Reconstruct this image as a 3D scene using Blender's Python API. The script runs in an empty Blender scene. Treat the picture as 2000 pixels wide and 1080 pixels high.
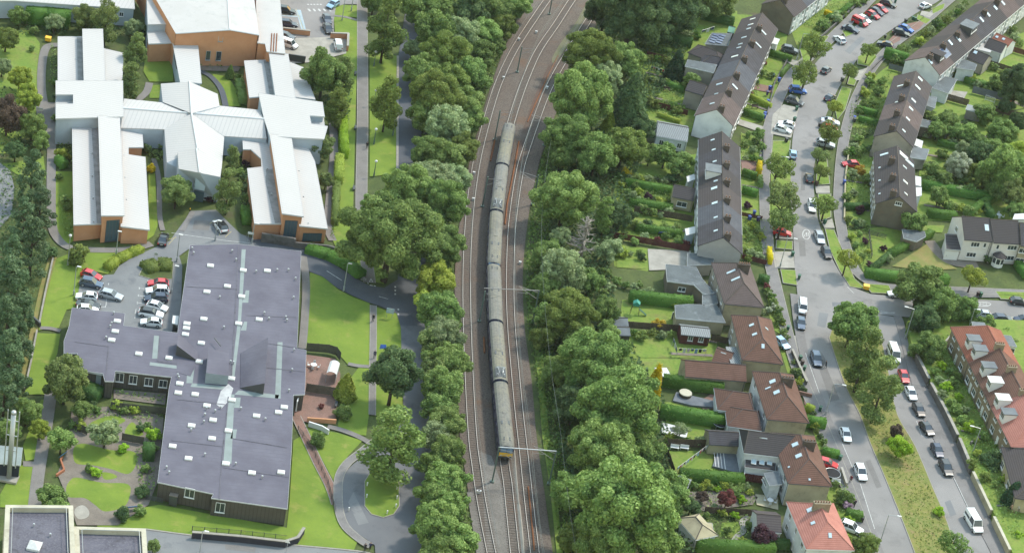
import bpy, math, random
import numpy as np
from mathutils import Vector, Matrix, Euler
from mathutils.geometry import tessellate_polygon
SC = bpy.context.scene
COL = SC.collection
rad = math.radians
CAM_P = np.array([0.0, -400.0, 248.095]); FPX = 4702.85; PITCH = rad(31.2552); ROLL = rad(11.4103)
_F = np.array([0, math.cos(PITCH), -math.sin(PITCH)]); _R = np.array([1.0, 0, 0]); _U = np.array([0, math.sin(PITCH), math.cos(PITCH)])
CR = math.cos(ROLL) * _R + math.sin(ROLL) * _U; CU = -math.sin(ROLL) * _R + math.cos(ROLL) * _U
cam = bpy.data.cameras.new('camera'); cam.sensor_width = 36.0; cam.lens = FPX / 2000 * 36; cam.clip_start = 1; cam.clip_end = 9000
camo = bpy.data.objects.new('camera', cam); COL.objects.link(camo)
M3 = Matrix((tuple(CR), tuple(CU), tuple(-_F))).transposed()
camo.matrix_world = Matrix.Translation(CAM_P) @ M3.to_4x4()
SC.camera = camo
SUN_EL = rad(52); SUN_AZ = rad(48)          # azimuth measured from +x towards +y
world = bpy.data.worlds.new('World'); SC.world = world; world.use_nodes = True
wn = world.node_tree.nodes; wl = world.node_tree.links
sky = wn.new('ShaderNodeTexSky'); sky.sky_type = 'NISHITA'; sky.sun_disc = False
sky.sun_elevation = SUN_EL; sky.sun_rotation = math.pi / 2 - SUN_AZ; sky.air_density = 2.8; sky.dust_density = 0.6; sky.ozone_density = 0.5
bg = wn['Background']; bg.inputs['Strength'].default_value = 0.15
wl.new(sky.outputs['Color'], bg.inputs['Color'])
sun = bpy.data.lights.new('sun', 'SUN'); sun.energy = 1.9; sun.angle = rad(6.0); sun.color = (1.0, 0.92, 0.79)
suno = bpy.data.objects.new('sun', sun); COL.objects.link(suno)
_sd = Vector((math.cos(SUN_EL) * math.cos(SUN_AZ), math.cos(SUN_EL) * math.sin(SUN_AZ), math.sin(SUN_EL)))
suno.rotation_euler = _sd.to_track_quat('Z', 'Y').to_euler(); suno.location = (200, 200, 300)
vs = SC.view_settings; vs.view_transform = 'Standard'; vs.look = 'None'; vs.exposure = 1.14; vs.gamma = 1.0; vs.use_curve_mapping = False
SC.render.engine = 'CYCLES'
SC.cycles.max_bounces = 5; SC.cycles.diffuse_bounces = 3; SC.cycles.transparent_max_bounces = 4
def ray(px, py):
 return _F + CR * ((px - 1000) / FPX) - CU * ((py - 540) / FPX)
def G(px, py, z=0.0):
 d = ray(px, py); t = (z - CAM_P[2]) / d[2]; p = CAM_P + d * t
 return Vector((p[0], p[1], z))
def on_plane(px, py, p0, n):
 d = ray(px, py); t = ((np.array(p0) - CAM_P) @ np.array(n)) / (d @ np.array(n)); return Vector(CAM_P + d * t)
def proj(P):
 v = np.array(P) - CAM_P; w = v @ _F
 return 1000 + FPX * (v @ CR) / w, 540 - FPX * (v @ CU) / w
def ppm(px, py):                     # pixels per metre across the view at a ground point
 p = G(px, py); a = proj(p); b = proj(p + Vector(CR)); return math.hypot(b[0] - a[0], b[1] - a[1])
def P2(pts, z=0.0): return [G(x, y, z) for x, y in pts]
def smooth(pts, n=6, closed=False):
 """Catmull-Rom through pixel points."""
 out = []; N = len(pts)
 rng = range(N if closed else N - 1)
 for i in rng:
  if closed: p0, p1, p2, p3 = pts[(i - 1) % N], pts[i], pts[(i + 1) % N], pts[(i + 2) % N]
  else: p0, p1, p2, p3 = pts[max(i - 1, 0)], pts[i], pts[i + 1], pts[min(i + 2, N - 1)]
  for k in range(n):
   t = k / n
   out.append(tuple(.5 * ((2 * p1[j]) + (-p0[j] + p2[j]) * t + (2 * p0[j] - 5 * p1[j] + 4 * p2[j] - p3[j]) * t * t + (-p0[j] + 3 * p1[j] - 3 * p2[j] + p3[j]) * t ** 3) for j in range(len(p1))))
 if not closed: out.append(tuple(pts[-1]))
 return out
ORD = ('first second third fourth fifth sixth seventh eighth ninth tenth eleventh twelfth thirteenth fourteenth fifteenth sixteenth seventeenth eighteenth '
       'nineteenth twentieth twenty-first twenty-second twenty-third twenty-fourth twenty-fifth twenty-sixth twenty-seventh twenty-eighth twenty-ninth thirtieth '
       'thirty-first thirty-second thirty-third thirty-fourth thirty-fifth thirty-sixth thirty-seventh thirty-eighth thirty-ninth fortieth '
       'forty-first forty-second forty-third forty-fourth forty-fifth forty-sixth forty-seventh forty-eighth').split()
def tag(o, label=None, cat=None, group=None, kind=None):
 if label: o['label'] = label
 if cat: o['category'] = cat
 if group: o['group'] = group
 if kind: o['kind'] = kind
 return o
def thing(name, loc, label, cat, group=None, rz=0.0):
 o = bpy.data.objects.new(name, None); o.empty_display_size = .5; o.location = loc; o.rotation_euler = (0, 0, rz); COL.objects.link(o)
 return tag(o, label, cat, group)
def inst(name, mesh, parent=None, loc=(0, 0, 0), rot=(0, 0, 0), scale=(1, 1, 1), mat=None):
 o = bpy.data.objects.new(name, mesh); COL.objects.link(o); o.location = loc; o.rotation_euler = rot; o.scale = scale
 if parent is not None: o.parent = parent
 if mat is not None and len(mesh.materials):
  o.material_slots[0].link = 'OBJECT'; o.material_slots[0].material = mat
 return o
class MB:
 def __init__(s): s.v = []; s.f = []; s.m = []
 def add(s, vs, fs, mi=0):
  b = len(s.v); s.v += [tuple(v) for v in vs]
  for f in fs: s.f.append(tuple(b + i for i in f)); s.m.append(mi)
 def box(s, c, d, rz=0.0, mi=0, M=None):
  x, y, z = d[0] / 2, d[1] / 2, d[2] / 2
  vs = [Vector(p) for p in ((-x, -y, -z), (x, -y, -z), (x, y, -z), (-x, y, -z), (-x, -y, z), (x, -y, z), (x, y, z), (-x, y, z))]
  R = Matrix.Rotation(rz, 3, 'Z') if M is None else M
  s.add([R @ v + Vector(c) for v in vs], [(0, 3, 2, 1), (4, 5, 6, 7), (0, 1, 5, 4), (1, 2, 6, 5), (2, 3, 7, 6), (3, 0, 4, 7)], mi)
 def prism(s, poly, z0, z1, mi=0, mt=None, bottom=False):
  """poly: list of (x,y) or (x,y,z); z1 may be a list."""
  n = len(poly); zz = z1 if isinstance(z1, (list, tuple)) else [z1] * n; z00 = z0 if isinstance(z0, (list, tuple)) else [z0] * n
  p2 = [Vector((p[0], p[1], 0)) for p in poly]
  area = sum(p2[i].x * p2[(i + 1) % n].y - p2[(i + 1) % n].x * p2[i].y for i in range(n))
  idx = list(range(n)) if area > 0 else list(range(n))[::-1]
  P = [p2[i] for i in idx]; zz = [zz[i] for i in idx]; z00 = [z00[i] for i in idx]
  vs = [(p.x, p.y, z00[i]) for i, p in enumerate(P)] + [(p.x, p.y, zz[i]) for i, p in enumerate(P)]
  s.add(vs, [(i, (i + 1) % n, n + (i + 1) % n, n + i) for i in range(n)], mi)
  tri = tessellate_polygon([P])
  tops = []
  for t in tri:
   a, b, c = (P[k] for k in t)
   t = tuple(t) if (b - a).cross(c - a).z > 0 else (t[0], t[2], t[1])
   tops.append(t)
  s.add([(p.x, p.y, zz[i]) for i, p in enumerate(P)], tops, mi if mt is None else mt)
  if bottom: s.add([(p.x, p.y, z00[i]) for i, p in enumerate(P)], [t[::-1] for t in tops], mi)
 def flat(s, poly, mi=0):
  P = [Vector(p) for p in poly]; tri = tessellate_polygon([[Vector((p.x, p.y, 0)) for p in P]])
  fs = []
  for t in tri:
   a, b, c = (P[k] for k in t)
   fs.append(tuple(t) if (b - a).cross(c - a).z > 0 else (t[0], t[2], t[1]))
  s.add(P, fs, mi)
 def tube(s, path, r, n=6, mi=0, cap=True):
  path = [Vector(p) for p in path]; rs = r if isinstance(r, (list, tuple)) else [r] * len(path)
  rings = []; up = Vector((0, 0, 1))
  for i, p in enumerate(path):
   t = (path[min(i + 1, len(path) - 1)] - path[max(i - 1, 0)])
   t = t.normalized() if t.length > 1e-9 else up
   a = t.cross(up if abs(t.z) < .95 else Vector((1, 0, 0))).normalized(); b = t.cross(a)
   rings.append([p + (a * math.cos(k * 2 * math.pi / n) + b * math.sin(k * 2 * math.pi / n)) * rs[i] for k in range(n)])
  vs = [v for q in rings for v in q]; fs = []
  for i in range(len(path) - 1):
   for k in range(n): fs.append((i * n + k, i * n + (k + 1) % n, (i + 1) * n + (k + 1) % n, (i + 1) * n + k))
  if cap: fs.append(tuple(range(n - 1, -1, -1))); fs.append(tuple(range((len(path) - 1) * n, len(path) * n)))
  s.add(vs, fs, mi)
 def strip(s, path, w, z, mi=0, off=0.0):
  """flat ribbon along a path."""
  path = [Vector((p[0], p[1], 0)) for p in path]; vs = []
  for i, p in enumerate(path):
   t = (path[min(i + 1, len(path) - 1)] - path[max(i - 1, 0)]); t.z = 0; t.normalize(); nrm = Vector((-t.y, t.x, 0))
   for k in (-1, 1): q = p + nrm * (off + k * w / 2); vs.append((q.x, q.y, z))
  s.add(vs, [(2 * i, 2 * i + 1, 2 * i + 3, 2 * i + 2)[::-1] for i in range(len(path) - 1)], mi)
 def mesh(s, name, mats, origin=None, smooth=False):
  me = bpy.data.meshes.new(name)
  vs = s.v if origin is None else [(v[0] - origin[0], v[1] - origin[1], v[2] - origin[2]) for v in s.v]
  me.from_pydata(vs, [], s.f)
  for m in (mats if isinstance(mats, (list, tuple)) else [mats]): me.materials.append(m)
  if any(s.m): me.polygons.foreach_set('material_index', s.m)
  if smooth: me.polygons.foreach_set('use_smooth', [True] * len(s.f))
  me.update(); return me
 def build(s, name, mats, parent=None, origin=None, smooth=False, loc=None):
  """loc given: verts are world coordinates, the object sits at loc (top-level). origin: subtract only (verts relative to a parent Empty)."""
  me = s.mesh(name, mats, loc if loc is not None else origin, smooth)
  return inst(name, me, parent, loc if loc is not None else (0, 0, 0))
def offset(poly, d):
 """outward offset of a simple polygon of (x,y)."""
 n = len(poly); P = [Vector((p[0], p[1])) for p in poly]
 area = sum(P[i].x * P[(i + 1) % n].y - P[(i + 1) % n].x * P[i].y for i in range(n)); sg = 1 if area > 0 else -1
 out = []
 for i in range(n):
  a = (P[i] - P[i - 1]).normalized(); b = (P[(i + 1) % n] - P[i]).normalized()
  na = Vector((a.y, -a.x)) * sg; nb = Vector((b.y, -b.x)) * sg
  m = na + nb
  if m.length < .3: m = na
  else: m = m / max(.35, (1 + na.dot(nb)))
  out.append(P[i] + m * d)
 return out
def lin(h, k=1.0):
 h = h.lstrip('#'); c = []
 for i in (0, 2, 4):
  v = int(h[i:i + 2], 16) / 255; c.append((v / 12.92 if v <= .04045 else ((v + .055) / 1.055) ** 2.4) * k)
 return (c[0], c[1], c[2], 1.0)
def _nt(name):
 m = bpy.data.materials.new(name); m.use_nodes = True; nt = m.node_tree; return m, nt, nt.nodes, nt.links, nt.nodes['Principled BSDF']
def mix(nt, fac, a, b, blend='MIX'):
 n = nt.nodes.new('ShaderNodeMix'); n.data_type = 'RGBA'; n.blend_type = blend
 for s, v in ((n.inputs['Factor'], fac), (n.inputs['A'], a), (n.inputs['B'], b)):
  if hasattr(v, 'default_value') or hasattr(v, 'is_linked'): nt.links.new(v, s)
  else: s.default_value = v
 return n.outputs['Result']
def noise(nt, scale, detail=3, rough=.55, coord=None, vec=None):
 n = nt.nodes.new('ShaderNodeTexNoise'); n.inputs['Scale'].default_value = scale; n.inputs['Detail'].default_value = detail; n.inputs['Roughness'].default_value = rough
 nt.links.new(coord, n.inputs['Vector']); return n.outputs['Fac']
def ramp(nt, fac, lo, hi, a=(0, 0, 0, 1), b=(1, 1, 1, 1)):
 r = nt.nodes.new('ShaderNodeValToRGB'); r.color_ramp.elements[0].position = lo; r.color_ramp.elements[1].position = hi
 r.color_ramp.elements[0].color = a; r.color_ramp.elements[1].color = b; nt.links.new(fac, r.inputs['Fac']); return r.outputs['Color']
def coords(nt):
 g = nt.nodes.new('ShaderNodeNewGeometry'); return g.outputs['Position']
MATS = {}
def surf(name, c, c2=None, scale=1.0, rough=.85, fine=None, cf=None, spec=.3, bump=0.0, bscale=8.0, metal=0.0, stain=None, cstain=None, lo=.35, hi=.65):
 """two-tone blotchy surface in world space with optional fine speckle and stains."""
 m, nt, N, L, b = _nt(name); co = coords(nt)
 col = c
 if c2: col = mix(nt, ramp(nt, noise(nt, scale, 4, .6, co), lo, hi), c, c2)
 if fine: col = mix(nt, ramp(nt, noise(nt, fine, 2, .7, co), .45, .75), col, cf)
 if stain: col = mix(nt, ramp(nt, noise(nt, stain, 5, .7, co), .55, .72), col, cstain)
 if isinstance(col, tuple): b.inputs['Base Color'].default_value = col
 else: L.new(col, b.inputs['Base Color'])
 b.inputs['Roughness'].default_value = rough; b.inputs['Metallic'].default_value = metal; b.inputs['Specular IOR Level'].default_value = spec
 if bump:
  bn = N.new('ShaderNodeBump'); bn.inputs['Strength'].default_value = bump; bn.inputs['Distance'].default_value = .1
  L.new(noise(nt, bscale, 4, .7, co), bn.inputs['Height']); L.new(bn.outputs['Normal'], b.inputs['Normal'])
 MATS[name] = m; return m
def stripes(name, c, c2, axis='Z', period=.3, duty=.15, rough=.8, spec=.3, blot=.25, cb=None, dirn=None, bump=.0, metal=0.0, objspace=False):
 """fine lines (tile courses, sheet ribs, boards) plus weathering; lines run where axis coordinate is constant."""
 m, nt, N, L, b = _nt(name)
 if objspace: t = N.new('ShaderNodeTexCoord'); co = t.outputs['Object']
 else: co = coords(nt)
 if dirn is None: dirn = {'X': (1, 0, 0), 'Y': (0, 1, 0), 'Z': (0, 0, 1)}[axis]
 d = N.new('ShaderNodeVectorMath'); d.operation = 'DOT_PRODUCT'; L.new(co, d.inputs[0]); d.inputs[1].default_value = dirn
 q = N.new('ShaderNodeMath'); q.operation = 'DIVIDE'; L.new(d.outputs['Value'], q.inputs[0]); q.inputs[1].default_value = period
 fr = N.new('ShaderNodeMath'); fr.operation = 'FRACT'; L.new(q.outputs[0], fr.inputs[0])
 lt = N.new('ShaderNodeMath'); lt.operation = 'LESS_THAN'; L.new(fr.outputs[0], lt.inputs[0]); lt.inputs[1].default_value = duty
 base = mix(nt, ramp(nt, noise(nt, blot, 5, .65, co), .35, .7), c, cb or c)
 base = mix(nt, ramp(nt, noise(nt, 3.0, 3, .7, co), .4, .8), base, mix(nt, .35, base, c2))
 L.new(mix(nt, lt.outputs[0], base, c2), b.inputs['Base Color'])
 b.inputs['Roughness'].default_value = rough; b.inputs['Specular IOR Level'].default_value = spec; b.inputs['Metallic'].default_value = metal
 MATS[name] = m; return m
def leafmat(name, dark, mid, light, trans=.25):
 m, nt, N, L, b = _nt(name)
 a = N.new('ShaderNodeAttribute'); a.attribute_name = 'tint'
 oi = N.new('ShaderNodeObjectInfo')
 r = N.new('ShaderNodeValToRGB'); e = r.color_ramp.elements; e[0].position = 0.0; e[0].color = dark; e[1].position = 1.0; e[1].color = light
 k = r.color_ramp.elements.new(.5); k.color = mid
 L.new(a.outputs['Fac'], r.inputs['Fac'])
 hs = N.new('ShaderNodeHueSaturation'); hs.inputs['Saturation'].default_value = 1.06; L.new(r.outputs['Color'], hs.inputs['Color'])
 mr = N.new('ShaderNodeMapRange'); L.new(oi.outputs['Random'], mr.inputs['Value']); mr.inputs['To Min'].default_value = .492; mr.inputs['To Max'].default_value = .508
 L.new(mr.outputs[0], hs.inputs['Hue'])
 mv = N.new('ShaderNodeMapRange'); L.new(oi.outputs['Random'], mv.inputs['Value']); mv.inputs['To Min'].default_value = .85; mv.inputs['To Max'].default_value = 1.18
 L.new(mv.outputs[0], hs.inputs['Value'])
 L.new(hs.outputs['Color'], b.inputs['Base Color']); b.inputs['Roughness'].default_value = .65; b.inputs['Specular IOR Level'].default_value = .2
 tr = N.new('ShaderNodeBsdfTranslucent'); L.new(hs.outputs['Color'], tr.inputs['Color'])
 mx = N.new('ShaderNodeMixShader'); mx.inputs[0].default_value = trans; L.new(b.outputs[0], mx.inputs[1]); L.new(tr.outputs[0], mx.inputs[2])
 L.new(mx.outputs[0], N['Material Output'].inputs['Surface']); MATS[name] = m; return m
def paint(name, c, rough=.35, metal=0.0, spec=.5, coat=0.0):
 m, nt, N, L, b = _nt(name); b.inputs['Base Color'].default_value = c; b.inputs['Roughness'].default_value = rough
 b.inputs['Metallic'].default_value = metal; b.inputs['Specular IOR Level'].default_value = spec; b.inputs['Coat Weight'].default_value = coat
 MATS[name] = m; return m
K = .62    # sunlit picture colour -> surface colour
GROUND = surf('ground_soil_grass', lin('586a34', .5), lin('6c7a3e', .52), .25, fine=2.5, cf=lin('4d5a2c', .5), stain=.12, cstain=lin('6f6650', .5))
LAWN = surf('lawn_grass', lin('94ac40', .52), lin('809c38', .49), .14, fine=1.3, cf=lin('8aa440', .52), stain=.3, cstain=lin('aaac58', .52), rough=.9, lo=.38, hi=.62, bump=.3, bscale=20)
LAWN2 = surf('garden_grass', lin('84a240', .53), lin('9caa50', .53), .3, fine=1.5, cf=lin('74923a', .52), stain=.3, cstain=lin('8f8d55', .5), rough=.9)
MEADOW = surf('meadow_grass', lin('98984f', .55), lin('82904a', .55), .18, fine=1.2, cf=lin('ab9f66', .55), stain=.25, cstain=lin('a58f64', .55), rough=.95, bump=.5, bscale=6)
DRYGRASS = surf('dry_grass', lin('b0a165', .5), lin('8f9a50', .5), .3, fine=2, cf=lin('a08f5c', .5), rough=.95)
ASPHALT = surf('asphalt_street', lin('a9a5a3', .6), lin('989593', .57), .07, fine=5, cf=lin('9a9692', .57), stain=.16, cstain=lin('8a8785', .55), rough=.9)
ASPHALT_D = surf('asphalt_dark', lin('6d7179', .5), lin('5f646d', .5), .15, fine=5, cf=lin('777a80', .5), stain=.2, cstain=lin('7d7f83', .5), rough=.88)
ASPHALT_L = surf('asphalt_yard', lin('9d9e9e', .55), lin('8c8e91', .53), .13, fine=5, cf=lin('8f9192', .55), stain=.22, cstain=lin('797c82', .5), rough=.9)
PAVE = surf('pavement_asphalt', lin('9e9a98', .53), lin('8e8a88', .52), .3, fine=5, cf=lin('a5a19e', .53), rough=.92, stain=.25, cstain=lin('82807e', .5))
PATH = surf('path_asphalt', lin('9a9490', .55), lin('89847f', .53), .3, fine=5, cf=lin('a39e98', .55), rough=.92)
KERB = surf('kerb_concrete', lin('b3aea4', .6), lin('a09a90', .6), 1.2, rough=.9)
CONC = surf('concrete_slabs', lin('c2bdb2', .6), lin('aba69c', .58), .5, fine=4, cf=lin('b5b0a5', .6), rough=.9)
BRICKPAVE = surf('brick_paving', lin('a57f72', .55), lin('8e7368', .53), .5, fine=5, cf=lin('b39284', .55), rough=.92)
TANPAVE = surf('tan_paving', lin('8f857b', .55), lin('a2978a', .55), .5, fine=4, cf=lin('7d746c', .55), rough=.92)
BALLAST = surf('railway_ballast', lin('7e6f64', .5), lin('8d8278', .5), .05, fine=3.0, cf=lin('5c5049', .48), stain=.09, cstain=lin('8a6a54', .5), rough=.95, bump=.6, bscale=5)
BALLAST_P = surf('pale_ballast', lin('a09a92', .52), lin('8a837c', .52), .2, fine=4, cf=lin('74706a', .5), rough=.95, bump=.5, bscale=5)
CESS = surf('cess_gravel', lin('6a625f', .5), lin('77706c', .5), .15, fine=3, cf=lin('585250', .5), rough=.95)
RAIL = paint('rail_steel', lin('cfc8be', .72), .4, .2)
RUST = surf('rusty_steel', lin('b0714a', .55), lin('94603f', .55), 1.5, rough=.85)
SLEEPER = surf('sleeper_concrete', lin('82786f', .5), lin('726860', .5), .2, fine=3, cf=lin('8a8279', .5), rough=.95)
ROOFW = stripes('white_sheet_roof', (.405, .39, .378, 1), (.345, .34, .335, 1), 'Y', .85, .2, .8, .06, .12, (.42, .405, .395, 1))
ROOFW2 = stripes('white_cross_roof', (.41, .395, .383, 1), (.35, .345, .34, 1), 'X', .85, .2, .8, .06, .12, (.425, .41, .40, 1))
ROOFW3 = surf('white_flat_membrane', (.39, .377, .365, 1), (.415, .40, .39, 1), .2, rough=.85, spec=.06, stain=.35, cstain=(.33, .33, .32, 1))
FASCIA = paint('white_metal_trim', (.46, .475, .49, 1), .5)
BRICK = stripes('buff_brick', lin('dba37c', .72), lin('c9977a', .66), 'Z', .15, .2, .9, .1, .5, lin('d0966e', .7))
RENDERB = surf('pale_blue_render', lin('bcc8d3', .72), lin('b0bdc9', .7), .3, rough=.85)
_fd = (G(588, 491, 3.6) - G(465, 477, 3.6)).normalized()
FELT = stripes('roof_felt', lin('8b8997', .5), lin('7d7b88', .5), None, 1.0, .1, .85, .12, .16, lin('757280', .48), dirn=(-_fd.y, _fd.x, 0))
FELT2 = surf('roof_felt_worn', lin('7f7d8a', .5), lin('6d6b78', .5), .4, fine=3, cf=lin('918e96', .5), stain=.5, cstain=lin('5c5a60', .45), rough=.85)
GREENSTRIP = surf('pale_green_walkway', lin('a9b5b4', .52), lin('9faba9', .5), .5, rough=.8)
BOARD = stripes('dark_cladding', lin('7f7a72', .42), lin('5d5850', .4), None, .62, .1, .85, .2, .5, lin('756f66', .42), dirn=(.94, .34, 0))
CREAM = surf('cream_parapet', lin('d8d2bd', .62), lin('c9c3ae', .6), .5, rough=.85, stain=.8, cstain=lin('b5ae9a', .62))
GLASS = paint('window_glass', (.035, .045, .055, 1), .08, 0, .8)
GLASSB = paint('blue_door_glass', (.05, .085, .11, 1), .15, 0, .7); SCREEN = paint('cab_glass', (.12, .22, .34, 1), .1, 0, .8)  # cab glass has the sky's blue reflection painted into its colour
GLASSP = paint('pale_rooflight', (.42, .52, .58, 1), .15, 0, .7)
WHITE = paint('white_paint', (.62, .62, .61, 1), .5)
WHITEP = surf('white_plastic', (.56, .56, .55, 1), (.48, .48, .47, 1), 2, rough=.5)
HARL = surf('white_harling', lin('dfe3e4', .78), lin('cfd4d7', .74), .4, rough=.92, stain=.4, cstain=lin('c3c6c6', .68))
GREYH = surf('grey_harling', lin('bfb8ab', .6), lin('a9a399', .58), .3, rough=.92, stain=.3, cstain=lin('978f84', .55))
CREAMH = surf('cream_harling', lin('c9bf9f', .6), lin('b7ad8f', .58), .4, rough=.92, stain=.4, cstain=lin('a69c82', .55))
DARKH = surf('weathered_harling', lin('8f8676', .55), lin('7d7468', .53), .3, rough=.92, stain=.25, cstain=lin('9a7f68', .52))
STONE = stripes('sandstone', lin('b7a68a', .55), lin('8e8270', .5), 'Z', .4, .12, .9, .2, .8, lin('a08f77', .53))
def tiles(name, c, c2, cb): return stripes(name, tuple(q * .95 for q in c[:3]) + (1,), tuple(q * .9 for q in c2[:3]) + (1,), 'Z', .21, .25, .9, .08, .5, tuple(q * .8 for q in cb[:3]) + (1,), objspace=True)
TILE_BR = tiles('brown_tiles', lin('797273', .5), lin('625b5c', .47), lin('7e7572', .5))
TILE_BR2 = tiles('dark_brown_tiles', lin('6e6a6c', .48), lin('585456', .45), lin('746f6e', .48))
TILE_GR = tiles('grey_tiles', lin('77757b', .48), lin('5c5a60', .45), lin('6d6a6c', .48))
TILE_GR2 = tiles('slate_grey_tiles', lin('84868e', .48), lin('6c6e76', .46), lin('7b7d85', .48))
TILE_PK = tiles('pinkish_tiles', lin('918280', .5), lin('7a6c6a', .47), lin('887a76', .5))
TILE_RB = tiles('red_brown_tiles', lin('967468', .58), lin('755a50', .52), lin('8b6d60', .57))
TILE_RD = tiles('red_tiles', lin('c68c80', .8), lin('ab7266', .72), lin('bd8378', .78))
TILE_OR = tiles('orange_red_tiles', lin('be7f6c', .58), lin('a06a58', .52), lin('b57664', .57))
BITUM = surf('bitumen_flat_roof', lin('7b8487', .45), lin('6a7276', .43), .35, rough=.75, stain=.5, cstain=lin('8f999d', .52), fine=2, cf=lin('757f85', .5))
CORRUG = stripes('corrugated_sheet', lin('a9b0b2', .55), lin('7d8486', .48), None, .4, .35, .5, .4, .5, lin('99a1a4', .55), dirn=(.9, .43, 0))
WOOD = surf('fence_wood', lin('7a6a5b', .48), lin('67594d', .46), .8, fine=3, cf=lin('857667', .48), rough=.9)
WOODR = surf('red_brown_fence', lin('7e4a44', .5), lin('6b403b', .48), .8, rough=.9)
WOODG = surf('grey_green_fence', lin('77776a', .48), lin('646459', .46), .8, rough=.9)
DECK = surf('grey_decking', lin('8f959c', .5), lin('7f858c', .5), 1.0, rough=.85)
BLACK = paint('black_rubber', (.018, .018, .02, 1), .8, 0, .2)
DARKM = paint('dark_metal', (.07, .075, .08, 1), .5, .3)
GREYM = paint('galvanised_metal', (.38, .40, .41, 1), .45, .5)
GREENM = paint('green_mast', (.10, .14, .12, 1), .6, .2)
WIRE = paint('copper_wire', (.30, .34, .31, 1), .5, .3)
MARK = surf('road_marking', lin('dcdcd8', .7), lin('b9b9b6', .62), 2, rough=.8)
MARKB = surf('blue_marking', lin('9fc0d6', .6), lin('c9d2d2', .62), 2, rough=.8)
MARKY = surf('yellow_marking', lin('d8c98f', .6), lin('c0b27e', .55), 2, rough=.8)
WET = paint('wet_asphalt', (.075, .075, .08, 1), .3, 0, .5)
BARK = surf('bark', lin('5b5045', .4), lin('6d6153', .45), 2, rough=.95)
BARKD = surf('dead_wood', lin('aaa298', .62), lin('8e877e', .58), 2, rough=.95)
CHIMB = surf('chimney_brick', lin('82776f', .44), lin('6c645e', .42), 1.0, rough=.92)
CHIMR = surf('chimney_render', lin('b9ab92', .55), lin('a3957f', .52), 1.0, rough=.92)
POT = paint('chimney_pot_clay', lin('a8806a', .5), .8)
SOLAR = stripes('solar_cells', lin('6f7ba0', .45), lin('aab4cc', .5), 'Z', .5, .06, .2, .6, .5)
SLATE = surf('grey_lead', lin('8c9499', .5), lin('7a8288', .48), .6, rough=.7)
def LM(n, d, m, l, k=.5, t=.38): return leafmat(n, lin(d, k), lin(m, k), lin(l, k), t)
LF = dict(
 green=LM('leaf_green', '52693a', '6f864c', '9aad6c', 0.97), mid=LM('leaf_mid', '5d7440', '7c9354', 'a6b874', 0.97), dark=LM('leaf_dark', '42583a', '586f48', '788c5e', 0.89),
 pale=LM('leaf_pale', '6f8258', '8f9f72', 'b3bf92', 0.94), yellow=LM('leaf_yellow', '75863c', '97a64c', 'c0c86c', 0.94), olive=LM('leaf_olive', '5a6a38', '748446', '98a460', 0.92),
 lime=LM('leaf_lime', '759c34', '97bb44', 'bad65e', 0.89), birch=LM('leaf_birch', '5a6c42', '778852', 'a0ac70', 0.94), pine=LM('leaf_pine', '435a3c', '5a7050', '7c8e6c', 1.07),
 fir=LM('leaf_fir', '2c4430', '3e583c', '587252', 0.84), gold=LM('leaf_gold', 'b8a82c', 'd8c640', 'eede68', .85), copper=LM('leaf_copper', '4f4642', '67584e', '847262', 0.79),
 purple=LM('leaf_purple', '3e2c36', '543a44', '6e4c54', 0.79), red=LM('leaf_red', '6a3e40', '84504e', '9c6862', 0.79), white=LM('leaf_blossom', '7a8a68', 'b0b89c', 'd8dcc8', 0.94),
 hedge=LM('leaf_hedge', '4a6a2e', '608440', '80a052', 0.92), hedged=LM('leaf_hedge_dark', '3c5a30', '506f3c', '6b8a50', 0.84), orange=LM('leaf_orange', '9a8030', 'b89a44', 'd0b45c', 0.84), blossom=LM('leaf_pinkish', '7c6e78', 'a0889a', 'c4aab8', 0.84),
 under=LM('leaf_undergrowth', '4f6634', '698044', '8fa45e', 0.92))
# ================================================================== SETTING: ground, roads, paths
def sheet(name, pts, z, mat, sm=False, closed_n=5):
 if sm: pts = smooth(pts, closed_n, True)
 mb = MB(); mb.flat(P2(pts, z)); return tag(mb.build(name, mat), kind='structure')
def slab(name, pts, z, mat, z0=-.04, kerb=None, sm=False):
 if sm: pts = smooth(pts, 5, True)
 mb = MB(); mb.prism(P2(pts, 0), z0, z, 0, 0); o = tag(mb.build(name, mat), kind='structure')
 if kerb:
  m2 = MB(); P = [(p.x, p.y) for p in P2(pts, 0)]; O = offset(P, .14)
  n = len(P)
  for i in range(n):
   j = (i + 1) % n; m2.prism([P[i], P[j], O[j], O[i]], z0, z + .012)
  k = m2.build('kerb', KERB, o)
 return o
def ribbon(name, pts, w, z, mat, n=6, z0=-.04, solid=True, edge=None):
 pts = smooth(pts, n); path = P2(pts, 0); L = []; R = []
 for i, p in enumerate(path):
  t = path[min(i + 1, len(path) - 1)] - path[max(i - 1, 0)]; t.normalize(); q = Vector((-t.y, t.x, 0)) * w / 2; L.append(p + q); R.append(p - q)
 mb = MB()
 for i in range(len(path) - 1):
  a, b, c, d = R[i], R[i + 1], L[i + 1], L[i]
  mb.add([(v.x, v.y, z) for v in (a, b, c, d)], [(0, 1, 2, 3)])
  if solid:
   for u, v in ((a, b), (c, d)): mb.add([(u.x, u.y, z0), (v.x, v.y, z0), (v.x, v.y, z), (u.x, u.y, z)], [(0, 1, 2, 3)])
 o = tag(mb.build(name, mat), kind='structure')
 if edge:
  for S in (L, R):
   m2 = MB(); m2.strip(S, .14, z + .012); m2.build('kerb', KERB, o)
 return o
g = MB(); g.add([(-2500, -2500, -.2), (2500, -2500, -.2), (2500, 3500, -.2), (-2500, 3500, -.2)], [(0, 1, 2, 3)]); tag(g.build('ground', GROUND), kind='structure')
LZ = -.07
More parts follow.
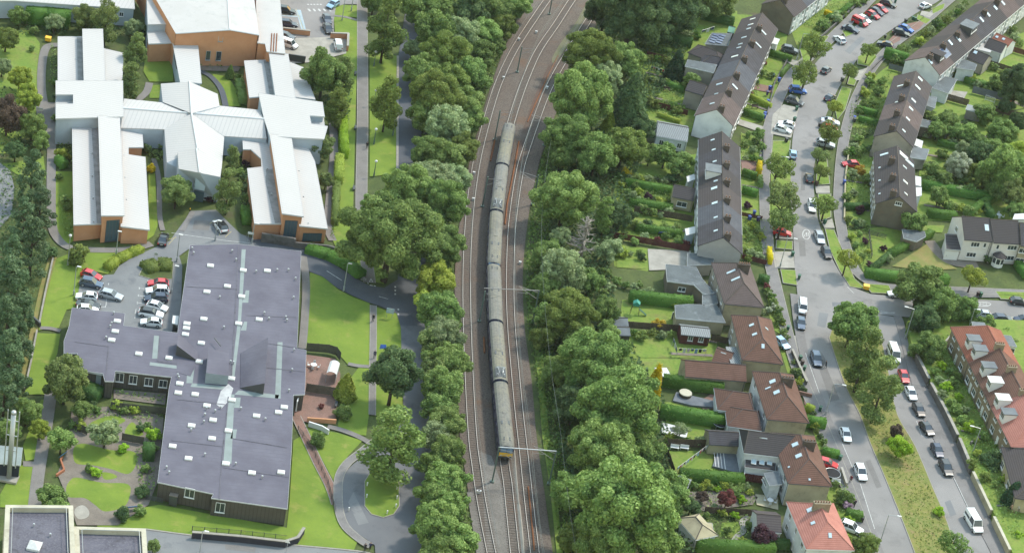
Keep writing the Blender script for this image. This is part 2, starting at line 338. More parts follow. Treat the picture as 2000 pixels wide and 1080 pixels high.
for pts in ([(606, 532), (632, 541), (662, 566), (690, 580), (722, 592), (722, 712), (680, 712), (660, 690), (598, 682), (596, 600)],
   [(735, 600), (775, 612), (783, 640), (785, 700), (787, 810), (733, 812), (733, 700)],
   [(700, 718), (722, 718), (722, 800), (715, 850), (690, 848), (660, 832), (668, 760)],
   [(573, 860), (590, 850), (640, 960), (664, 1000), (678, 1030), (698, 1058), (690, 1076), (590, 1066), (560, 1030), (565, 985)],
   [(600, 835), (660, 845), (708, 860), (680, 890), (660, 920), (655, 945), (620, 880)],
   [(190, 1008), (310, 985), (560, 1030), (590, 1040), (590, 1064), (400, 1047), (285, 1032), (190, 1028)],
   [(110, 505), (150, 490), (270, 485), (225, 520), (210, 535), (160, 525), (152, 600), (130, 605), (115, 640), (75, 645), (90, 580)],
   [(72, 650), (118, 652), (112, 690), (100, 720), (88, 770), (48, 770), (58, 700)],
   [(107, 335), (142, 335), (145, 470), (130, 478), (112, 465), (107, 440)],
   [(284, 112), (338, 118), (338, 160), (292, 160), (280, 140)], [(292, 167), (314, 166), (314, 192), (292, 192)],
   [(415, 145), (445, 150), (462, 175), (470, 208), (445, 208), (435, 180), (418, 158)],
   [(652, 12), (668, 10), (698, 11), (698, 35), (652, 30)], [(652, 33), (698, 38), (697, 130), (690, 400), (672, 520), (650, 470), (662, 260), (676, 120), (655, 75)],
   [(722, 100), (776, 110), (776, 340), (722, 345)], [(0, 965), (30, 910), (68, 905), (60, 990), (0, 990)], [(45, 870), (80, 780), (92, 780), (72, 895), (50, 900)],
   [(286, 470), (290, 380), (290, 320), (302, 320), (308, 440), (300, 460)], [(690, 500), (700, 480), (745, 520), (750, 555), (712, 545)]):
 LZ += .003; sheet('lawn', pts, LZ, LAWN)
for pts in ([(0, 60), (60, 60), (78, 85), (75, 160), (70, 240), (20, 300), (-30, 300)], [(0, 320), (25, 318), (85, 305), (90, 350), (40, 345)]):
 sheet('rough_grass', pts, -.09 + .001 * pts[0][1] / 60, LAWN2)
sheet('dry_grass_strip', [(98, 492), (112, 500), (95, 560), (75, 640), (52, 760), (35, 760), (60, 640), (78, 560)], -.08, DRYGRASS)
ASPHALT_M = surf('asphalt_mid', lin('8c8d90', .52), lin('7b7d82', .5), .12, fine=5, cf=lin('85868a', .5), stain=.15, cstain=lin('6a6c72', .48), rough=.9)
sheet('car_park', [(193, 545), (205, 537), (222, 536), (232, 520), (252, 507), (290, 489), (332, 470), (352, 442), (374, 412), (422, 410), (452, 440), (470, 457), (500, 468), (500, 482), (372, 484), (350, 500), (356, 520), (352, 660), (250, 645), (145, 615), (155, 560), (160, 540)], .004, ASPHALT_L)
sheet('junction_road', [(480, 462), (598, 481), (630, 499), (665, 524), (700, 546), (722, 558), (750, 562), (778, 545), (830, 545), (835, 640), (783, 640), (775, 612), (740, 597), (718, 590), (690, 578), (660, 563), (630, 540), (606, 531), (590, 515), (500, 482)], .008, ASPHALT_D)
sheet('access_road', [(800, -30), (778, 110), (776, 330), (777, 552), (835, 552), (850, 330), (860, -30)], .012, ASPHALT_D)
sheet('turning_road', smooth([(783, 635), (785, 720), (787, 800), (770, 852), (735, 872), (697, 900), (673, 925), (667, 960), (671, 1000), (685, 1030), (715, 1052)], 4) + [(732, 1064), (735, 1110), (880, 1110), (880, 640)], .016, ASPHALT_M)
sheet('bottom_road', [(140, 1030), (285, 1034), (400, 1049), (560, 1064), (700, 1077), (735, 1086), (735, 1250), (140, 1250)], .012, ASPHALT_L)
sheet('west_road', [(-60, 300), (0, 318), (20, 333), (29, 370), (22, 420), (0, 445), (-60, 445)], .004, ASPHALT_L)
sheet('north_car_park', [(540, -30), (550, 70), (560, 78), (652, 78), (652, 40), (656, 14), (672, 9), (700, 9), (700, -30)], .004, ASPHALT)
sheet('service_yard', [(553, 76), (680, 72), (676, 105), (610, 122), (560, 125)], .006, CONC)
o = slab('island_lawn', [(713, 940), (722, 926), (745, 918), (768, 924), (778, 940), (779, 988), (768, 1004), (748, 1010), (726, 1004), (713, 988)], .11, LAWN, kerb=1)
slab('shrub_bed', [(272, 538), (280, 522), (300, 512), (330, 508), (338, 512), (336, 545), (300, 547)], .1, GROUND, kerb=1)
ribbon('north_path', [(707, -20), (708, 100), (708, 250), (706, 400), (712, 480), (722, 552)], 2.35, .03, PATH, edge=1)
ribbon('west_path', [(116, 88), (92, 92), (83, 120), (81, 170), (88, 210), (100, 240), (100, 350), (101, 430), (110, 462), (135, 483), (180, 488), (250, 487), (296, 476)], 1.8, .02, PATH)
sheet('forecourt', [(70, 200), (110, 200), (113, 270), (92, 270), (72, 235)], .015, PATH)
ribbon('lower_path', [(100, 762), (92, 820), (82, 880), (74, 930), (66, 1000)], 2.1, .02, PATH)
ribbon('lawn_path', [(729, 596), (729, 650), (728, 720), (727, 810)], 1.2, .02, PATH, edge=1)
ribbon('cross_path', [(680, 710), (700, 714), (726, 716)], 1.0, .025, PATH)
ribbon('brick_path', [(578, 812), (596, 850), (622, 905), (645, 950), (657, 985)], 1.7, .022, BRICKPAVE, edge=1)
ribbon('ramp_path', [(640, 832), (670, 840), (700, 852), (722, 864)], 1.2, .024, PATH)
ribbon('turning_pavement', [(732, 862), (704, 884), (678, 905), (663, 930), (660, 962), (663, 1000), (676, 1030), (706, 1056), (724, 1066)], 1.45, .11, PAVE, edge=1)
ribbon('courtyard_path', [(388, 138), (412, 150), (432, 175), (441, 208)], 1.3, .02, ASPHALT_D)
ribbon('courtyard_walk', [(292, 162), (286, 180), (270, 195)], 1.6, .018, PATH)
ribbon('garden_walk', [(300, 310), (310, 350), (312, 420), (318, 450)], 1.0, .02, PATH)
ribbon('east_walk', [(650, 235), (652, 300), (645, 380), (640, 440), (650, 470)], 1.7, .018, PATH)
ribbon('grass_cut_path', [(78, 640), (98, 641), (118, 646)], 1.0, .018, PATH)
ribbon('stack_path', [(45, 905), (70, 906)], 1.4, .018, PATH)
ribbon('campus_pavement', [(355, 452), (376, 414)], 1.0, .09, PAVE)
ribbon('edge_pavement', [(592, 500), (598, 560), (594, 640), (590, 680)], 1.5, .02, PATH)
ribbon('north_cut_path', [(650, 31), (675, 34), (697, 40)], .9, .02, PATH)
ribbon('bottom_kerb', [(284, 1033), (400, 1048), (560, 1063), (700, 1076), (730, 1084)], .3, .1, KERB)
ribbon('road_kerb', [(777, 110), (776, 330), (776, 480)], .5, .1, KERB)
sheet('garden_paving', [(140, 800), (250, 790), (320, 815), (308, 940), (290, 985), (230, 1025), (150, 1025), (135, 980), (112, 925), (130, 880)], .005, TANPAVE)
for pts in ([(146, 872), (165, 866), (215, 878), (262, 882), (266, 905), (250, 925), (215, 915), (180, 908), (150, 905), (143, 890)],
   [(135, 940), (150, 932), (200, 942), (250, 945), (253, 970), (240, 990), (205, 998), (185, 985), (165, 972), (135, 970), (129, 955)],
   [(175, 828), (200, 815), (225, 812), (245, 820), (228, 830), (190, 840)], [(245, 838), (258, 824), (270, 835), (280, 848), (262, 852), (246, 850)], [(200, 922), (222, 925), (228, 932), (205, 936)]):
 sheet('garden_lawn', pts, .012, LAWN, sm=True)
sheet('round_paving', [(145, 1000), (150, 990), (162, 986), (172, 994), (174, 1005), (165, 1012), (152, 1012)], .012, CONC, sm=True)
sheet('courtyard_bed', [(222, 760), (325, 768), (322, 790), (222, 778)], .006, TANPAVE)
sheet('terrace_paving', [(597, 692), (655, 700), (665, 730), (662, 762), (655, 820), (600, 825), (575, 815), (573, 775), (595, 770)], .03, BRICKPAVE)
sheet('planting_bed', [(388, 110), (440, 122), (470, 132), (465, 140), (390, 138)], .006, TANPAVE)
left = smooth([(1048, -40), (1030, 0), (1000, 60), (965, 150), (935, 250), (912, 340), (897, 440), (888, 540), (890, 640), (893, 740), (898, 850), (913, 950), (932, 1080), (945, 1140)], 4)
right = smooth([(1205, -40), (1175, 20), (1150, 85), (1112, 160), (1075, 250), (1048, 340), (1030, 440), (1021, 540), (1025, 640), (1038, 740), (1048, 850), (1062, 950), (1080, 1080), (1092, 1140)], 4)
sheet('railway_ballast', left + right[::-1], .06, BALLAST)
sheet('cess', smooth([(1040, 640), (1052, 760), (1060, 860), (1075, 960), (1093, 1140)], 4) + smooth([(1060, 640), (1066, 780), (1080, 900), (1100, 1080), (1106, 1140)], 4)[::-1], .05, LAWN2)
sheet('pale_ballast', [(935, 880), (960, 890), (985, 960), (998, 1140), (965, 1140), (950, 1060), (942, 960)], .07, BALLAST_P)
sheet('edge_ballast', [(912, 960), (925, 960), (945, 1060), (955, 1140), (938, 1140), (928, 1060)], .071, BALLAST_P)
sheet('weedy_ballast', smooth([(1160, -20), (1128, 40), (1098, 80), (1078, 115), (1085, 122), (1112, 85), (1140, 45), (1178, -10)], 3, True), .07, surf('weedy_gravel', lin('8a8568', .5), lin('7d8052', .5), .3, fine=2, cf=lin('8f8a7a', .5)))
BROWNB = surf('rusty_ballast', lin('84685a', .5), lin('78685e', .5), .1, fine=3, cf=lin('61524a', .48), stain=.1, cstain=lin('83776e', .5), rough=.95, bump=.5, bscale=5)
sheet('brown_ballast', smooth([(1112, 60), (1075, 120), (1040, 200), (1012, 285), (994, 380), (986, 470), (984, 560), (990, 680), (1000, 780), (1004, 850), (1012, 850), (1010, 780), (1000, 680), (994, 560), (996, 470), (1004, 390), (1025, 290), (1052, 210), (1090, 130), (1126, 70)], 3, True), .066, BROWNB)
S1L = [(1790, -60), (1740, -12), (1700, 28), (1660, 60), (1622, 95), (1592, 125), (1574, 160), (1561, 200), (1551, 250), (1546, 300), (1546, 400), (1549, 450), (1552, 520), (1556, 560), (1565, 640), (1580, 710), (1602, 775), (1640, 865), (1675, 940), (1708, 1035), (1740, 1130)]
S1R = [(1905, -60), (1840, -2), (1797, 22), (1760, 46), (1712, 80), (1678, 112), (1645, 160), (1627, 195), (1610, 235), (1600, 280), (1591, 320), (1589, 360), (1594, 410), (1601, 440), (1615, 480), (1628, 510), (1645, 540)]
sheet('main_street', smooth(S1L, 4) + [(1800, 1130), (1775, 1047), (1730, 935), (1700, 865), (1680, 810), (1650, 750), (1622, 660), (1625, 635), (1650, 615), (1700, 612), (1760, 618), (1850, 624), (2060, 640), (2060, 594), (1900, 584), (1800, 581), (1740, 578), (1700, 574), (1668, 562)] + smooth(S1R, 4)[::-1], .0, ASPHALT)
sheet('service_street', smooth([(1700, 612), (1715, 640), (1728, 690), (1738, 745), (1752, 810), (1787, 872), (1820, 950), (1850, 1022), (1885, 1130)], 4) + smooth([(1960, 1130), (1920, 1050), (1890, 992), (1860, 930), (1820, 852), (1795, 800), (1778, 740), (1765, 690), (1752, 640), (1745, 618)], 4), .004, ASPHALT)
slab('grass_island', smooth([(1620, 660), (1650, 750), (1680, 810), (1700, 865), (1730, 935), (1775, 1047), (1805, 1130)], 4) + smooth([(1883, 1130), (1850, 1022), (1820, 950), (1787, 872), (1752, 810), (1738, 745), (1727, 690), (1712, 640), (1695, 620), (1655, 618), (1628, 635)], 4), .1, MEADOW, kerb=1)
slab('street_pavement', smooth([(1745, 618), (1752, 640), (1765, 690), (1778, 740), (1795, 800), (1820, 852), (1860, 930), (1890, 992), (1920, 1050), (1962, 1130)], 4) + [(1995, 1130), (1962, 1075), (1932, 1010), (1895, 930), (1865, 860), (1837, 806), (1807, 750), (1787, 705), (1772, 660), (1765, 628), (1760, 618)], .11, PAVE)
LP = [(1760, -60), (1705, -5), (1655, 45), (1610, 88), (1575, 118), (1543, 150), (1522, 190), (1509, 225), (1499, 262), (1495, 300), (1494, 360), (1496, 430), (1502, 500), (1515, 560), (1532, 630), (1548, 690), (1567, 745), (1592, 800), (1628, 885), (1666, 980), (1710, 1100)]
vw = smooth([(1505, 262), (1501, 300), (1502, 400), (1505, 450), (1512, 520), (1522, 560), (1556, 560), (1552, 520), (1549, 450), (1546, 400), (1546, 300), (1551, 262)], 4, True)
ribbon('west_pavement', LP, 2.5, .1, PAVE, edge=1)
ribbon('lower_west_pavement', [(1552, 575), (1560, 640), (1574, 705), (1596, 770), (1633, 862), (1668, 940), (1702, 1040), (1735, 1130)], 1.9, .095, PAVE)
for pts in ([(1510, 276), (1543, 276), (1541, 298), (1538, 325), (1505, 325)], [(1504, 340), (1544, 340), (1544, 440), (1503, 440)], [(1517, 470), (1547, 472), (1547, 488), (1516, 485)], [(1525, 527), (1553, 529), (1556, 557), (1530, 553)], [(1562, 96), (1595, 70), (1618, 72), (1590, 112), (1570, 125)], [(1548, 150), (1570, 138), (1580, 140), (1562, 175), (1548, 175)], [(1645, 62), (1662, 55), (1668, 66), (1652, 73)]):
 slab('grass_verge', pts, .112, LAWN2, kerb=1)
for pts in ([(1509, 225), (1530, 205), (1560, 212), (1551, 250), (1545, 270), (1505, 262)], [(1508, 492), (1549, 492), (1552, 524), (1514, 524)], [(1515, 455), (1548, 455), (1548, 468), (1514, 466)]):
 slab('driveway', pts, .104, CONC)
ribbon('east_pavement', [(1925, -50), (1862, -5), (1800, 48), (1745, 88), (1706, 130), (1678, 180), (1660, 225), (1648, 275), (1641, 330), (1638, 400), (1644, 450), (1656, 495), (1672, 530), (1700, 552), (1745, 562), (1850, 566), (2060, 575)], 2.3, .1, PAVE, edge=1)
for pts in ([(1820, 18), (1845, 8), (1842, 18), (1822, 28)], [(1793, 30), (1818, 40), (1808, 48), (1790, 38)], [(1676, 112), (1700, 98), (1712, 112), (1698, 131), (1675, 126)], [(1630, 205), (1645, 170), (1662, 175), (1650, 215), (1635, 235)], [(1598, 310), (1614, 308), (1620, 360), (1594, 362)], [(1598, 380), (1622, 380), (1622, 425), (1602, 432)], [(1612, 448), (1628, 450), (1650, 500), (1668, 545), (1690, 565), (1660, 560), (1640, 528), (1622, 490)], [(1660, 150), (1672, 158), (1668, 168), (1655, 165)], [(1690, 555), (1735, 558), (1742, 574), (1702, 572)], [(1945, 570), (2010, 572), (2010, 588), (1955, 584)]):
 slab('grass_verge', pts, .112, LAWN2, kerb=1)
for pts, m in (([(1800, 22), (1825, 27), (1815, 36), (1797, 30)], CONC), ([(1745, 70), (1760, 66), (1758, 80), (1735, 92), (1730, 86)], BRICKPAVE), ([(1770, 48), (1810, 40), (1795, 58), (1785, 62)], BRICKPAVE), ([(1672, 140), (1695, 133), (1680, 158), (1668, 158)], CONC), ([(1592, 364), (1620, 364), (1621, 378), (1594, 378)], CONC), ([(1604, 434), (1625, 428), (1630, 446), (1610, 446)], CONC)):
 slab('driveway', pts, .104, m)
slab('footway_side', [(1765, 560), (1850, 562), (2060, 570), (2060, 582), (1900, 581), (1780, 577)], .098, PAVE)
LZ = -.18
for pts in ([(1240, 20), (1470, 30), (1420, 230), (1350, 260), (1260, 240)], [(1200, 330), (1365, 300), (1360, 480), (1200, 470)], [(1195, 475), (1290, 490), (1265, 530), (1200, 520)],
   [(1215, 585), (1320, 590), (1320, 640), (1210, 640)], [(1205, 650), (1400, 650), (1400, 700), (1240, 720)], [(1240, 690), (1340, 690), (1340, 740), (1250, 735)], [(1285, 785), (1360, 785), (1372, 805), (1290, 810)],
   [(1300, 820), (1390, 830), (1380, 865), (1300, 865)], [(1305, 880), (1390, 880), (1405, 925), (1310, 925)], [(1410, 1020), (1440, 1018), (1450, 1030), (1430, 1050), (1405, 1045)],
   [(1470, 60), (1540, 60), (1505, 235), (1440, 245)], [(1447, 260), (1492, 270), (1498, 500), (1447, 500)], [(1495, 525), (1512, 530), (1535, 660), (1505, 640)], [(1520, 670), (1545, 690), (1570, 760), (1545, 750)], [(1570, 790), (1600, 800), (1622, 878), (1600, 878)], [(1605, 935), (1650, 960), (1690, 1080), (1640, 1040)],
   [(1545, 60), (1640, -10), (1690, -10), (1560, 100)], [(1665, 190), (1720, 140), (1760, 110), (1730, 250), (1660, 250)], [(1648, 290), (1715, 260), (1708, 440), (1652, 440)], [(1655, 450), (1760, 440), (1830, 440), (1690, 540)],
   [(1800, 260), (2060, 200), (2060, 440), (1790, 430)], [(1830, 130), (2060, 40), (2060, 200), (1800, 250)], [(1700, 510), (1720, 480), (1740, 480), (1730, 510)], [(1960, 645), (2060, 640), (2060, 720), (2000, 720)], [(1780, 640), (1860, 660), (2060, 900), (2060, 1130), (1980, 1130), (1840, 800)]):
 LZ += .003; sheet('garden_ground', pts, LZ, LAWN2)
for pts in ([(1268, 24), (1280, 22), (1330, 40), (1330, 32)], [(1264, 80), (1330, 96), (1328, 102), (1262, 88)], [(1262, 121), (1315, 132), (1310, 148), (1258, 140)], [(1254, 160), (1318, 178), (1316, 195), (1262, 186)],
   [(1270, 196), (1340, 218), (1338, 238), (1282, 222)], [(1378, 48), (1420, 58), (1418, 72), (1376, 64)], [(1376, 12), (1440, 22), (1440, 40), (1380, 30)], [(1452, 205), (1480, 212), (1478, 228), (1448, 222)], [(1470, 182), (1498, 190), (1496, 202), (1466, 198)], [(1500, 118), (1530, 128), (1524, 140), (1496, 132)], [(1448, 355), (1475, 356), (1476, 376), (1448, 374)], [(1300, 330), (1350, 350), (1345, 362), (1296, 345)], [(1235, 440), (1330, 446), (1325, 460), (1240, 455)], [(1200, 478), (1265, 485), (1262, 526), (1205, 522)],
   [(1445, 455), (1485, 470), (1480, 478), (1450, 476)], [(1218, 605), (1300, 600), (1300, 636), (1222, 632)], [(1228, 655), (1330, 660), (1390, 680), (1390, 698), (1245, 698)], [(1290, 785), (1355, 788), (1368, 800), (1292, 806)], [(1310, 885), (1390, 885), (1400, 918), (1318, 920)], [(1412, 1022), (1440, 1018), (1446, 1035), (1425, 1048), (1408, 1040)],
   [(1702, 465), (1735, 470), (1738, 500), (1706, 502)], [(1650, 395), (1700, 405), (1700, 430), (1655, 425)], [(1550, 720), (1560, 745), (1570, 745), (1560, 715)], [(1730, 140), (1755, 145), (1745, 158), (1725, 152)], [(1810, 440), (1845, 440), (1840, 455), (1812, 452)], [(1905, 185), (1950, 200), (1945, 212), (1890, 198)], [(1840, 390), (1940, 410), (1935, 425), (1845, 405)], [(1830, 300), (1900, 310), (1960, 320), (1950, 335), (1835, 315)]):
 LZ += .0015; sheet('garden_lawn', pts, LZ, LAWN2)
sheet('dry_garden', [(1742, 520), (1790, 490), (1812, 475), (1835, 505), (1870, 525), (1810, 528)], .0, DRYGRASS)
ribbon('garden_drive', [(1815, 470), (1835, 495), (1860, 512), (1910, 518)], 2.6, .01, TANPAVE)
for pts, m in (([(1265, 486), (1350, 490), (1345, 525), (1268, 528)], CONC), ([(1390, 768), (1420, 775), (1420, 795), (1375, 800), (1362, 786)], BRICKPAVE), ([(1447, 312), (1487, 316), (1482, 345), (1450, 345)], BRICKPAVE), ([(1500, 105), (1560, 120), (1552, 130), (1520, 112)], CONC), ([(1441, 232), (1500, 250), (1495, 262), (1440, 243)], CONC), ([(1475, 964), (1520, 970), (1520, 995), (1478, 985)], CREAMH), ([(1345, 960), (1450, 955), (1480, 970), (1470, 985), (1350, 1000)], TANPAVE), ([(1568, 770), (1590, 780), (1592, 796), (1572, 790)], BRICKPAVE), ([(1606, 880), (1640, 890), (1640, 930), (1612, 925)], CONC), ([(1530, 655), (1555, 655), (1560, 690), (1540, 690)], CONC), ([(1850, 176), (1890, 180), (1880, 198), (1845, 190)], CONC), ([(1455, 158), (1510, 170), (1508, 182), (1455, 172)], BRICKPAVE)):
 sheet('garden_paving', pts, .012, m)
ribbon('garden_path', [(1432, 1058), (1440, 1046), (1452, 1036), (1450, 1018), (1462, 1008)], 1.0, .014, CONC)
for p_ in ([(1270, 92), (1335, 108)], [(1262, 142), (1320, 156)], [(1268, 188), (1335, 206)], [(1225, 358), (1312, 372)], [(1240, 396), (1318, 408)], [(1232, 436), (1345, 452)], [(1330, 655), (1400, 668)], [(1310, 690), (1392, 694)], [(1455, 200), (1500, 216)], [(1450, 362), (1484, 368)], [(1668, 222), (1712, 236)], [(1655, 352), (1700, 360)], [(1650, 402), (1698, 412)], [(1800, 300), (1900, 318)], [(1805, 400), (1880, 414)], [(1850, 250), (1930, 268)]): ribbon('garden_path', p_, .8, .006, TANPAVE, solid=False)
ribbon('terrace_lane', [(1905, 170), (1960, 190), (2040, 225)], 1.5, .01, TANPAVE)
def marks(name, segs, w, z, mat=MARK):
 mb = MB()
 for (a, b) in segs: mb.strip([G(*a), G(*b)], w, z)
 return tag(mb.build(name, mat), kind='structure')
marks('road_markings', [((638, 529), (668, 548)), ((740, 579), (758, 584)), ((715, 533), (719, 555))], .14, .018)
marks('giveway_marking', [((772, 559), (772, 562)), ((772, 566), (772, 569)), ((772, 573), (772, 576)), ((778, 603), (778, 606)), ((778, 612), (778, 615)), ((722, 557), (728, 558)), ((730, 558), (734, 559))], .3, .02)
mb = MB()      # cycle symbol and give-way triangle on the path end
for cx in (707.5, 712.5):
 ring = [G(cx + 2.6 * math.cos(t), 545.5 + 1.7 * math.sin(t)) for t in np.linspace(0, 2 * math.pi, 13)]; mb.strip(ring, .12, .036)
for a, b in (((707.5, 545), (711, 541.5)), ((711, 541.5), (713, 545.5)), ((707.5, 542), (711, 542))): mb.strip([G(*a), G(*b)], .1, .037)
t = [(721.5, 551), (724.5, 544.5), (728, 551)]
for i in range(3): mb.strip([G(*t[i]), G(*t[(i + 1) % 3])], .16, .034)
tag(mb.build('path_symbol', MARK), kind='structure')
marks('bay_marking', [((272, 563), (285, 564)), ((270, 577), (283, 579)), ((267, 591), (282, 593)), ((272, 561), (272, 565)), ((270, 575), (270, 579)), ((268, 589), (268, 594)), ((195, 600), (206, 599)), ((206, 597), (206, 601)), ((212, 553), (212, 557)), ((266, 603), (264, 612)), ((264, 618), (263, 622)), ((208, 584), (207, 597))], .12, .01)
marks('yard_marking', [((335, 455), (440, 470)), ((440, 470), (500, 476))], .12, .011)
marks('hatch_marking', [((329, 478), (343, 462)), ((327, 468), (345, 464)), ((422, 450), (440, 441)), ((428, 460), (432, 452)), ((440, 463), (452, 452)), ((407, 440), (420, 428))], .12, .01, MARKY)
marks('crossing_marking', [((600 + i * 6.2, 9), (603.5 + i * 6.2, 10)) for i in range(5)] + [((602 + i * 10, 18), (606 + i * 10, 23)) for i in range(5)], .5, .009)
marks('blue_bay', [((580, 20), (592, 62)), ((585, 20), (596, 62)), ((552, 58), (592, 62)), ((548, 31), (582, 33))], .6, .009, MARKB)
marks('bay_lines', [((548, 30), (588, 32)), ((552, 57), (594, 61)), ((578, 18), (595, 64))], .12, .013, MARKY)
marks('side_lane_marking', [((1720, 608), (1748, 612)), ((1718, 612), (1748, 610)), ((1655, 560), (1668, 573))], .12, .006)
def rounddel(name, cx, cy, rx, ry, txt='20'):
 mb = MB(); ring = [G(cx + rx * math.cos(t), cy + ry * math.sin(t)) for t in np.linspace(0, 2 * math.pi, 25)]; mb.strip(ring, .22, .006)
 segs = {'2': [(0, 0), (1, 0), (1, .5), (0, .5), (0, 1), (1, 1)], '0': [(0, 0), (1, 0), (1, 1), (0, 1), (0, 0)]}
 for i, ch in enumerate(txt):
  pts = [(cx + rx * (-.5 + .6 * i + .42 * u), cy + ry * (-.42 + .84 * v)) for u, v in segs[ch]]; mb.strip([G(*p) for p in pts], .16, .007)
 tag(mb.build(name, MARK), kind='structure')
rounddel('speed_roundel', 1575, 458, 7.2, 9.5); rounddel('side_speed_roundel', 1918, 594, 17, 4)
marks('kerb_marking', [((1645, 867), (1672, 930)), ((1680, 945), (1708, 1033)), ((1862, 932), (1892, 995)), ((1573, 690), (1600, 768))], .12, .112)
marks('parking_marking', [((1790, 822), (1800, 850)), ((1800, 850), (1812, 855)), ((1822, 860), (1828, 858))], .1, .012)
for i, pts in enumerate(([(1560, 470), (1572, 470), (1574, 500), (1562, 500)], [(1600, 610), (1618, 612), (1612, 640), (1596, 636)], [(1690, 900), (1700, 898), (1722, 950), (1712, 953)], [(1625, 590), (1680, 592), (1682, 600), (1626, 598)], [(1566, 330), (1574, 330), (1572, 372), (1564, 372)], [(1650, 100), (1680, 72), (1690, 76), (1660, 106)], [(1760, 700), (1768, 698), (1775, 730), (1766, 732)], [(1845, 980), (1856, 976), (1868, 1004), (1856, 1008)], [(440, 1062), (500, 1068), (498, 1078), (440, 1072)], [(690, 960), (720, 1020), (700, 1025), (680, 980)], [(380, 430), (410, 432), (408, 450), (376, 448)], [(220, 560), (245, 562), (240, 620), (222, 615)], [(1600, 720), (1615, 718), (1640, 780), (1622, 784)])):
 sheet('road_patch', pts, .02 if i < 8 or i == 12 else .024, ASPHALT_L if i % 2 else surf('patch_%d' % i, lin('8f8c8a', .55), lin('858280', .53), .4, fine=5, cf=lin('98948f', .55)))
mb = MB(); mb.flat(P2(smooth([(1574, 688), (1582, 681), (1596, 683), (1607, 692), (1612, 706), (1604, 720), (1590, 718), (1580, 708)], 4, True), .026)); tag(mb.build('wet_patch', WET), kind='structure')
# ================================================================== RAILWAY
TRL = [(1100, -40), (1070, 0), (1035.6, 50), (1003.7, 100), (979.4, 150), (961.2, 200), (934.5, 300), (920, 390), (913.5, 470), (911, 550), (912.2, 640), (916, 740), (919.6, 810), (924, 870), (929.4, 910), (939.6, 980), (959, 1080), (975, 1150)]
TRR = [(1178, 0), (1147, 45), (1113, 100), (1083.7, 150), (1060.5, 200), (1025.1, 300), (1013.5, 345), (1003.5, 410), (998, 470), (995.8, 560), (998.4, 640), (1007, 740), (1013.7, 810), (1025, 910), (1032.4, 980), (1044, 1080), (1053, 1150)]
ROOF = [(997, 237), (982, 319), (971, 409.5), (966, 511), (970, 625), (979, 742), (992, 870)]
roofw = [G(x, y, 3.75) for x, y in ROOF]
TRMW = [G(x, y) for x, y in [(1150, -40), (1118.7, 0), (1086, 50), (1052, 100), (1029, 150), (1010.5, 200)]] + [Vector((p.x, p.y, 0)) for p in roofw] + [G(x, y) for x, y in [(990.5, 940), (994.7, 980), (1005, 1080), (1013, 1150)]]
def wsmooth(P, n=5): return [Vector((a, b, 0)) for a, b in smooth([(p.x, p.y) for p in P], n)]
def resample(P, step):
 out = [P[0]]; acc = 0
 for a, b in zip(P[:-1], P[1:]):
  d = (b - a).length
  while acc + d >= step:
   t = (step - acc) / d; a = a.lerp(b, t); out.append(a.copy()); d = (b - a).length; acc = 0
  acc += d
 return out
TW = {'west': wsmooth(P2(TRL)), 'middle': wsmooth(TRMW), 'east': wsmooth(P2(TRR))}
lab = {'west': 'western railway track nearest the tree belt, with pale rails', 'middle': 'middle railway track that carries the electric train', 'east': 'eastern railway track right of the train'}
for k, path in TW.items():
 o = thing('railway_track', path[len(path) // 2], lab[k], 'railway track'); og = o.location.copy()
 pts = resample(path, 2.0)
 for s in (-1, 1):
  mb = MB()
  for i in range(len(pts) - 1):
   a, b = pts[i], pts[i + 1]; t0 = (pts[min(i + 1, len(pts) - 1)] - pts[max(i - 1, 0)]).normalized(); t1 = (pts[min(i + 2, len(pts) - 1)] - pts[i]).normalized()
   n0 = Vector((-t0.y, t0.x, 0)); n1 = Vector((-t1.y, t1.x, 0))
   A = [a + n0 * (s * .7525 + d) for d in (-.042, .042)]; B = [b + n1 * (s * .7525 + d) for d in (-.042, .042)]
   mb.add([(p.x, p.y, z) for p, z in ((A[0], .3), (A[1], .3), (B[1], .3), (B[0], .3))], [(0, 3, 2, 1)[::-1]], 0)
   mb.add([(p.x, p.y, z) for p, z in ((A[0], .1), (B[0], .1), (B[0], .3), (A[0], .3))], [(0, 1, 2, 3)], 1)
   mb.add([(p.x, p.y, z) for p, z in ((A[1], .1), (B[1], .1), (B[1], .3), (A[1], .3))], [(3, 2, 1, 0)], 1)
  mb.build('rail', [RAIL, RUST], o, og)
 mb = MB(); sp = resample(path, .7)
 for i in range(len(sp) - 1):
  t = (sp[i + 1] - sp[i]); mb.box((sp[i].x, sp[i].y, .05), (2.4, .25, .10), math.atan2(t.y, t.x) + math.pi / 2)
 tag(mb.build('sleepers', SLEEPER, o, og), kind='stuff')
def rod(name, px, r, z, mat, label, cat, w=None):
 pts = [G(x, y) for x, y in px]; loc = pts[0]
 mb = MB(); mb.tube([(p.x, p.y, z) for p in pts], r, 4); return tag(mb.build(name, mat, loc=loc), label, cat)
rod('spare_rail', [(1031, 952), (1036, 1000), (1043, 1076)], .13, .28, RUST, 'rusty spare rail lying between the rails of the eastern track', 'rail')
rod('spare_rail', [(967, 272), (961, 300), (958, 316)], .2, .2, RUST, 'rusty spare rail left of the train near its rear end', 'rail')
rod('spare_rail', [(1013, 278), (1003, 335), (990, 400), (986, 440)], .16, .2, RUST, 'long rusty spare rail lying right of the second and third carriages', 'rail')
rod('spare_rail', [(1090, 110), (1070, 150), (1045, 205), (1030, 240)], .12, .2, RUST, 'rusty spare rail lying between middle and eastern tracks', 'rail')
rod('spare_rail', [(945, 660), (946, 690)], .2, .2, RUST, 'short rusty rail piece left of the fifth carriage', 'rail')
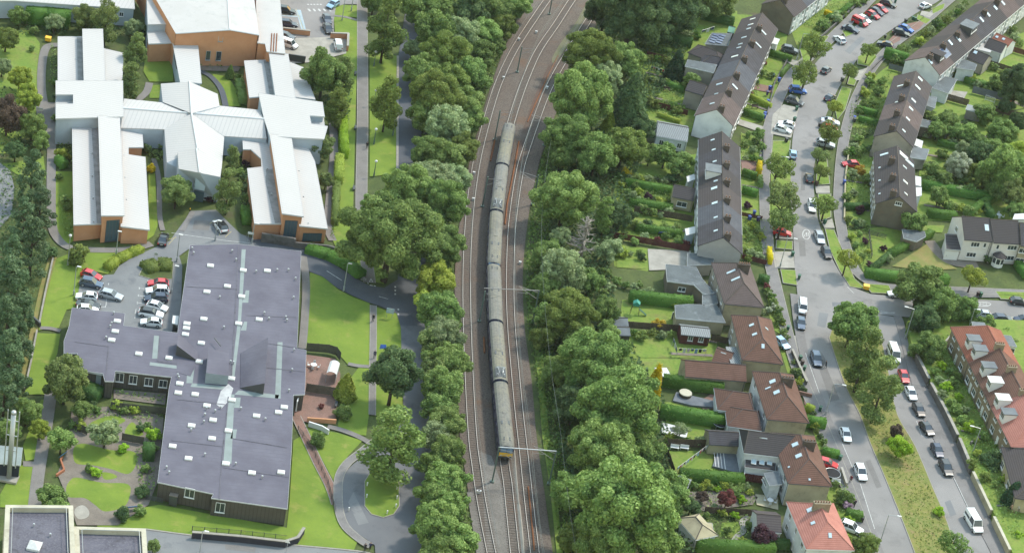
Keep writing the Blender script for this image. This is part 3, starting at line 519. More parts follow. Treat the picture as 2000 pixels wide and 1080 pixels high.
rod('cable_trough', [(1013, 985), (1018, 1030), (1022, 1085)], .28, .05, CONC, 'pale concrete cable trough between middle and eastern tracks at bottom', 'cable trough')
rod('cable_trough', [(1004, 880), (1008, 930), (1013, 984)], .16, .06, CONC, 'thin concrete trough right of the train front', 'cable trough')
for i, (x, y) in enumerate(((925, 341), (924, 392), (933, 963), (936, 963), (1015, 516), (983, 155), (1013, 80), (1047, 66), (1068, 174))):
 mb = MB(); mb.box((0, 0, .3), (.45, .35, .5)); mb.box((0, 0, .6), (.55, .4, .1))
 o = tag(inst('lineside_box', mb.mesh('lineside_box', WHITEP), None, G(x, y)), '%s small white lineside box from the top beside the tracks' % ORD[(3, 4, 7, 8, 5, 2, 1, 0, 6)[i]] if i not in (6, 7) else ('topmost small white lineside box beside the tracks' if i == 7 else 'second small white lineside box from the top'), 'equipment box', 'white lineside boxes')
TRAINB = paint('navy_train_paint', lin('3a3f66', .5), .35, 0, .5)
TRAINR = surf('train_roof_grey', lin('a3a19b', .5), lin('aea892', .5), .12, rough=.75, spec=.15, stain=.3, cstain=lin('8c8b86', .44), fine=2, cf=lin('918f89', .44))
TRAIND = paint('train_door', lin('5a6080', .5), .4)
TRAINY = paint('yellow_front', (.75, .42, .03, 1), .45)
train = thing('electric_train', (TW['middle'][0].lerp(TW['middle'][0], 0)), 'six-carriage electric train with grey roofs, navy sides and yellow front', 'train')
mid = (roofw[3].x, roofw[3].y, 0); train.location = mid
for ci in range(6):
 A = Vector((roofw[ci].x, roofw[ci].y, 0)); B = Vector((roofw[ci + 1].x, roofw[ci + 1].y, 0)); d = (B - A); L = d.length - .55; d.normalize(); C = (A + B) / 2
 ang = math.atan2(d.y, d.x)
 prof = [(-1.37, .95), (-1.41, 1.6), (-1.41, 2.7), (-1.33, 3.15), (-1.0, 3.5), (-.5, 3.68), (0, 3.74), (.5, 3.68), (1.0, 3.5), (1.33, 3.15), (1.41, 2.7), (1.41, 1.6), (1.37, .95)]
 cab_end = {0: -1, 2: 1, 3: -1, 5: 1}.get(ci, 0)
 car = MB(); xs = [-L / 2, L / 2]; n = len(prof)
 def station(x, k=1.0, drop=0.0): return [(x, y * k, z - (drop if z > 3 else 0)) for y, z in prof]
 secs = [station(-L / 2), station(L / 2)]
 if cab_end == 1: secs = [station(-L / 2), station(L / 2 - 1.0), station(L / 2 - .3, .96, .12), station(L / 2, .9, .3)]
 if cab_end == -1: secs = [station(-L / 2, .9, .3), station(-L / 2 + .3, .96, .12), station(-L / 2 + 1.0), station(L / 2)]
 vs = [v for s_ in secs for v in s_]; fs = []; mi = []
 body = MB(); roof = MB()
 for k in range(len(secs) - 1):
  for j in range(n - 1):
   q = (k * n + j, k * n + j + 1, (k + 1) * n + j + 1, (k + 1) * n + j)
   (roof if 3 <= j <= n - 5 else body).add([vs[i] for i in q], [(0, 1, 2, 3)])
 body.add(secs[0], [tuple(range(n))]); body.add(secs[-1], [tuple(range(n - 1, -1, -1))])
 carr = inst('carriage', body.mesh('carriage', TRAINB, smooth=False), train, Vector((C.x, C.y, 0)) - Vector(mid), (0, 0, ang))
 roof.build('roof', TRAINR, carr, smooth=True)
 for s in (-1, 1):      # windows, doors
  nw = 7
  for w in range(nw):
   x = -L / 2 + 2.2 + w * (L - 4.4) / (nw - 1)
   if w in (2, 4):
    mb = MB(); mb.box((x, s * 1.425, 1.95), (1.25, .03, 1.9)); mb.build('door', TRAIND, carr)
   mb = MB(); mb.box((x, s * 1.435, 2.3), (1.3 if w not in (2, 4) else .9, .04, .75)); mb.build('window', GLASS, carr)
  mb = MB(); mb.box((0, s * 1.1, .62), (L - 6, .5, .62)); mb.build('underframe', DARKM, carr)
 for bx in (-L / 2 + 3.2, L / 2 - 3.2):
  mb = MB()
  for ax in (-1.2, 1.2):
   for s in (-1, 1): mb.tube([(bx + ax, s * .68, .7), (bx + ax, s * .82, .7)], .42, 10)
  mb.box((bx, 0, .62), (3.3, 1.9, .4)); mb.build('bogie', DARKM, carr)
 for x, y in ((-3.5 if ci in (1, 4) else -5, .62), (-3.5 if ci in (1, 4) else -5, -.62)):      # roof vents
  mb = MB(); mb.box((x + (8 if ci in (2, 5) else 4.5) * (1 if ci % 3 != 1 else 1), y, 3.66), (1.0, .3, .1)); mb.build('roof_vent', DARKM, carr)
 mb = MB(); mb.box((0 if ci % 3 else -1, 0, 3.76), (.8, .7, .06)); mb.build('roof_hatch', TRAINR, carr)
 for x in (-L / 2 + .06, L / 2 - .06):
  if (x > 0 and cab_end == 1) or (x < 0 and cab_end == -1): continue
  mb = MB(); mb.tube([(x, y * 1.01, z + .015) for y, z in prof[1:-1]], .07, 4); mb.build('end_band', DARKM, carr)
 if ci in (1, 4):        # pantograph well near the forward end
  mb = MB(); mb.box((L / 2 - 2.3, 0, 3.7), (3.0, 1.9, .1)); mb.build('pantograph_well', DARKM, carr)
  mb = MB(); x0 = L / 2 - 2.3
  for s in (-1, 1): mb.tube([(x0 - 1.0, s * .4, 3.8), (x0 + .7, s * .35, 4.15), (x0 - .5, s * .5, 4.55)], .06, 5)
  mb.tube([(x0 - .5, -.85, 4.55), (x0 - .5, .85, 4.55)], .06, 5)
  for ax in (-1, 1):
   for s in (-1, 1): mb.tube([(x0 + ax, s * .6, 3.72), (x0 + ax, s * .6, 4.02)], .13, 6)
  mb.build('pantograph', GREYM, carr)
 if cab_end:
  e = cab_end; xx = e * L / 2
  for yy in (-.56, .56): mb = MB(); mb.box((xx + e * .03, yy, 2.62), (.08, 1.04, 1.15)); mb.build('windscreen', SCREEN, carr)
  mb = MB(); mb.box((xx + e * .05, 0, 1.62), (.1, 2.4, .75)); mb.build('yellow_panel', TRAINY, carr)
  mb = MB(); mb.box((xx + e * .05, 0, 1.1), (.1, 2.0, .42)); mb.box((xx + e * .12, 0, .95), (.3, .5, .4)); mb.build('buffer_beam', DARKM, carr)
  for s in (-1, 1): mb = MB(); mb.box((xx + e * .09, s * .85, 1.45), (.06, .3, .18)); mb.build('headlight', WHITEP, carr)
  for s in (-1, 1):
   for q in (1.6, 2.2): mb = MB(); mb.box((xx - e * q, s * .5 , 3.7), (.35, .22, .1)); mb.build('roof_vent', DARKM, carr)
GANT = paint('gantry_grey', (.2, .19, .18, 1), .6)
WIRED = paint('dark_wire', (.16, .18, .165, 1), .6)
def mast(x, y, h, dirx, diry, reach, label, boom=None):
 p = G(x, y); m = thing('catenary_mast', p, label, 'catenary mast', 'overhead line masts along the railway')
 mb = MB(); mb.box((0, 0, h / 2), (.26, .22, h)); mb.box((0, 0, .15), (.7, .7, .3)); mb.build('post', GREENM, m)
 d = Vector((dirx, diry, 0)).normalized()
 mb = MB(); mb.tube([(0, 0, h - .5), d * reach + Vector((0, 0, h - .2))], .05, 5); mb.tube([(0, 0, h - 2), d * reach * .92 + Vector((0, 0, h - .4))], .045, 5); mb.tube([d * reach * .5 + Vector((0, 0, h - 1.3)), d * reach + Vector((0, 0, h - 1.6))], .04, 5); mb.build('cantilever_arm', GANT, m)
 if boom:
  q = G(boom[0], boom[1], h); v = q - p
  mb = MB(); mb.box(((v.x) / 2, v.y / 2, h), (v.xy.length, .16, .13) if label[0] == 'c' and 'long' in label else (v.xy.length, .13, .12), math.atan2(v.y, v.x)); mb.build('boom', GREYM if 'long' in label else GANT, m)
 return m
mast(1072.5, 29, 6.5, 1, .6, 3, 'dark catenary mast at the top between western and middle tracks'); mast(1010, 142, 6.6, 1, .3, 3, 'catenary mast upstream of the train between western and middle tracks')
mast(966, 274, 7.4, 1, .2, 3, 'catenary mast left of the rear carriage'); mast(942, 404, 7.2, 1, .1, 3, 'catenary mast left of the second carriage'); mast(936, 628, 7, 1, -.1, 3, 'catenary mast left of the fourth carriage'); mast(961, 941, 7.6, 1, -.2, 2.6, 'catenary mast just left of the train front')
mast(1062, 285, 7.2, -1, -.1, 4, 'catenary mast right of the tracks level with the rear carriage'); mast(1040, 630, 7.4, -1, .1, 4, 'catenary mast right of the tracks level with the fourth carriage', boom=(945, 563))
mast(1040, 400, 7.2, -1, .1, 4, 'catenary mast right of the tracks level with the third carriage'); mast(1072, 945, 7.2, -1, .1, 4, 'catenary mast right of the train front with long grey boom', boom=(976, 873)); mast(1122, 160, 6.8, -1, -.5, 4, 'catenary mast beside the upper eastern track')
for nm, key, offx, zz, lb in (('contact_wire', 'middle', 0, 5.0, 'contact wire above the train track'), ('contact_wire', 'east', 0, 5.0, 'contact wire above the eastern track'), ('contact_wire', 'west', 0, 5.0, 'contact wire above the western track'), ('catenary_wire', 'middle', .0, 6.0, 'upper catenary wire above the train track'), ('catenary_wire', 'east', 0, 6.0, 'upper catenary wire above the eastern track'), ('feeder_wire', 'east', -5.2, 6.9, 'feeder wire along the right edge of the railway')):
 pp = resample(TW[key], 6.0); mb = MB(); Q = []
 for i, p in enumerate(pp):
  t = (pp[min(i + 1, len(pp) - 1)] - pp[max(i - 1, 0)]).normalized(); nn = Vector((-t.y, t.x, 0)); q = p + nn * offx * (-1 if key != 'x' else 1); Q.append((q.x, q.y, zz + .35 * math.sin(i * .8) * (zz > 5.5)))
 if nm == 'feeder_wire':
  Q = [(q[0] - 0, q[1], q[2]) for q in Q]
 mb.tube(Q, .02, 3); tag(mb.build(nm, WIRED, loc=Q[0]), lb, 'overhead wire')
# ================================================================== VEGETATION
def cards(rng, P, Nn, size, tint, bend=.25):
 """leaf-clump faces: irregular 4-gons at P facing about Nn. returns verts, faces(quads), tint per vertex"""
 n = len(P); Nn = Nn + rng.normal(0, .55, (n, 3)); Nn /= np.linalg.norm(Nn, axis=1)[:, None] + 1e-9
 ref = rng.normal(0, 1, (n, 3)); A = np.cross(Nn, ref); A /= np.linalg.norm(A, axis=1)[:, None] + 1e-9; B = np.cross(Nn, A)
 s = size * rng.uniform(.45, 1.35, (n, 1)); V = np.empty((n, 4, 3))
 for k, (a, b) in enumerate(((-.5, -.1), (.05, -.5), (.5, .12), (-.08, .5))):
  V[:, k] = P + A * s * (a + rng.uniform(-.12, .12, (n, 1))) + B * s * (b + rng.uniform(-.12, .12, (n, 1))) + Nn * s * rng.uniform(-bend, bend, (n, 1))
 return V.reshape(-1, 3), np.arange(n * 4).reshape(n, 4), np.repeat(tint, 4)
def quadmesh(name, V, F, T, mat):
 me = bpy.data.meshes.new(name); me.vertices.add(len(V)); me.vertices.foreach_set('co', V.astype(np.float32).ravel())
 me.loops.add(F.size); me.loops.foreach_set('vertex_index', F.astype(np.int32).ravel()); me.polygons.add(len(F))
 me.polygons.foreach_set('loop_start', np.arange(len(F), dtype=np.int32) * 4); me.polygons.foreach_set('loop_total', np.full(len(F), 4, np.int32))
 at = me.attributes.new('tint', 'FLOAT', 'POINT'); at.data.foreach_set('value', T.astype(np.float32)); me.materials.append(mat); me.update(calc_edges=True); return me
def sph(rng, n):
 d = rng.normal(0, 1, (n, 3)); return d / np.linalg.norm(d, axis=1)[:, None]
def core_quads(c, r, sq=.9):
 """coarse 6x4 quad ball so that the crown is not see-through"""
 V = []; F = []; nu, nv = 8, 5
 for j in range(nv + 1):
  ph = math.pi * (j / nv) * .96 + .06
  for i in range(nu): V.append((c[0] + r * math.sin(ph) * math.cos(i * 2 * math.pi / nu), c[1] + r * math.sin(ph) * math.sin(i * 2 * math.pi / nu), c[2] + r * sq * math.cos(ph)))
 for j in range(nv):
  for i in range(nu): F.append((j * nu + i, (j + 1) * nu + i, (j + 1) * nu + (i + 1) % nu, j * nu + (i + 1) % nu))
 return np.array(V), np.array(F)
def crown_from_lobes(name, rng, lobes, leaf, dens, mat, core=.68, up=.25):
 Vs, Fs, Ts = [], [], []; b = 0
 C = np.array([l[0] for l in lobes]); Rr = np.array([l[1] for l in lobes])
 for i, (c, r) in enumerate(lobes):
  n = int(dens * 4 * math.pi * r * r); d = sph(rng, n); d[:, 2] = d[:, 2] * .9 + up * .35; d /= np.linalg.norm(d, axis=1)[:, None]
  P = np.array(c) + d * (r * rng.uniform(.78, 1.1, (n, 1))) * np.array([1, 1, .85])
  keep = np.ones(n, bool)
  for j in range(len(lobes)):
   if j != i: keep &= np.linalg.norm((P - C[j]) / np.array([1, 1, .85]), axis=1) > Rr[j] * .74
  P = P[keep]; d = d[keep]
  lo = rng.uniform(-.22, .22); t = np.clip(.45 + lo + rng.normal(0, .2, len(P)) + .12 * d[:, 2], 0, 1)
  V, F, T = cards(rng, P, d + np.array([0, 0, up]), leaf, t); Vs.append(V); Fs.append(F + b); Ts.append(T); b += len(V)
  if core:
   V, F = core_quads(c, r * core); Vs.append(V); Fs.append(F + b); Ts.append(np.full(len(V), .4)); b += len(V)
 return quadmesh(name, np.vstack(Vs), np.vstack(Fs), np.concatenate(Ts), mat)
def trunk_mesh(name, seed, R, zc, mat, r0=None, limbs=5, lean=0):
 rnd = random.Random(seed); mb = MB(); r0 = r0 or R * .055
 mb.tube([(0, 0, -.3), (lean * .2, 0, zc * .4), (lean * .5, .1 * R * .3, zc * .75), (lean * .6, .05, zc * 1.15)], [r0 * 1.3, r0, r0 * .75, r0 * .3], 7)
 for i in range(limbs):
  a = i * 6.283 / limbs + rnd.uniform(-.4, .4); z0 = zc * rnd.uniform(.4, .75); l = R * rnd.uniform(.55, .85)
  mb.tube([(lean * .3, 0, z0), (math.cos(a) * l * .45, math.sin(a) * l * .45, z0 + l * .35), (math.cos(a) * l, math.sin(a) * l, z0 + l * .65)], [r0 * .55, r0 * .38, r0 * .12], 5)
 return mb.mesh(name, mat, smooth=True)
PROTO = {}
def broad(key, seed, R, nl, leaf, dens, zc=1.22, V=.92, lob=(.26, .42), mat='green', open_=0, zjit=1.0):
 rng = np.random.default_rng(seed); L = []
 for i in range(nl):
  y = 1 - 2 * (i + .5) / nl; y = y * .98; ph = i * 2.39996 + rng.uniform(-.35, .35); rr = math.sqrt(max(0, 1 - y * y)); k = rng.uniform(.42, .82) if i % 6 else rng.uniform(.8, .94)
  r = R * rng.uniform(*lob)
  L.append(((R * k * rr * math.cos(ph), R * k * rr * math.sin(ph), R * zc + R * V * k * y * zjit), r))
 if not open_: L.append(((0, 0, R * zc), R * .56))
 PROTO[key] = (R, zc * R, crown_from_lobes('crown_' + key, rng, L, leaf, dens, LF[mat], core=0 if open_ else .68), trunk_mesh('trunk_' + key, seed, R, R * zc, BARK))
for i in range(3): broad('big%d' % i, 11 + i, 8.5, 84 + 12 * i, .42, 14, lob=(.12, .26))
for i in range(4): broad('med%d' % i, 21 + i, 4.6, 44 + 8 * i, .34, 19, lob=(.14, .32))
for i in range(3): broad('small%d' % i, 31 + i, 2.4, 22 + 4 * i, .26, 26, zc=1.3, V=.85, lob=(.2, .38))
for i in range(2): broad('street%d' % i, 41 + i, 3.2, 20, .28, 19, zc=1.55, V=.62, lob=(.2, .36), open_=1)
for i in range(3): broad('shrub%d' % i, 51 + i, 1.3, 9, .24, 26, zc=.72, V=.75)
broad('plane', 61, 12.0, 130, .44, 13, zc=1.0, V=.78, lob=(.09, .2))
broad('maple', 62, 5.6, 36, .38, 15, zc=1.55, V=.8, lob=(.16, .32))
broad('ball', 63, 1.5, 22, .2, 40, zc=.85, V=1, lob=(.4, .46))
def birch(key, seed, R, H):
 rng = np.random.default_rng(seed); L = []
 for i in range(34):
  t = rng.uniform(.14, 1) ; a = rng.uniform(0, 6.28); prof = math.sin(math.pi * min(1, t * .82 + .12)) ** .8; rr = R * prof * rng.uniform(.3, .78)
  L.append(((rr * math.cos(a), rr * math.sin(a), H * t * .93), R * rng.uniform(.2, .34) * (.75 + .4 * prof)))
 PROTO[key] = (R, H * .52, crown_from_lobes('crown_' + key, rng, L, .3, 18, LF['birch'], core=.5, up=-.15), trunk_mesh('trunk_' + key, seed, R, H * .6, BARK, R * .05))
birch('birch0', 71, 3.6, 13.5); birch('birch1', 72, 3.2, 11)
def pine(key, seed, R, H):
 rng = np.random.default_rng(seed); L = []
 for i in range(46):
  t = rng.uniform(.16, 1); a = rng.uniform(0, 6.28); prof = (1 - t) ** .55 * .95 + .16; rr = R * prof * rng.uniform(.35, .95)
  L.append(((rr * math.cos(a), rr * math.sin(a), H * t - .1 * rr), R * rng.uniform(.15, .26)))
 PROTO[key] = (R, H * .5, crown_from_lobes('crown_' + key, rng, L, .34, 17, LF['pine'], core=.45, up=.4), trunk_mesh('trunk_' + key, seed, R * .6, H * .75, BARK, .28))
pine('pine0', 81, 4.4, 15); pine('pine1', 82, 4.0, 13)
def cone(key, seed, R, H, mat, tip=.06, n=2600, leaf=.26):
 rng = np.random.default_rng(seed); t = 1 - np.sqrt(rng.uniform(0, 1, n)) * .995; a = rng.uniform(0, 6.28, n)
 prof = np.where(t < .15, .75 + t * 1.6, (1 - t) ** (.7 if tip < .1 else .35)) ; r = R * np.clip(prof, tip, 1.05) * (1 + .1 * np.sin(a * 5 + t * 9)) * rng.uniform(.86, 1.08, n)
 P = np.stack([r * np.cos(a), r * np.sin(a), t * H], 1); Nn = np.stack([np.cos(a), np.sin(a), np.full(n, .45)], 1)
 V, F, T = cards(rng, P, Nn, leaf, np.clip(.45 + rng.normal(0, .22, n), 0, 1))
 cv = []; cf = []
 for j, tt in enumerate((0.02, .3, .6, .97)):
  pr = (1 - tt) ** (.7 if tip < .1 else .35) * .86
  for k in range(8): cv.append((R * max(pr, .03) * math.cos(k * .785), R * max(pr, .03) * math.sin(k * .785), tt * H))
 for j in range(3):
  for k in range(8): cf.append((j * 8 + k, j * 8 + (k + 1) % 8, (j + 1) * 8 + (k + 1) % 8, (j + 1) * 8 + k))
 V2 = np.vstack([V, np.array(cv)]); F2 = np.vstack([F, np.array(cf) + len(V)]); T2 = np.concatenate([T, np.full(len(cv), .1)])
 PROTO[key] = (R, H * .45, quadmesh('crown_' + key, V2, F2, T2, LF[mat]), trunk_mesh('trunk_' + key, seed, R * .4, H * .3, BARK, .12, 0))
cone('cone', 91, 1.5, 4.6, 'fir'); cone('column', 92, 1.5, 6.2, 'gold', tip=.5); cone('fir', 93, 2.8, 9.5, 'fir', n=4200, leaf=.36)
def bare(key, seed):
 rnd = random.Random(seed); mb = MB(); H = 9.5
 mb.tube([(0, 0, -.2), (.1, 0, 3), (0, .2, 6), (.2, .1, H)], [.28, .22, .15, .04], 7)
 me = mb.mesh('trunk_' + key, BARKD, smooth=True); mb = MB()
 for i in range(46):
  z = rnd.uniform(2.2, 9); a = rnd.uniform(0, 6.28); l = rnd.uniform(1.2, 3.0) * (1.15 - z / 14); p = Vector((.1, .1, z)); pts = [p]
  for k in range(4):
   a += rnd.uniform(-.6, .6); p = p + Vector((math.cos(a) * l / 4, math.sin(a) * l / 4, rnd.uniform(-.1, .35) * l / 4 * (2 if k == 3 else 1))); pts.append(p)
  mb.tube(pts, [.17, .14, .11, .08, .04], 4)
  if rnd.random() < .7:
   q = pts[2]; b = a + rnd.choice((-1, 1)) * .9; mb.tube([q, q + Vector((math.cos(b), math.sin(b), .3)) * l * .45], [.09, .03], 4)
 PROTO[key] = (3.0, 5.0, mb.mesh('crown_' + key, BARKD), me)
bare('dead', 5)
_rv = random.Random(77)
def tree(px, py, r, kind, leaf, label, cat='tree', group=None, name=None, zs=1.0, z0=0.0, zcs=None):
 """px,py: picture position of the crown centre; r: half width of the crown in picture pixels."""
 if isinstance(kind, tuple): kind = kind[_rv.randrange(len(kind))]
 R0, zc0, cm, tm = PROTO[kind]; R = r / ppm(px, py); s = R / R0; loc = G(px, py, z0 + zc0 * s * zs); loc.z = z0
 o = thing(name or ('tree' if cat == 'tree' else cat.replace(' ', '_')), loc, label, cat, group, _rv.uniform(0, 6.28)); o.scale = (s * _rv.uniform(.9, 1.14), s * _rv.uniform(.9, 1.14), s * zs * _rv.uniform(.88, 1.1))
 inst('trunk' if cat == 'tree' else 'stem', tm, o); inst('crown' if cat == 'tree' else 'foliage', cm, o, mat=LF[leaf]); return o
BIG = ('big0', 'big1', 'big2'); MED = ('med0', 'med1', 'med2', 'med3'); SMA = ('small0', 'small1', 'small2'); STR = ('street0', 'street1'); SHR = ('shrub0', 'shrub1', 'shrub2')
def row(lst, fmt, group, cat='tree', **kw):
 if 'belt' in group or 'wood' in group: lst = [(x, y, r, k, l if _rv.random() < .55 else _rv.choice(('green', 'mid', 'mid', 'green', 'olive', 'pale', 'birch')) if l != 'dark' else l) for x, y, r, k, l in lst]
 for i, t in enumerate(lst): tree(*t, fmt % ORD[i], cat, group, **kw)
B1 = [(1010, 8, 24, MED, 'green'), (965, 18, 32, MED, 'green'), (915, 20, 34, MED, 'dark'), (868, 14, 32, MED, 'green'), (822, 14, 32, MED, 'green'), (985, 50, 24, MED, 'mid'), (946, 62, 30, MED, 'mid'), (900, 66, 36, MED, 'mid'), (850, 62, 38, MED, 'green'), (938, 105, 30, MED, 'olive'), (970, 88, 18, SMA, 'green'),
      (806, 92, 20, MED, 'pale'), (868, 108, 42, BIG, 'mid'), (918, 140, 34, MED, 'green'), (826, 135, 34, MED, 'mid'), (880, 155, 36, MED, 'olive'), (938, 158, 22, SMA, 'green'), (852, 192, 46, BIG, 'green'), (905, 200, 34, MED, 'mid'), (922, 232, 24, MED, 'mid'), (832, 226, 30, MED, 'mid'), (876, 242, 38, MED, 'green'),
      (836, 292, 32, MED, 'mid'), (905, 288, 26, MED, 'mid'), (868, 300, 36, MED, 'mid'), (846, 344, 40, MED, 'mid'), (888, 350, 28, MED, 'green'), (870, 398, 42, BIG, 'green'), (862, 470, 40, BIG, 'green')]
B1 = [(x, y, r * 1.14, k, l) for x, y, r, k, l in B1]; row(B1, '%s tree down from the top in the upper tree belt left of the railway', 'upper belt left of the railway')
B2 = [(850, 545, 34, MED, 'yellow'), (832, 590, 22, SMA, 'yellow'), (858, 606, 38, MED, 'yellow'), (868, 652, 36, MED, 'pale'), (846, 672, 26, SMA, 'pale'), (872, 704, 36, MED, 'mid'), (846, 730, 26, SMA, 'mid'), (868, 752, 36, MED, 'mid'), (852, 790, 28, SMA, 'lime'), (872, 822, 32, MED, 'mid'), (850, 850, 28, SMA, 'mid'), (876, 880, 34, MED, 'mid'), (842, 905, 24, SMA, 'mid'), (872, 935, 40, MED, 'pale'), (848, 965, 30, MED, 'mid'), (880, 990, 34, MED, 'yellow'), (850, 1025, 40, MED, 'mid'), (888, 1050, 36, MED, 'mid'), (856, 1078, 36, MED, 'green')]
B2 = [(x, y, r * 1.14, k, l) for x, y, r, k, l in B2]; row(B2, '%s tree down from the big spreading tree in the lower railway belt', 'lower belt left of the railway')
tree(764, 462, 99, 'plane', 'green', 'huge broad spreading tree over the path end, largest on the campus'); tree(796, 372, 50, BIG, 'mid', 'broad tree directly behind the huge spreading tree'); tree(728, 400, 26, MED, 'mid', 'round tree left behind the huge spreading tree'); tree(838, 380, 38, MED, 'green', 'tree squeezed between huge spreading tree and railway belt')
tree(755, 48, 42, 'birch0', 'green', 'tall upright tree at the top between path and shaded road', zs=1.0); tree(730, 2, 24, MED, 'green', 'tree cut by the top edge beside the path'); tree(775, -8, 30, MED, 'dark', 'dark tree at top edge over shaded road'); tree(756, 205, 33, 'birch1', 'olive', 'slender yellow-green tree on the verge below the tall upright tree')
tree(772, 716, 52, 'maple', 'dark', 'dark round maple with bare trunk on the roadside lawn', zs=1.1); tree(768, 872, 60, 'birch0', 'mid', 'green drooping tree at the turning circle island', zs=.72)
for t in ((632, 142, 46, MED, 'green', 'bushy tree beside the east wing under the service yard'), (668, 150, 26, 'birch1', 'birch', 'birch right of the service yard by the path'), (662, 205, 28, 'birch1', 'olive', 'birch right of the east wing cross block'), (626, 282, 27, MED, 'birch', 'loose tree overhanging the east wing low roof'), (637, 350, 18, SMA, 'birch', 'small tree beside the east wing lower roof'),
          (345, 372, 32, MED, 'birch', 'rounded tree left of the white entrance porch'), (368, 338, 15, SMA, 'olive', 'small tree touching the white cross roof'), (446, 370, 28, 'birch0', 'birch', 'weeping birch right of the white entrance porch'), (452, 312, 20, 'birch1', 'birch', 'slim birch behind the weeping birch near the porch'),
          (268, 104, 23, 'birch1', 'birch', 'upper birch beside the west wing upper roof'), (258, 152, 25, 'birch1', 'birch', 'lower birch beside the west wing cross block'), (450, 140, 10, 'cone', 'green', 'small conical tree in the east courtyard lawn'),
          (170, 36, 27, MED, 'birch', 'tree in front of the top white shed, left of the tall one'), (208, 36, 30, 'birch0', 'birch', 'tall tree in front of the top white shed'), (262, 52, 20, MED, 'pale', 'small pale tree beside the brick building corner'), (106, 42, 18, SMA, 'pale', 'grey-green shrub tree in front of the laurel mass'), (285, 60, 12, SMA, 'dark', 'dark bush against the brick building end'),
          (12, 70, 28, MED, 'olive', 'olive tree at the left edge near the top'), (36, 28, 20, SMA, 'green', 'bush tree in the top left corner'), (4, 130, 18, MED, 'pale', 'pale tree cut by the left edge'), (38, 150, 26, MED, 'yellow', 'yellow-green tree at left above the copper tree'), (14, 226, 36, MED, 'copper', 'dark copper-leaved tree at the left edge'), (55, 190, 26, MED, 'yellow', 'yellow-green tree right of the copper tree top'), (62, 248, 26, MED, 'mid', 'green tree right below the copper tree'), (30, 292, 22, MED, 'dark', 'dark tree below the copper tree'), (80, 275, 18, SMA, 'mid', 'small tree beside the west path below copper tree'),
          (128, 742, 45, MED, 'birch', 'rounded tree against the lower building west wall'), (120, 856, 27, SMA, 'mid', 'round tree on the left of the sensory garden'), (206, 842, 31, SMA, 'pale', 'feathery grey-green tree in the middle of the sensory garden'), (160, 800, 20, SMA, 'green', 'bushy tree at the top left of the sensory garden'), (100, 965, 27, SMA, 'green', 'bushy tree above the cream parapet building'), (118, 990, 22, SMA, 'mid', 'low tree touching the cream parapet building'), (300, 1064, 16, SMA, 'birch', 'small tree beside the bottom road'),
          (52, 800, 30, MED, 'mid', 'light green tree below the pines at left'), (78, 838, 20, SMA, 'yellow', 'light sapling tree beside the lower path'), (18, 838, 24, MED, 'mid', 'tree behind the metal flue stack')):
 tree(*t)
PINES = [(62, 352, 32, 'pine1', 'pine'), (78, 410, 30, 'pine0', 'pine'), (48, 425, 32, 'pine1', 'pine'), (62, 478, 40, 'pine0', 'pine'), (22, 520, 34, 'pine1', 'pine'), (20, 580, 44, 'pine0', 'pine'), (48, 605, 26, 'pine1', 'pine'), (12, 650, 40, 'pine0', 'pine'), (40, 668, 30, 'pine1', 'pine'), (18, 720, 44, 'pine0', 'pine'), (8, 780, 34, 'pine1', 'pine'), (36, 762, 24, 'pine1', 'pine')]
row(PINES, '%s dark pine down from the top in the stand at the left edge', 'pines along the left edge')
B3 = [(1185, 14, 38, MED, 'dark'), (1235, 28, 58, BIG, 'dark'), (1325, 12, 52, BIG, 'dark'), (1282, 60, 30, MED, 'dark'), (1400, -2, 34, MED, 'mid'), (1152, 108, 44, BIG, 'green'), (1222, 112, 38, MED, 'green'), (1185, 150, 30, MED, 'green'), (1138, 186, 60, BIG, 'mid'), (1232, 205, 36, 'fir', 'dark'), (1110, 262, 46, BIG, 'green'), (1252, 246, 26, MED, 'dark'), (1165, 300, 40, MED, 'green'), (1218, 282, 38, MED, 'mid'), (1095, 310, 24, MED, 'green'), (1190, 240, 16, 'fir', 'yellow'),
      (1106, 380, 56, BIG, 'pale'), (1182, 420, 22, 'birch1', 'mid'), (1212, 420, 28, MED, 'dark'), (1094, 462, 20, MED, 'mid'), (1190, 486, 22, SMA, 'mid'), (1072, 500, 32, MED, 'green'), (1100, 532, 40, MED, 'pale'), (1152, 548, 26, MED, 'olive'), (1065, 560, 28, MED, 'green')]
B3 = [(x, y, r * 1.1, k, l) for x, y, r, k, l in B3]; row(B3, '%s tree down from the top in the wood right of the railway', 'upper wood right of the railway')
for q in tree(1144, 460, 36, 'dead', 'green', 'bare dead tree with pale twisted branches right of the railway').children: q.material_slots[0].material = BARKD
B4 = [(1110, 612, 52, BIG, 'pale'), (1182, 606, 30, MED, 'green'), (1065, 612, 24, SMA, 'pale'), (1060, 660, 24, SMA, 'mid'), (1135, 660, 36, MED, 'green'), (1185, 648, 28, MED, 'mid'), (1160, 712, 64, BIG, 'green'), (1208, 728, 44, MED, 'green'), (1090, 722, 32, MED, 'green'), (1204, 800, 86, BIG, 'green'), (1122, 786, 40, MED, 'dark'), (1256, 842, 36, MED, 'green'), (1178, 884, 72, BIG, 'mid'), (1250, 885, 50, MED, 'green'), (1222, 990, 106, BIG, 'mid'), (1120, 960, 44, MED, 'green'), (1300, 960, 46, MED, 'green'), (1180, 1062, 62, BIG, 'mid'), (1285, 1052, 54, MED, 'mid'), (1120, 1050, 36, MED, 'green')]
row(B4, '%s tree down in the big domed wood right of the lower tracks', 'lower wood right of the railway')
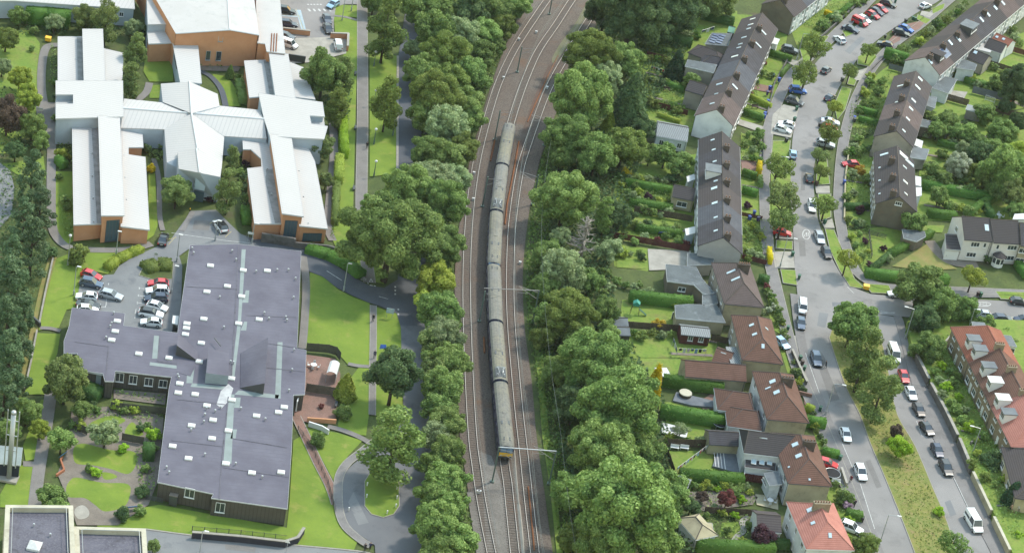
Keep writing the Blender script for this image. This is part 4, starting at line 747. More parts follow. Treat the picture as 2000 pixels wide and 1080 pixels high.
for t in ((1590, 92, 30, STR, 'olive', 'street tree on the west verge near the bend'), (1574, 145, 28, STR, 'olive', 'street tree above the bright blue car'), (1698, 95, 21, STR, 'olive', 'street tree on the east verge near the bend'), (1660, 140, 17, STR, 'olive', 'slim street tree left of the pale concrete driveway'), (1630, 208, 17, STR, 'yellow', 'small street tree opposite the grey suv'), (1618, 260, 25, STR, 'olive', 'street tree shading a white and a red car'), (1605, 332, 17, STR, 'olive', 'small street tree right of the black car'), (1520, 325, 29, STR, 'olive', 'street tree behind the first tall lamp on the west verge'), (1532, 388, 34, STR, 'birch', 'feathery pale street tree on the west verge'), (1530, 425, 32, STR, 'green', 'street tree above the hidden red car'), (1614, 396, 26, STR, 'olive', 'street tree right of the white suv'), (1656, 502, 27, STR, 'yellow', 'yellowish street tree near the street corner'), (1602, 300, 20, STR, 'birch', 'thin street tree below the silver car under foliage'),
          (1668, 625, 52, MED, 'green', 'large round tree at the tip of the grass island'), (1690, 690, 46, 'birch0', 'green', 'large dark birch on the grass island behind the white van'), (1722, 758, 42, 'birch0', 'birch', 'weeping birch on the grass island beside the red car'), (1751, 843, 15, SMA, 'copper', 'small purple-leaved tree on the grass island'), (1758, 868, 24, SMA, 'lime', 'low lime-green tree under the purple one on the grass island'),
          (1800, 552, 48, MED, 'green', 'big garden tree at the side street corner'), (1842, 592, 38, MED, 'green', 'garden tree right of the corner tree'), (1882, 606, 28, MED, 'green', 'rounded garden tree beside the red-roofed house'), (1806, 620, 34, MED, 'dark', 'dark garden tree behind the corner lamp'), (1900, 540, 24, STR, 'yellow', 'light street tree on the side street verge'), (1815, 672, 34, MED, 'green', 'leafy tree above the garden steps'), (1925, 636, 20, SMA, 'green', 'bush tree behind the red roof'),
          (1862, 1062, 36, STR, 'green', 'open street tree at the bottom right beside the white van'), (1692, 1060, 26, SMA, 'olive', 'brownish bush tree at the bottom beside the red roof'), (1980, 968, 24, 'cone', 'fir', 'dark conical evergreen in the lower right garden'), (1940, 902, 24, 'ball', 'dark', 'dark rounded evergreen in the lower right garden'), (1975, 898, 20, SMA, 'lime', 'bright lime bush tree beside the dark evergreen'),
          (1990, 165, 42, BIG, 'dark', 'large dark tree at the right edge near the top'), (1962, 330, 44, MED, 'mid', 'large light tree at the right edge'), (1872, 322, 27, MED, 'white', 'white-blossomed tree in the eastern gardens'), (1850, 232, 25, MED, 'mid', 'rounded tree behind the second east terrace'), (1786, 434, 24, SMA, 'green', 'round tree against the lower gable of the east terrace'), (1915, 300, 26, MED, 'dark', 'dark tree left of the large light tree'), (1958, 255, 30, MED, 'green', 'tree at right between the gardens'), (1925, 220, 20, SMA, 'green', 'small tree above the east garden hedge'), (1990, 300, 30, MED, 'yellow', 'yellow-green tree at the right edge'), (1978, 380, 28, MED, 'birch', 'tree behind the white rendered houses'), (1835, 380, 20, SMA, 'mid', 'small conical-looking tree by the long garden hedge'), (1990, 240, 22, MED, 'dark', 'dark tree cut by the right edge'), (1890, 258, 22, SMA, 'mid', 'small tree beyond the goalpost garden'),
          (1322, 128, 22, 'cone', 'fir', 'dark conical evergreen behind the first west terrace'), (1350, 155, 18, SMA, 'mid', 'bushy tree beside the white-walled extension'), (1300, 300, 24, SMA, 'green', 'rounded bush tree below the white cottage'), (1330, 318, 26, SMA, 'green', 'second bush tree below the white cottage'), (1270, 300, 20, SMA, 'mid', 'left bush tree below the white cottage'), (1482, 262, 12, SMA, 'mid', 'small tree in the front garden between the west terraces'), (1472, 148, 11, SMA, 'mid', 'small tree in a front garden of the first west terrace'), (1330, 838, 16, STR, 'pale', 'small bare-stemmed tree in the garden with tarpaulin'), (1420, 974, 18, SMA, 'red', 'dark red maple in the pond garden'), (1372, 968, 12, SMA, 'copper', 'small bronze shrub tree in the pond garden'), (1490, 1044, 22, SMA, 'purple', 'blackish-purple tree beside the conservatory'), (1350, 985, 20, SMA, 'dark', 'dark tree beside the greenhouse frame'), (1278, 756, 16, 'column', 'gold', 'tall golden conifer at the edge of the wood')):
 tree(*t, zs=1.4 if t[3] == 'column' else 1.0)
for t in ((1222, 337, 9, 'ball', 'gold', 'clipped golden dome shrub in a west garden'), (1266, 384, 9, 'ball', 'purple', 'dark purple dome shrub in a west garden'), (1460, 400, 7, 'ball', 'purple', 'dark purple ball shrub in a terrace front garden'), (1680, 410, 9, 'ball', 'purple', 'dark purple ball shrub in an east front garden'), (1680, 333, 13, SHR, 'orange', 'orange-yellow shrub beside the red driveway car'), (1287, 632, 14, SHR, 'orange', 'golden shrub in the swing garden'), (1318, 594, 10, SHR, 'yellow', 'yellow-green shrub at the flat extension corner'),
          (240, 1004, 15, 'ball', 'dark', 'large dark clipped ball shrub beside the lawn'), (275, 998, 13, SHR, 'green', 'green shrub beside the blue garden panel'), (187, 920, 14, SHR, 'lime', 'bright lime shrub on the garden island'), (174, 915, 9, 'ball', 'green', 'green ball shrub left of the lime shrub'), (279, 960, 13, 'ball', 'dark', 'dark green clipped mound at the garden edge'), (283, 915, 11, SHR, 'green', 'greyish mound shrub below the square hedge'), (298, 846, 18, SHR, 'lime', 'yellow-green shrub at the fence by the lower building'), (225, 790, 13, SHR, 'yellow', 'yellow-green shrub by the courtyard fence'), (240, 875, 12, SHR, 'lime', 'low yellow shrub under the feathery tree'),
          (677, 752, 22, 'cone', 'yellow', 'tall yellow conifer beside the brick terrace'), (672, 804, 16, 'ball', 'green', 'clipped shrub below the yellow conifer'), (622, 858, 15, 'ball', 'green', 'rounded shrub beside the brick path'), (152, 498, 26, SHR, 'olive', 'wide dark shrub on the car park lawn'), (128, 390, 11, SHR, 'mid', 'shrub against the west wing wall'), (122, 300, 17, SHR, 'yellow', 'large shrub against the west wing beside the path'), (115, 345, 9, SHR, 'green', 'small shrub at the corner of the west lawn strip'), (130, 405, 10, SHR, 'green', 'lower shrub against the west wing wall'), (296, 330, 8, 'ball', 'gold', 'golden ball shrub in the inner court'), (408, 388, 9, SHR, 'purple', 'purple shrub at the porch corner'), (480, 318, 8, SHR, 'purple', 'purple shrub in the east wing notch'), (465, 150, 9, SHR, 'green', 'shrub beside the small conical tree'), (98, 492, 16, SHR, 'dark', 'dark shrub beside the pines and path'),
          (1880, 700, 10, SHR, 'white', 'white-flowering shrub in the raised garden'), (1790, 690, 16, SHR, 'green', 'bush hanging over the raised garden wall'), (1650, 970, 14, 'ball', 'green', 'rounded garden shrub above the red roof'), (1660, 1018, 12, SHR, 'lime', 'lime shrub beside the driveway white car'), (1835, 1000, 12, SHR, 'lime', 'lime shrub at the far bottom right'), (1725, 485, 8, SHR, 'purple', 'purple shrub in the corner garden'), (1735, 505, 10, SHR, 'pale', 'grey-green shrub in the corner garden hedge'), (1990, 1050, 16, SHR, 'lime', 'bright green shrub at bottom right corner'), (1905, 470, 10, SHR, 'dark', 'shrub at the foot of the white rendered house'), (1928, 505, 11, SHR, 'dark', 'dark shrub beside the white porch')):
 tree(*t, cat='shrub')
def shrubrow(pts, fmt, group, leafs, r=(7, 13), z0=0.0):
 for i, (x, y) in enumerate(pts): tree(x, y, _rv.uniform(*r), SHR, leafs[i % len(leafs)], fmt % ORD[i], 'shrub', group, z0=z0)
shrubrow([(1470, 75), (1480, 98), (1492, 122), (1476, 158), (1490, 142), (1508, 148), (1462, 180)], '%s leafy shrub down the front gardens of the first west terrace', 'first terrace shrubs', ('mid', 'green', 'red', 'dark'))
shrubrow([(1462, 262), (1478, 275), (1470, 292), (1455, 282), (1490, 285)], '%s shrub in the front garden between the two west terraces', 'mid garden shrubs', ('mid', 'green', 'pale'), (7, 11))
shrubrow([(1458, 448), (1470, 440), (1480, 452), (1465, 462), (1488, 462)], '%s shrub in the lower garden of the second west terrace', 'lower terrace shrubs', ('mid', 'yellow', 'green'), (7, 11))
shrubrow([(1455, 488), (1466, 494), (1478, 490), (1462, 504), (1485, 500)], '%s bushy shrub beside the yellow hedge', 'yellow hedge shrubs', ('olive', 'pale', 'green'), (7, 11))
shrubrow([(1700, 160), (1715, 178), (1690, 180), (1705, 200), (1688, 205), (1700, 150), (1722, 160), (1678, 215)], '%s shrub down the front garden of the second east terrace', 'east terrace shrubs', ('mid', 'green', 'yellow'), (9, 14))
shrubrow([(1675, 270), (1690, 262), (1668, 285), (1682, 292), (1655, 300), (1668, 340), (1690, 350), (1655, 385), (1668, 375)], '%s shrub down the front garden of the third east terrace', 'third east shrubs', ('mid', 'green', 'pale'), (8, 13))
shrubrow([(1662, 462), (1680, 455), (1690, 470), (1672, 478), (1695, 490), (1685, 500), (1700, 515)], '%s shrub in the wedge garden by the street corner', 'corner wedge shrubs', ('yellow', 'mid', 'purple', 'green'), (6, 10))
shrubrow([(1820, 350), (1850, 360), (1880, 350), (1905, 365), (1840, 300), (1860, 278), (1890, 372), (1930, 372), (1945, 350), (1870, 370)], '%s shrub in the eastern back gardens', 'east back garden shrubs', ('mid', 'pale', 'green', 'olive'), (10, 16))
shrubrow([(1825, 725), (1840, 712), (1855, 725), (1835, 740), (1862, 745), (1850, 755), (1870, 735), (1842, 770), (1858, 785), (1872, 775), (1868, 800), (1885, 800), (1880, 820), (1895, 835)], '%s shrub down the raised gardens of the red-roofed terrace', 'raised garden shrubs', ('mid', 'lime', 'green', 'pale'), (10, 16), 1.5)
shrubrow([(1905, 860), (1920, 850), (1910, 885), (1925, 930), (1945, 945), (1960, 935), (1900, 905), (1950, 870)], '%s shrub in the lower raised garden', 'lower raised garden shrubs', ('olive', 'mid', 'yellow'), (8, 14), 1.5)
shrubrow([(1240, 360), (1235, 380), (1248, 372), (1260, 410), (1275, 414), (1290, 420), (1215, 360), (1225, 375), (1255, 405), (1305, 412)], '%s shrub in the planted west gardens of the second terrace', 'west garden shrubs', ('mid', 'pale', 'yellow', 'green'), (8, 12))
shrubrow([(1220, 455), (1240, 470), (1260, 462), (1285, 468), (1300, 460), (1325, 470), (1310, 450), (1340, 475), (1215, 462)], '%s shrub along the red fence garden', 'red fence shrubs', ('green', 'mid', 'pale', 'red'), (8, 12))
shrubrow([(1186, 532), (1205, 548), (1192, 560), (1222, 556), (1178, 570), (1240, 560), (1250, 555), (1172, 548)], '%s shrub behind the flat-roofed extension garden', 'extension shrubs', ('green', 'mid', 'pale'), (9, 15))
shrubrow([(1385, 950), (1400, 955), (1440, 965), (1455, 950), (1465, 962), (1432, 955), (1450, 975), (1365, 950), (1395, 990), (1410, 1000), (1380, 1005), (1435, 1005), (1420, 1035), (1368, 1045), (1450, 1055), (1465, 1025)], '%s shrub in the pond and greenhouse gardens', 'pond garden shrubs', ('mid', 'lime', 'green', 'pale', 'yellow'), (7, 12))
shrubrow([(1488, 610), (1500, 605), (1508, 590), (1498, 560), (1505, 575), (1512, 600), (1520, 612)], '%s shrub in the front garden of the first hipped house', 'first hipped shrubs', ('pale', 'white', 'green', 'red'), (6, 9))
shrubrow([(1632, 945), (1642, 960), (1655, 985), (1640, 978), (1662, 975)], '%s shrub beside the pavement above the red roof', 'pavement shrubs', ('green', 'mid', 'blossom'), (8, 12))
shrubrow([(98, 20), (120, 130), (108, 160), (112, 190), (62, 95), (65, 60), (120, 258), (110, 230)], '%s shrub along the west path beside the white roofs', 'west path shrubs', ('dark', 'mid', 'green'), (8, 13))
shrubrow([(288, 265), (300, 270), (312, 285), (288, 290), (305, 298), (320, 300), (278, 285)], '%s shrub in the dark inner court of the white building', 'inner court shrubs', ('dark', 'green', 'mid'), (7, 11))
shrubrow([(470, 335), (478, 345), (482, 365), (478, 385), (485, 400), (486, 350), (474, 300)], '%s shrub along the east wing wall near the porch', 'porch shrubs', ('mid', 'dark', 'pale'), (7, 11))
shrubrow([(190, 800), (240, 800), (262, 800), (275, 835), (290, 830), (300, 875), (160, 830), (182, 790), (140, 830)], '%s shrub around the upper sensory garden', 'sensory garden shrubs', ('green', 'mid', 'yellow', 'dark'), (8, 13))
REST = {}
def boundary(a, b, desc, leafs=('mid', 'green', 'pale', 'olive', 'hedge', 'yellow', 'dark'), r=(6, 12), gap=14, z0=0.0):
 n = max(3, int(math.hypot(b[0] - a[0], b[1] - a[1]) / gap)); k = 0
 for i in range(n):
  t = (i + .5) / n; x, y, rr, lf = a[0] + (b[0] - a[0]) * t + _rv.uniform(-4, 4), a[1] + (b[1] - a[1]) * t + _rv.uniform(-5, 5), _rv.uniform(*r), _rv.choice(leafs)
  if i % 4 == 1: tree(x, y, rr * 1.2, SHR, lf, '%s standing bush from the left along %s' % (ORD[k], desc), 'shrub', desc, z0=z0); k += 1
  else: REST.setdefault(lf, []).append((x, y, rr))
for a, b, d_ in (((1262, 50), (1372, 70), 'the top plot edge behind the upper west terrace'), ((1246, 106), (1312, 120), 'the second plot edge behind the upper west terrace'), ((1246, 152), (1335, 172), 'the bench plot edge behind the upper west terrace'), ((1262, 196), (1340, 214), 'the plot edge above the white cottage'), ((1205, 345), (1330, 352), 'the plot edge by the iron fence'), ((1225, 388), (1310, 396), 'the plot edge by the cream extension'), ((1205, 432), (1330, 446), 'the plot edge by the dark wooden fence'), ((1195, 494), (1262, 498), 'the plot edge below the red fence'), ((1236, 570), (1300, 574), 'the plot edge above the swing hedge'), ((1232, 652), (1318, 656), 'the dark fence of the washing garden'), ((1300, 858), (1372, 862), 'the tarpaulin garden edge'), ((1326, 926), (1400, 930), 'the bunting garden edge'), ((1340, 948), (1460, 952), 'the top of the pond garden'), ((1365, 1062), (1500, 1070), 'the bottom of the summer house garden'),
    ((1800, 222), (1890, 244), 'the plot edge behind the middle east terrace'), ((1905, 232), (1990, 258), 'the plot edge below the football lawn'), ((1805, 262), (1900, 276), 'the swing garden of the east'), ((1905, 292), (1990, 318), 'the far right middle plots'), ((1800, 318), (1850, 330), 'the plot edge beside the lower east terrace'), ((1815, 342), (1960, 362), 'the plot edge above the very long hedge'), ((1830, 398), (1940, 416), 'the plot edge below the very long hedge'), ((1850, 142), (1985, 190), 'the plot edge behind the upper east terrace'), ((1900, 118), (2000, 158), 'the second plot edge behind the upper east terrace'), ((1975, 55), (2000, 85), 'the top right corner plot'), ((1740, 120), (1815, 60), 'the lower front gardens of the upper east terrace'), ((1815, 60), (1890, 8), 'the upper front gardens of the upper east terrace'), ((1560, 92), (1625, 42), 'the lower front gardens of the top row'), ((1625, 42), (1690, -5), 'the upper front gardens of the top row'), ((1450, 308), (1488, 316), 'the front of the lower west terrace top'), ((1650, 300), (1705, 285), 'the front of the lower east terrace top'), ((1655, 430), (1700, 440), 'the front of the lower east terrace bottom'), ((1500, 560), (1540, 660), 'the first hipped house front'), ((1545, 705), (1575, 770), 'the second hipped house front'), ((1585, 805), (1612, 880), 'the third hipped house front'), ((1770, 650), (1850, 642), 'the upper raised garden'), ((1640, 1040), (1700, 1075), 'the bottom street corner'), ((1960, 640), (2000, 690), 'the side street garden behind the sandstone terrace')):
 boundary(a, b, d_, gap=11)
B5 = [(1832, 252, 20, MED, 'mid'), (1868, 258, 17, SMA, 'green'), (1908, 272, 22, MED, 'green'), (1938, 288, 22, MED, 'mid'), (1882, 292, 18, SMA, 'pale'), (1925, 342, 24, MED, 'mid'), (1892, 336, 18, SMA, 'olive'), (1950, 368, 22, MED, 'green'), (1822, 330, 15, SMA, 'mid'), (1846, 348, 16, SMA, 'green'), (1992, 352, 26, MED, 'green'), (1965, 205, 18, SMA, 'dark'), (1948, 160, 16, SMA, 'mid'), (1985, 410, 20, MED, 'green')]
bV, bF, bT, bM, nb = [], [], [], [], 0; _lk = sorted(REST)
for mi_, lf in enumerate(_lk):
 for x, y, rr in REST[lf]:
  R0, zc0, cm, tm = PROTO['shrub%d' % _rv.randrange(3)]; s = rr / ppm(x, y) / R0; L_ = G(x, y, zc0 * s); n_ = len(cm.vertices); v = np.empty(n_ * 3, np.float32); cm.vertices.foreach_get('co', v); v = v.reshape(-1, 4, 3)[::4] if n_ % 4 == 0 else v.reshape(-1, 3)[:n_ // 4 * 4].reshape(-1, 4, 3)[::4]
  m_ = v.mean(1, keepdims=True); v = (m_ + (v - m_) * 1.7) * s; an = _rv.uniform(0, 6.28); ca, sa = math.cos(an), math.sin(an); v = np.stack([v[..., 0] * ca - v[..., 1] * sa + L_.x, v[..., 0] * sa + v[..., 1] * ca + L_.y, v[..., 2]], -1).reshape(-1, 3)
  bV.append(v); bF.append(np.arange(len(v)).reshape(-1, 4) + nb); nb += len(v); bM += [mi_] * (len(v) // 4); bT.append(np.repeat(np.clip(.45 + np.random.default_rng(nb).normal(0, .2, len(v) // 4), 0, 1), 4))
me_ = quadmesh('bush_planting', np.vstack(bV), np.vstack(bF), np.concatenate(bT), LF[_lk[0]])
for lf in _lk[1:]: me_.materials.append(LF[lf])
me_.polygons.foreach_set('material_index', bM); tag(inst('bush_planting', me_), 'low mixed bushes filling the garden plot edges', None, None, 'stuff')
row(B5, '%s tree from the top among the crowded eastern back gardens', 'crowded eastern garden trees')
def hedge(px, w, h, leaf, label, z0=0.0, dens=11, size=.26, cat='hedge'):
 rng = np.random.default_rng(abs(hash(label)) % 9999 if False else sum(map(ord, label)))
 path = P2(px); loc = path[0].lerp(path[-1], .5); loc.z = z0; Vs, Fs, Ts = [], [], []; b = 0
 for a, c in zip(path[:-1], path[1:]):
  d = c - a; L = d.length + .001; d /= L; n = Vector((-d.y, d.x, 0)); e = w * .3
  faces = (('t', L, w), ('s', L, h), ('r', L, h), ('e', w, h), ('f', w, h))
  for k, u, v in faces:
   m = max(3, int(u * v * dens)); uu = rng.uniform(0, 1, m); vv = rng.uniform(0, 1, m); bul = 1 + .06 * np.sin(uu * L * 1.3 + len(label))
   if k == 't': lx = uu * L; ly = (vv - .5) * w; lz = np.full(m, h) * (1 + .03 * np.sin(lx * 1.7)); nn = (0, 0, 1)
   elif k in 'sr': s = 1 if k == 's' else -1; lx = uu * L; ly = s * w / 2 * bul; lz = vv * h; nn = (0, s, .3)
   else: lx = np.full(m, 0.0 if k == 'e' else L); ly = (uu - .5) * w; lz = vv * h; nn = (-1 if k == 'e' else 1, 0, .3)
   lx = lx + rng.normal(0, .06, m); ly = ly + rng.normal(0, .06, m); lz = lz + rng.normal(0, .05, m)
   P = np.stack([a.x + d.x * lx + n.x * ly, a.y + d.y * lx + n.y * ly, lz], 1) - np.array([loc.x, loc.y, 0])
   N3 = np.tile(np.array([d.x * nn[0] + n.x * nn[1], d.y * nn[0] + n.y * nn[1], nn[2]]), (m, 1))
   V, F, T = cards(rng, P, N3 * 1.4, size, np.clip(.48 + rng.normal(0, .18, m), 0, 1)); Vs.append(V); Fs.append(F + b); Ts.append(T); b += len(V)
  hw = w / 2 - .06; cv = []
  for lx, ly, lz in ((0, -hw, 0), (L, -hw, 0), (L, hw, 0), (0, hw, 0), (0, -hw, h - .06), (L, -hw, h - .06), (L, hw, h - .06), (0, hw, h - .06)): cv.append((a.x + d.x * lx + n.x * ly - loc.x, a.y + d.y * lx + n.y * ly - loc.y, lz))
  Vs.append(np.array(cv)); Fs.append(np.array([(4, 5, 6, 7), (0, 1, 5, 4), (1, 2, 6, 5), (2, 3, 7, 6), (3, 0, 4, 7)]) + b); Ts.append(np.full(8, .4)); b += 8
 me = quadmesh('hedge', np.vstack(Vs), np.vstack(Fs), np.concatenate(Ts), LF[leaf]); o = inst('hedge', me, None, loc); return tag(o, label, cat)
for a in (([(50, 40), (90, 46), (136, 52)], 3.6, 3.4, 'hedge', 'large rounded laurel hedge in front of the top white shed'),
          ([(668, 240), (672, 310)], 1.8, 2.0, 'lime', 'bright yellow-green hedge beside the north path'), ([(662, 315), (660, 360)], 1.9, 2.0, 'yellow', 'pale clipped hedge below the bright hedge'), ([(657, 365), (653, 440)], 1.5, 1.5, 'olive', 'mixed lower hedge beside the east walk'),
          ([(598, 490), (640, 502), (680, 522), (705, 542)], 2.6, 1.3, 'hedge', 'dark green hedge along the junction road'), ([(208, 527), (228, 512), (252, 500), (276, 490)], 1.8, 1.2, 'yellow', 'light green hedge along the car park entrance'),
          ([(282, 528), (308, 520), (334, 522)], 3.4, 1.1, 'olive', 'olive shrub bed in the car park island'), ([(278, 892), (300, 893)], 2.6, 2.4, 'hedged', 'square dark clipped hedge in the sensory garden'), ([(126, 322), (112, 325)], 3.0, 1.6, 'hedge', 'hedge block across the west lawn strip end'),
          ([(466, 165), (470, 182), (476, 205)], 1.8, 1.6, 'mid', 'lumpy hedge in the east courtyard'), ([(477, 415), (481, 440)], 1.8, 1.7, 'hedge', 'clipped hedge beside the east wing entrance'), ([(160, 768), (195, 780)], 3.2, 1.9, 'hedged', 'dark hedge between tree and courtyard fence'),
          ([(1268, 72), (1350, 92)], 2.0, 2.2, 'hedged', 'tall dark hedge behind the solar roof extension'), ([(1368, 36), (1432, 50)], 1.6, 2.2, 'hedged', 'dark hedge at the far end of the first west terrace garden'), ([(1250, 90), (1310, 106)], 1.6, 1.2, 'olive', 'rough hedge below the tall dark hedge'), ([(1290, 165), (1335, 180)], 1.6, 1.4, 'hedge', 'hedge between two west back gardens with a bench'), ([(1284, 226), (1328, 240)], 1.0, .8, 'yellow', 'low yellowish hedge by the white cottage'),
          ([(1220, 362), (1310, 378)], 1.4, 1.6, 'hedge', 'long hedge beside the iron fence garden'), ([(1228, 400), (1312, 412)], 1.5, 1.5, 'hedge', 'long hedge beside the cream extension garden'), ([(1240, 450), (1330, 462)], 1.3, 1.5, 'hedge', 'long hedge above the red fence garden'), ([(1448, 342), (1476, 350)], 1.2, 1.6, 'hedge', 'upper clipped front hedge of the second west terrace'), ([(1448, 376), (1478, 384)], 1.2, 1.6, 'hedge', 'lower clipped front hedge of the second west terrace'), ([(1481, 328), (1481, 345)], 1.0, 2.0, 'gold', 'golden hedge at the terrace front gate'), ([(1483, 350), (1485, 368)], 1.0, 1.2, 'mid', 'green gate hedge below the golden hedge'),
          ([(1500, 495), (1503, 518)], .9, 1.8, 'gold', 'bright yellow hedge at the pavement by the terrace end'), ([(1497, 106), (1545, 120)], 1.2, 1.4, 'hedge', 'hedge beside the driveway with the grey car'), ([(1455, 188), (1505, 212)], 1.0, 1.2, 'yellow', 'yellow-green front hedge of the first west terrace'), ([(1450, 222), (1490, 236)], 1.2, 1.4, 'hedge', 'lower front hedge of the first west terrace'), ([(1525, 150), (1538, 135)], .9, 1.3, 'mid', 'hedge strip by the west pavement'),
          ([(1228, 588), (1350, 600)], 1.9, 2.2, 'hedge', 'long tall hedge above the swing garden'), ([(1480, 550), (1500, 554)], 1.6, 1.6, 'hedged', 'square hedge in front of the first hipped house'), ([(1292, 752), (1410, 768)], 1.6, 2.3, 'hedge', 'tall clipped hedge above the hot tub garden'), ([(1288, 812), (1425, 832)], 2.2, 2.2, 'hedge', 'wide clipped hedge below the hot tub garden'), ([(1325, 935), (1450, 945)], 1.8, 2.0, 'hedge', 'wide hedge above the pond garden'), ([(1358, 1076), (1510, 1082)], 2.0, 2.2, 'hedge', 'hedge at the bottom edge of the picture'), ([(1570, 830), (1610, 835)], 1.6, 1.9, 'hedge', 'front hedge of the third hipped house'), ([(1572, 800), (1588, 806)], 1.2, 1.4, 'yellow', 'small yellow-topped front hedge by a bin'), ([(1605, 888), (1637, 894)], 1.4, 1.5, 'hedge', 'front hedge beside the small red car'), ([(1650, 1010), (1682, 1016)], 1.5, 1.7, 'hedge', 'front hedge beside the red-roofed house drive'), ([(1512, 1068), (1540, 1070)], 1.5, 1.6, 'hedged', 'dark hedge beside the red-roofed house'),
          ([(1725, 112), (1770, 125)], 1.8, 2.6, 'hedge', 'tall boxy hedge at the end of the third-row front gardens'), ([(1672, 218), (1712, 228)], 1.2, 1.5, 'hedge', 'hedge across a front garden of the second east terrace'), ([(1675, 236), (1714, 246)], 1.2, 1.3, 'hedge', 'lower hedge across a front garden of the second east terrace'), ([(1882, 160), (1945, 178)], 1.8, 1.5, 'hedge', 'long hedge in the gardens behind the top terrace'), ([(1800, 368), (1930, 392)], 2.0, 1.9, 'hedge', 'very long clipped hedge behind the third east terrace'), ([(1810, 422), (1865, 428)], 1.8, 1.7, 'hedge', 'hedge above the white rendered house'), ([(1890, 425), (1915, 405), (1945, 388)], 1.6, 1.7, 'hedge', 'diagonal hedge behind the white rendered house'), ([(1922, 404), (1935, 430)], 1.5, 1.7, 'hedged', 'short hedge arm behind the white rendered house'),
          ([(1735, 502), (1780, 478), (1818, 460)], 1.5, 1.5, 'hedge', 'diagonal clipped hedge of the corner garden'), ([(1688, 540), (1760, 548), (1850, 552)], 2.0, 1.8, 'hedge', 'long clipped hedge along the side street pavement'), ([(1700, 532), (1738, 500)], 1.2, 1.4, 'hedged', 'hedge from the street corner to the dry lawn'), ([(1648, 408), (1695, 408)], 1.4, 1.3, 'hedged', 'hedge above the small east front lawn'), ([(1830, 282), (1905, 300)], 1.4, 1.4, 'hedge', 'hedge in the garden with the swing'), ([(1985, 520), (2005, 545)], 1.8, 1.6, 'hedge', 'hedge beside the white rendered house front'), ([(1615, 40), (1640, 30), (1680, 0)], 1.2, 1.3, 'hedge', 'hedge along the pavement at the top'), ([(1610, 28), (1640, 40)], 1.2, 1.2, 'gold', 'golden hedge in the top row front gardens')):
 hedge(*a)
def scatter(name, polys, dens, h, size, leaf, label, seed, clump=.3, z0=0.0):
 rng = np.random.default_rng(seed); Ps = []
 for poly in polys:
  W = P2(poly, z0); tri = tessellate_polygon([W])
  for t in tri:
   a, b, c = (np.array(W[i]) for i in t); ar = abs(np.cross(b - a, c - a)[2]) / 2; n = int(ar * dens)
   if not n: continue
   u, v = rng.uniform(0, 1, (2, n)); f = u + v > 1; u[f] = 1 - u[f]; v[f] = 1 - v[f]
   P = a + np.outer(u, b - a) + np.outer(v, c - a)
   hh = h * (.35 + .65 * (np.sin(P[:, 0] * clump * 2.1) * np.cos(P[:, 1] * clump * 1.7) * .5 + .5)); P[:, 2] = z0 + rng.uniform(0, 1, n) ** .6 * hh; Ps.append(P)
 P = np.vstack(Ps); n = len(P); N3 = rng.normal(0, .5, (n, 3)) + np.array([0, 0, .9])
 V, F, T = cards(rng, P, N3, size, np.clip(.42 + rng.normal(0, .22, n), 0, 1))
 return tag(inst(name, quadmesh(name, V, F, T, LF[leaf])), label, None, None, 'stuff')
rb = smooth([(1072, 270), (1050, 340), (1034, 440), (1026, 540), (1030, 640), (1046, 740), (1060, 850), (1076, 950), (1096, 1080), (1106, 1140)], 3)
scatter('undergrowth', [rb + [(1160, 1140), (1140, 1050), (1110, 900), (1090, 800), (1080, 700), (1075, 600), (1070, 500), (1080, 400), (1100, 300)]], 7, 1.3, .5, 'under', 'rough green undergrowth along the right edge of the railway', 1)
scatter('wood_undergrowth', [[(1080, 300), (1260, 200), (1250, 330), (1200, 480), (1190, 560), (1215, 640), (1300, 800), (1310, 950), (1360, 1090), (1110, 1090), (1080, 800), (1060, 600)], [(1150, 80), (1250, 60), (1370, 20), (1330, 130), (1250, 240), (1100, 300), (1100, 200)]], 4.5, 1.8, .6, 'dark', 'dark green undergrowth below the wood right of the railway', 2)
lb = smooth([(1040, -30), (1000, 60), (962, 150), (932, 250), (908, 340), (892, 440), (884, 540), (886, 640), (890, 740), (895, 850), (908, 950), (928, 1090)], 3)
scatter('belt_undergrowth', [lb + [(860, 1090), (845, 950), (838, 800), (838, 640), (845, 540), (840, 440), (830, 340), (820, 250), (810, 100), (830, -30)]], 6, 1.6, .5, 'under', 'green undergrowth below the tree belt left of the railway', 3)
scatter('campus_undergrowth', [[(0, 320), (85, 330), (95, 480), (60, 640), (30, 800), (0, 860)], [(20, 40), (280, 60), (280, 90), (200, 60), (100, 72), (40, 70)], [(600, 160), (690, 170), (680, 240), (640, 230)], [(0, 160), (60, 200), (85, 290), (0, 310)]], 3.5, .9, .45, 'dark', 'low dark undergrowth on the western campus edges', 4)
scatter('bed_planting', [[(108, 90), (112, 158), (98, 158), (98, 90)], [(280, 255), (325, 258), (330, 320), (300, 320), (284, 300)], [(465, 280), (480, 300), (492, 440), (478, 440), (465, 380)], [(113, 270), (142, 270), (142, 330), (108, 325)], [(112, 385), (143, 380), (144, 465), (125, 465)], [(650, 395), (660, 395), (655, 470), (645, 465)], [(390, 115), (440, 125), (440, 135), (390, 130)], [(140, 800), (320, 800), (320, 830), (290, 830), (240, 815), (170, 820), (120, 880)], [(265, 880), (305, 860), (300, 960), (268, 950)], [(225, 765), (322, 772), (320, 785), (225, 775)]], 6, .7, .32, 'mid', 'mixed low planting in the campus flower beds', 5)
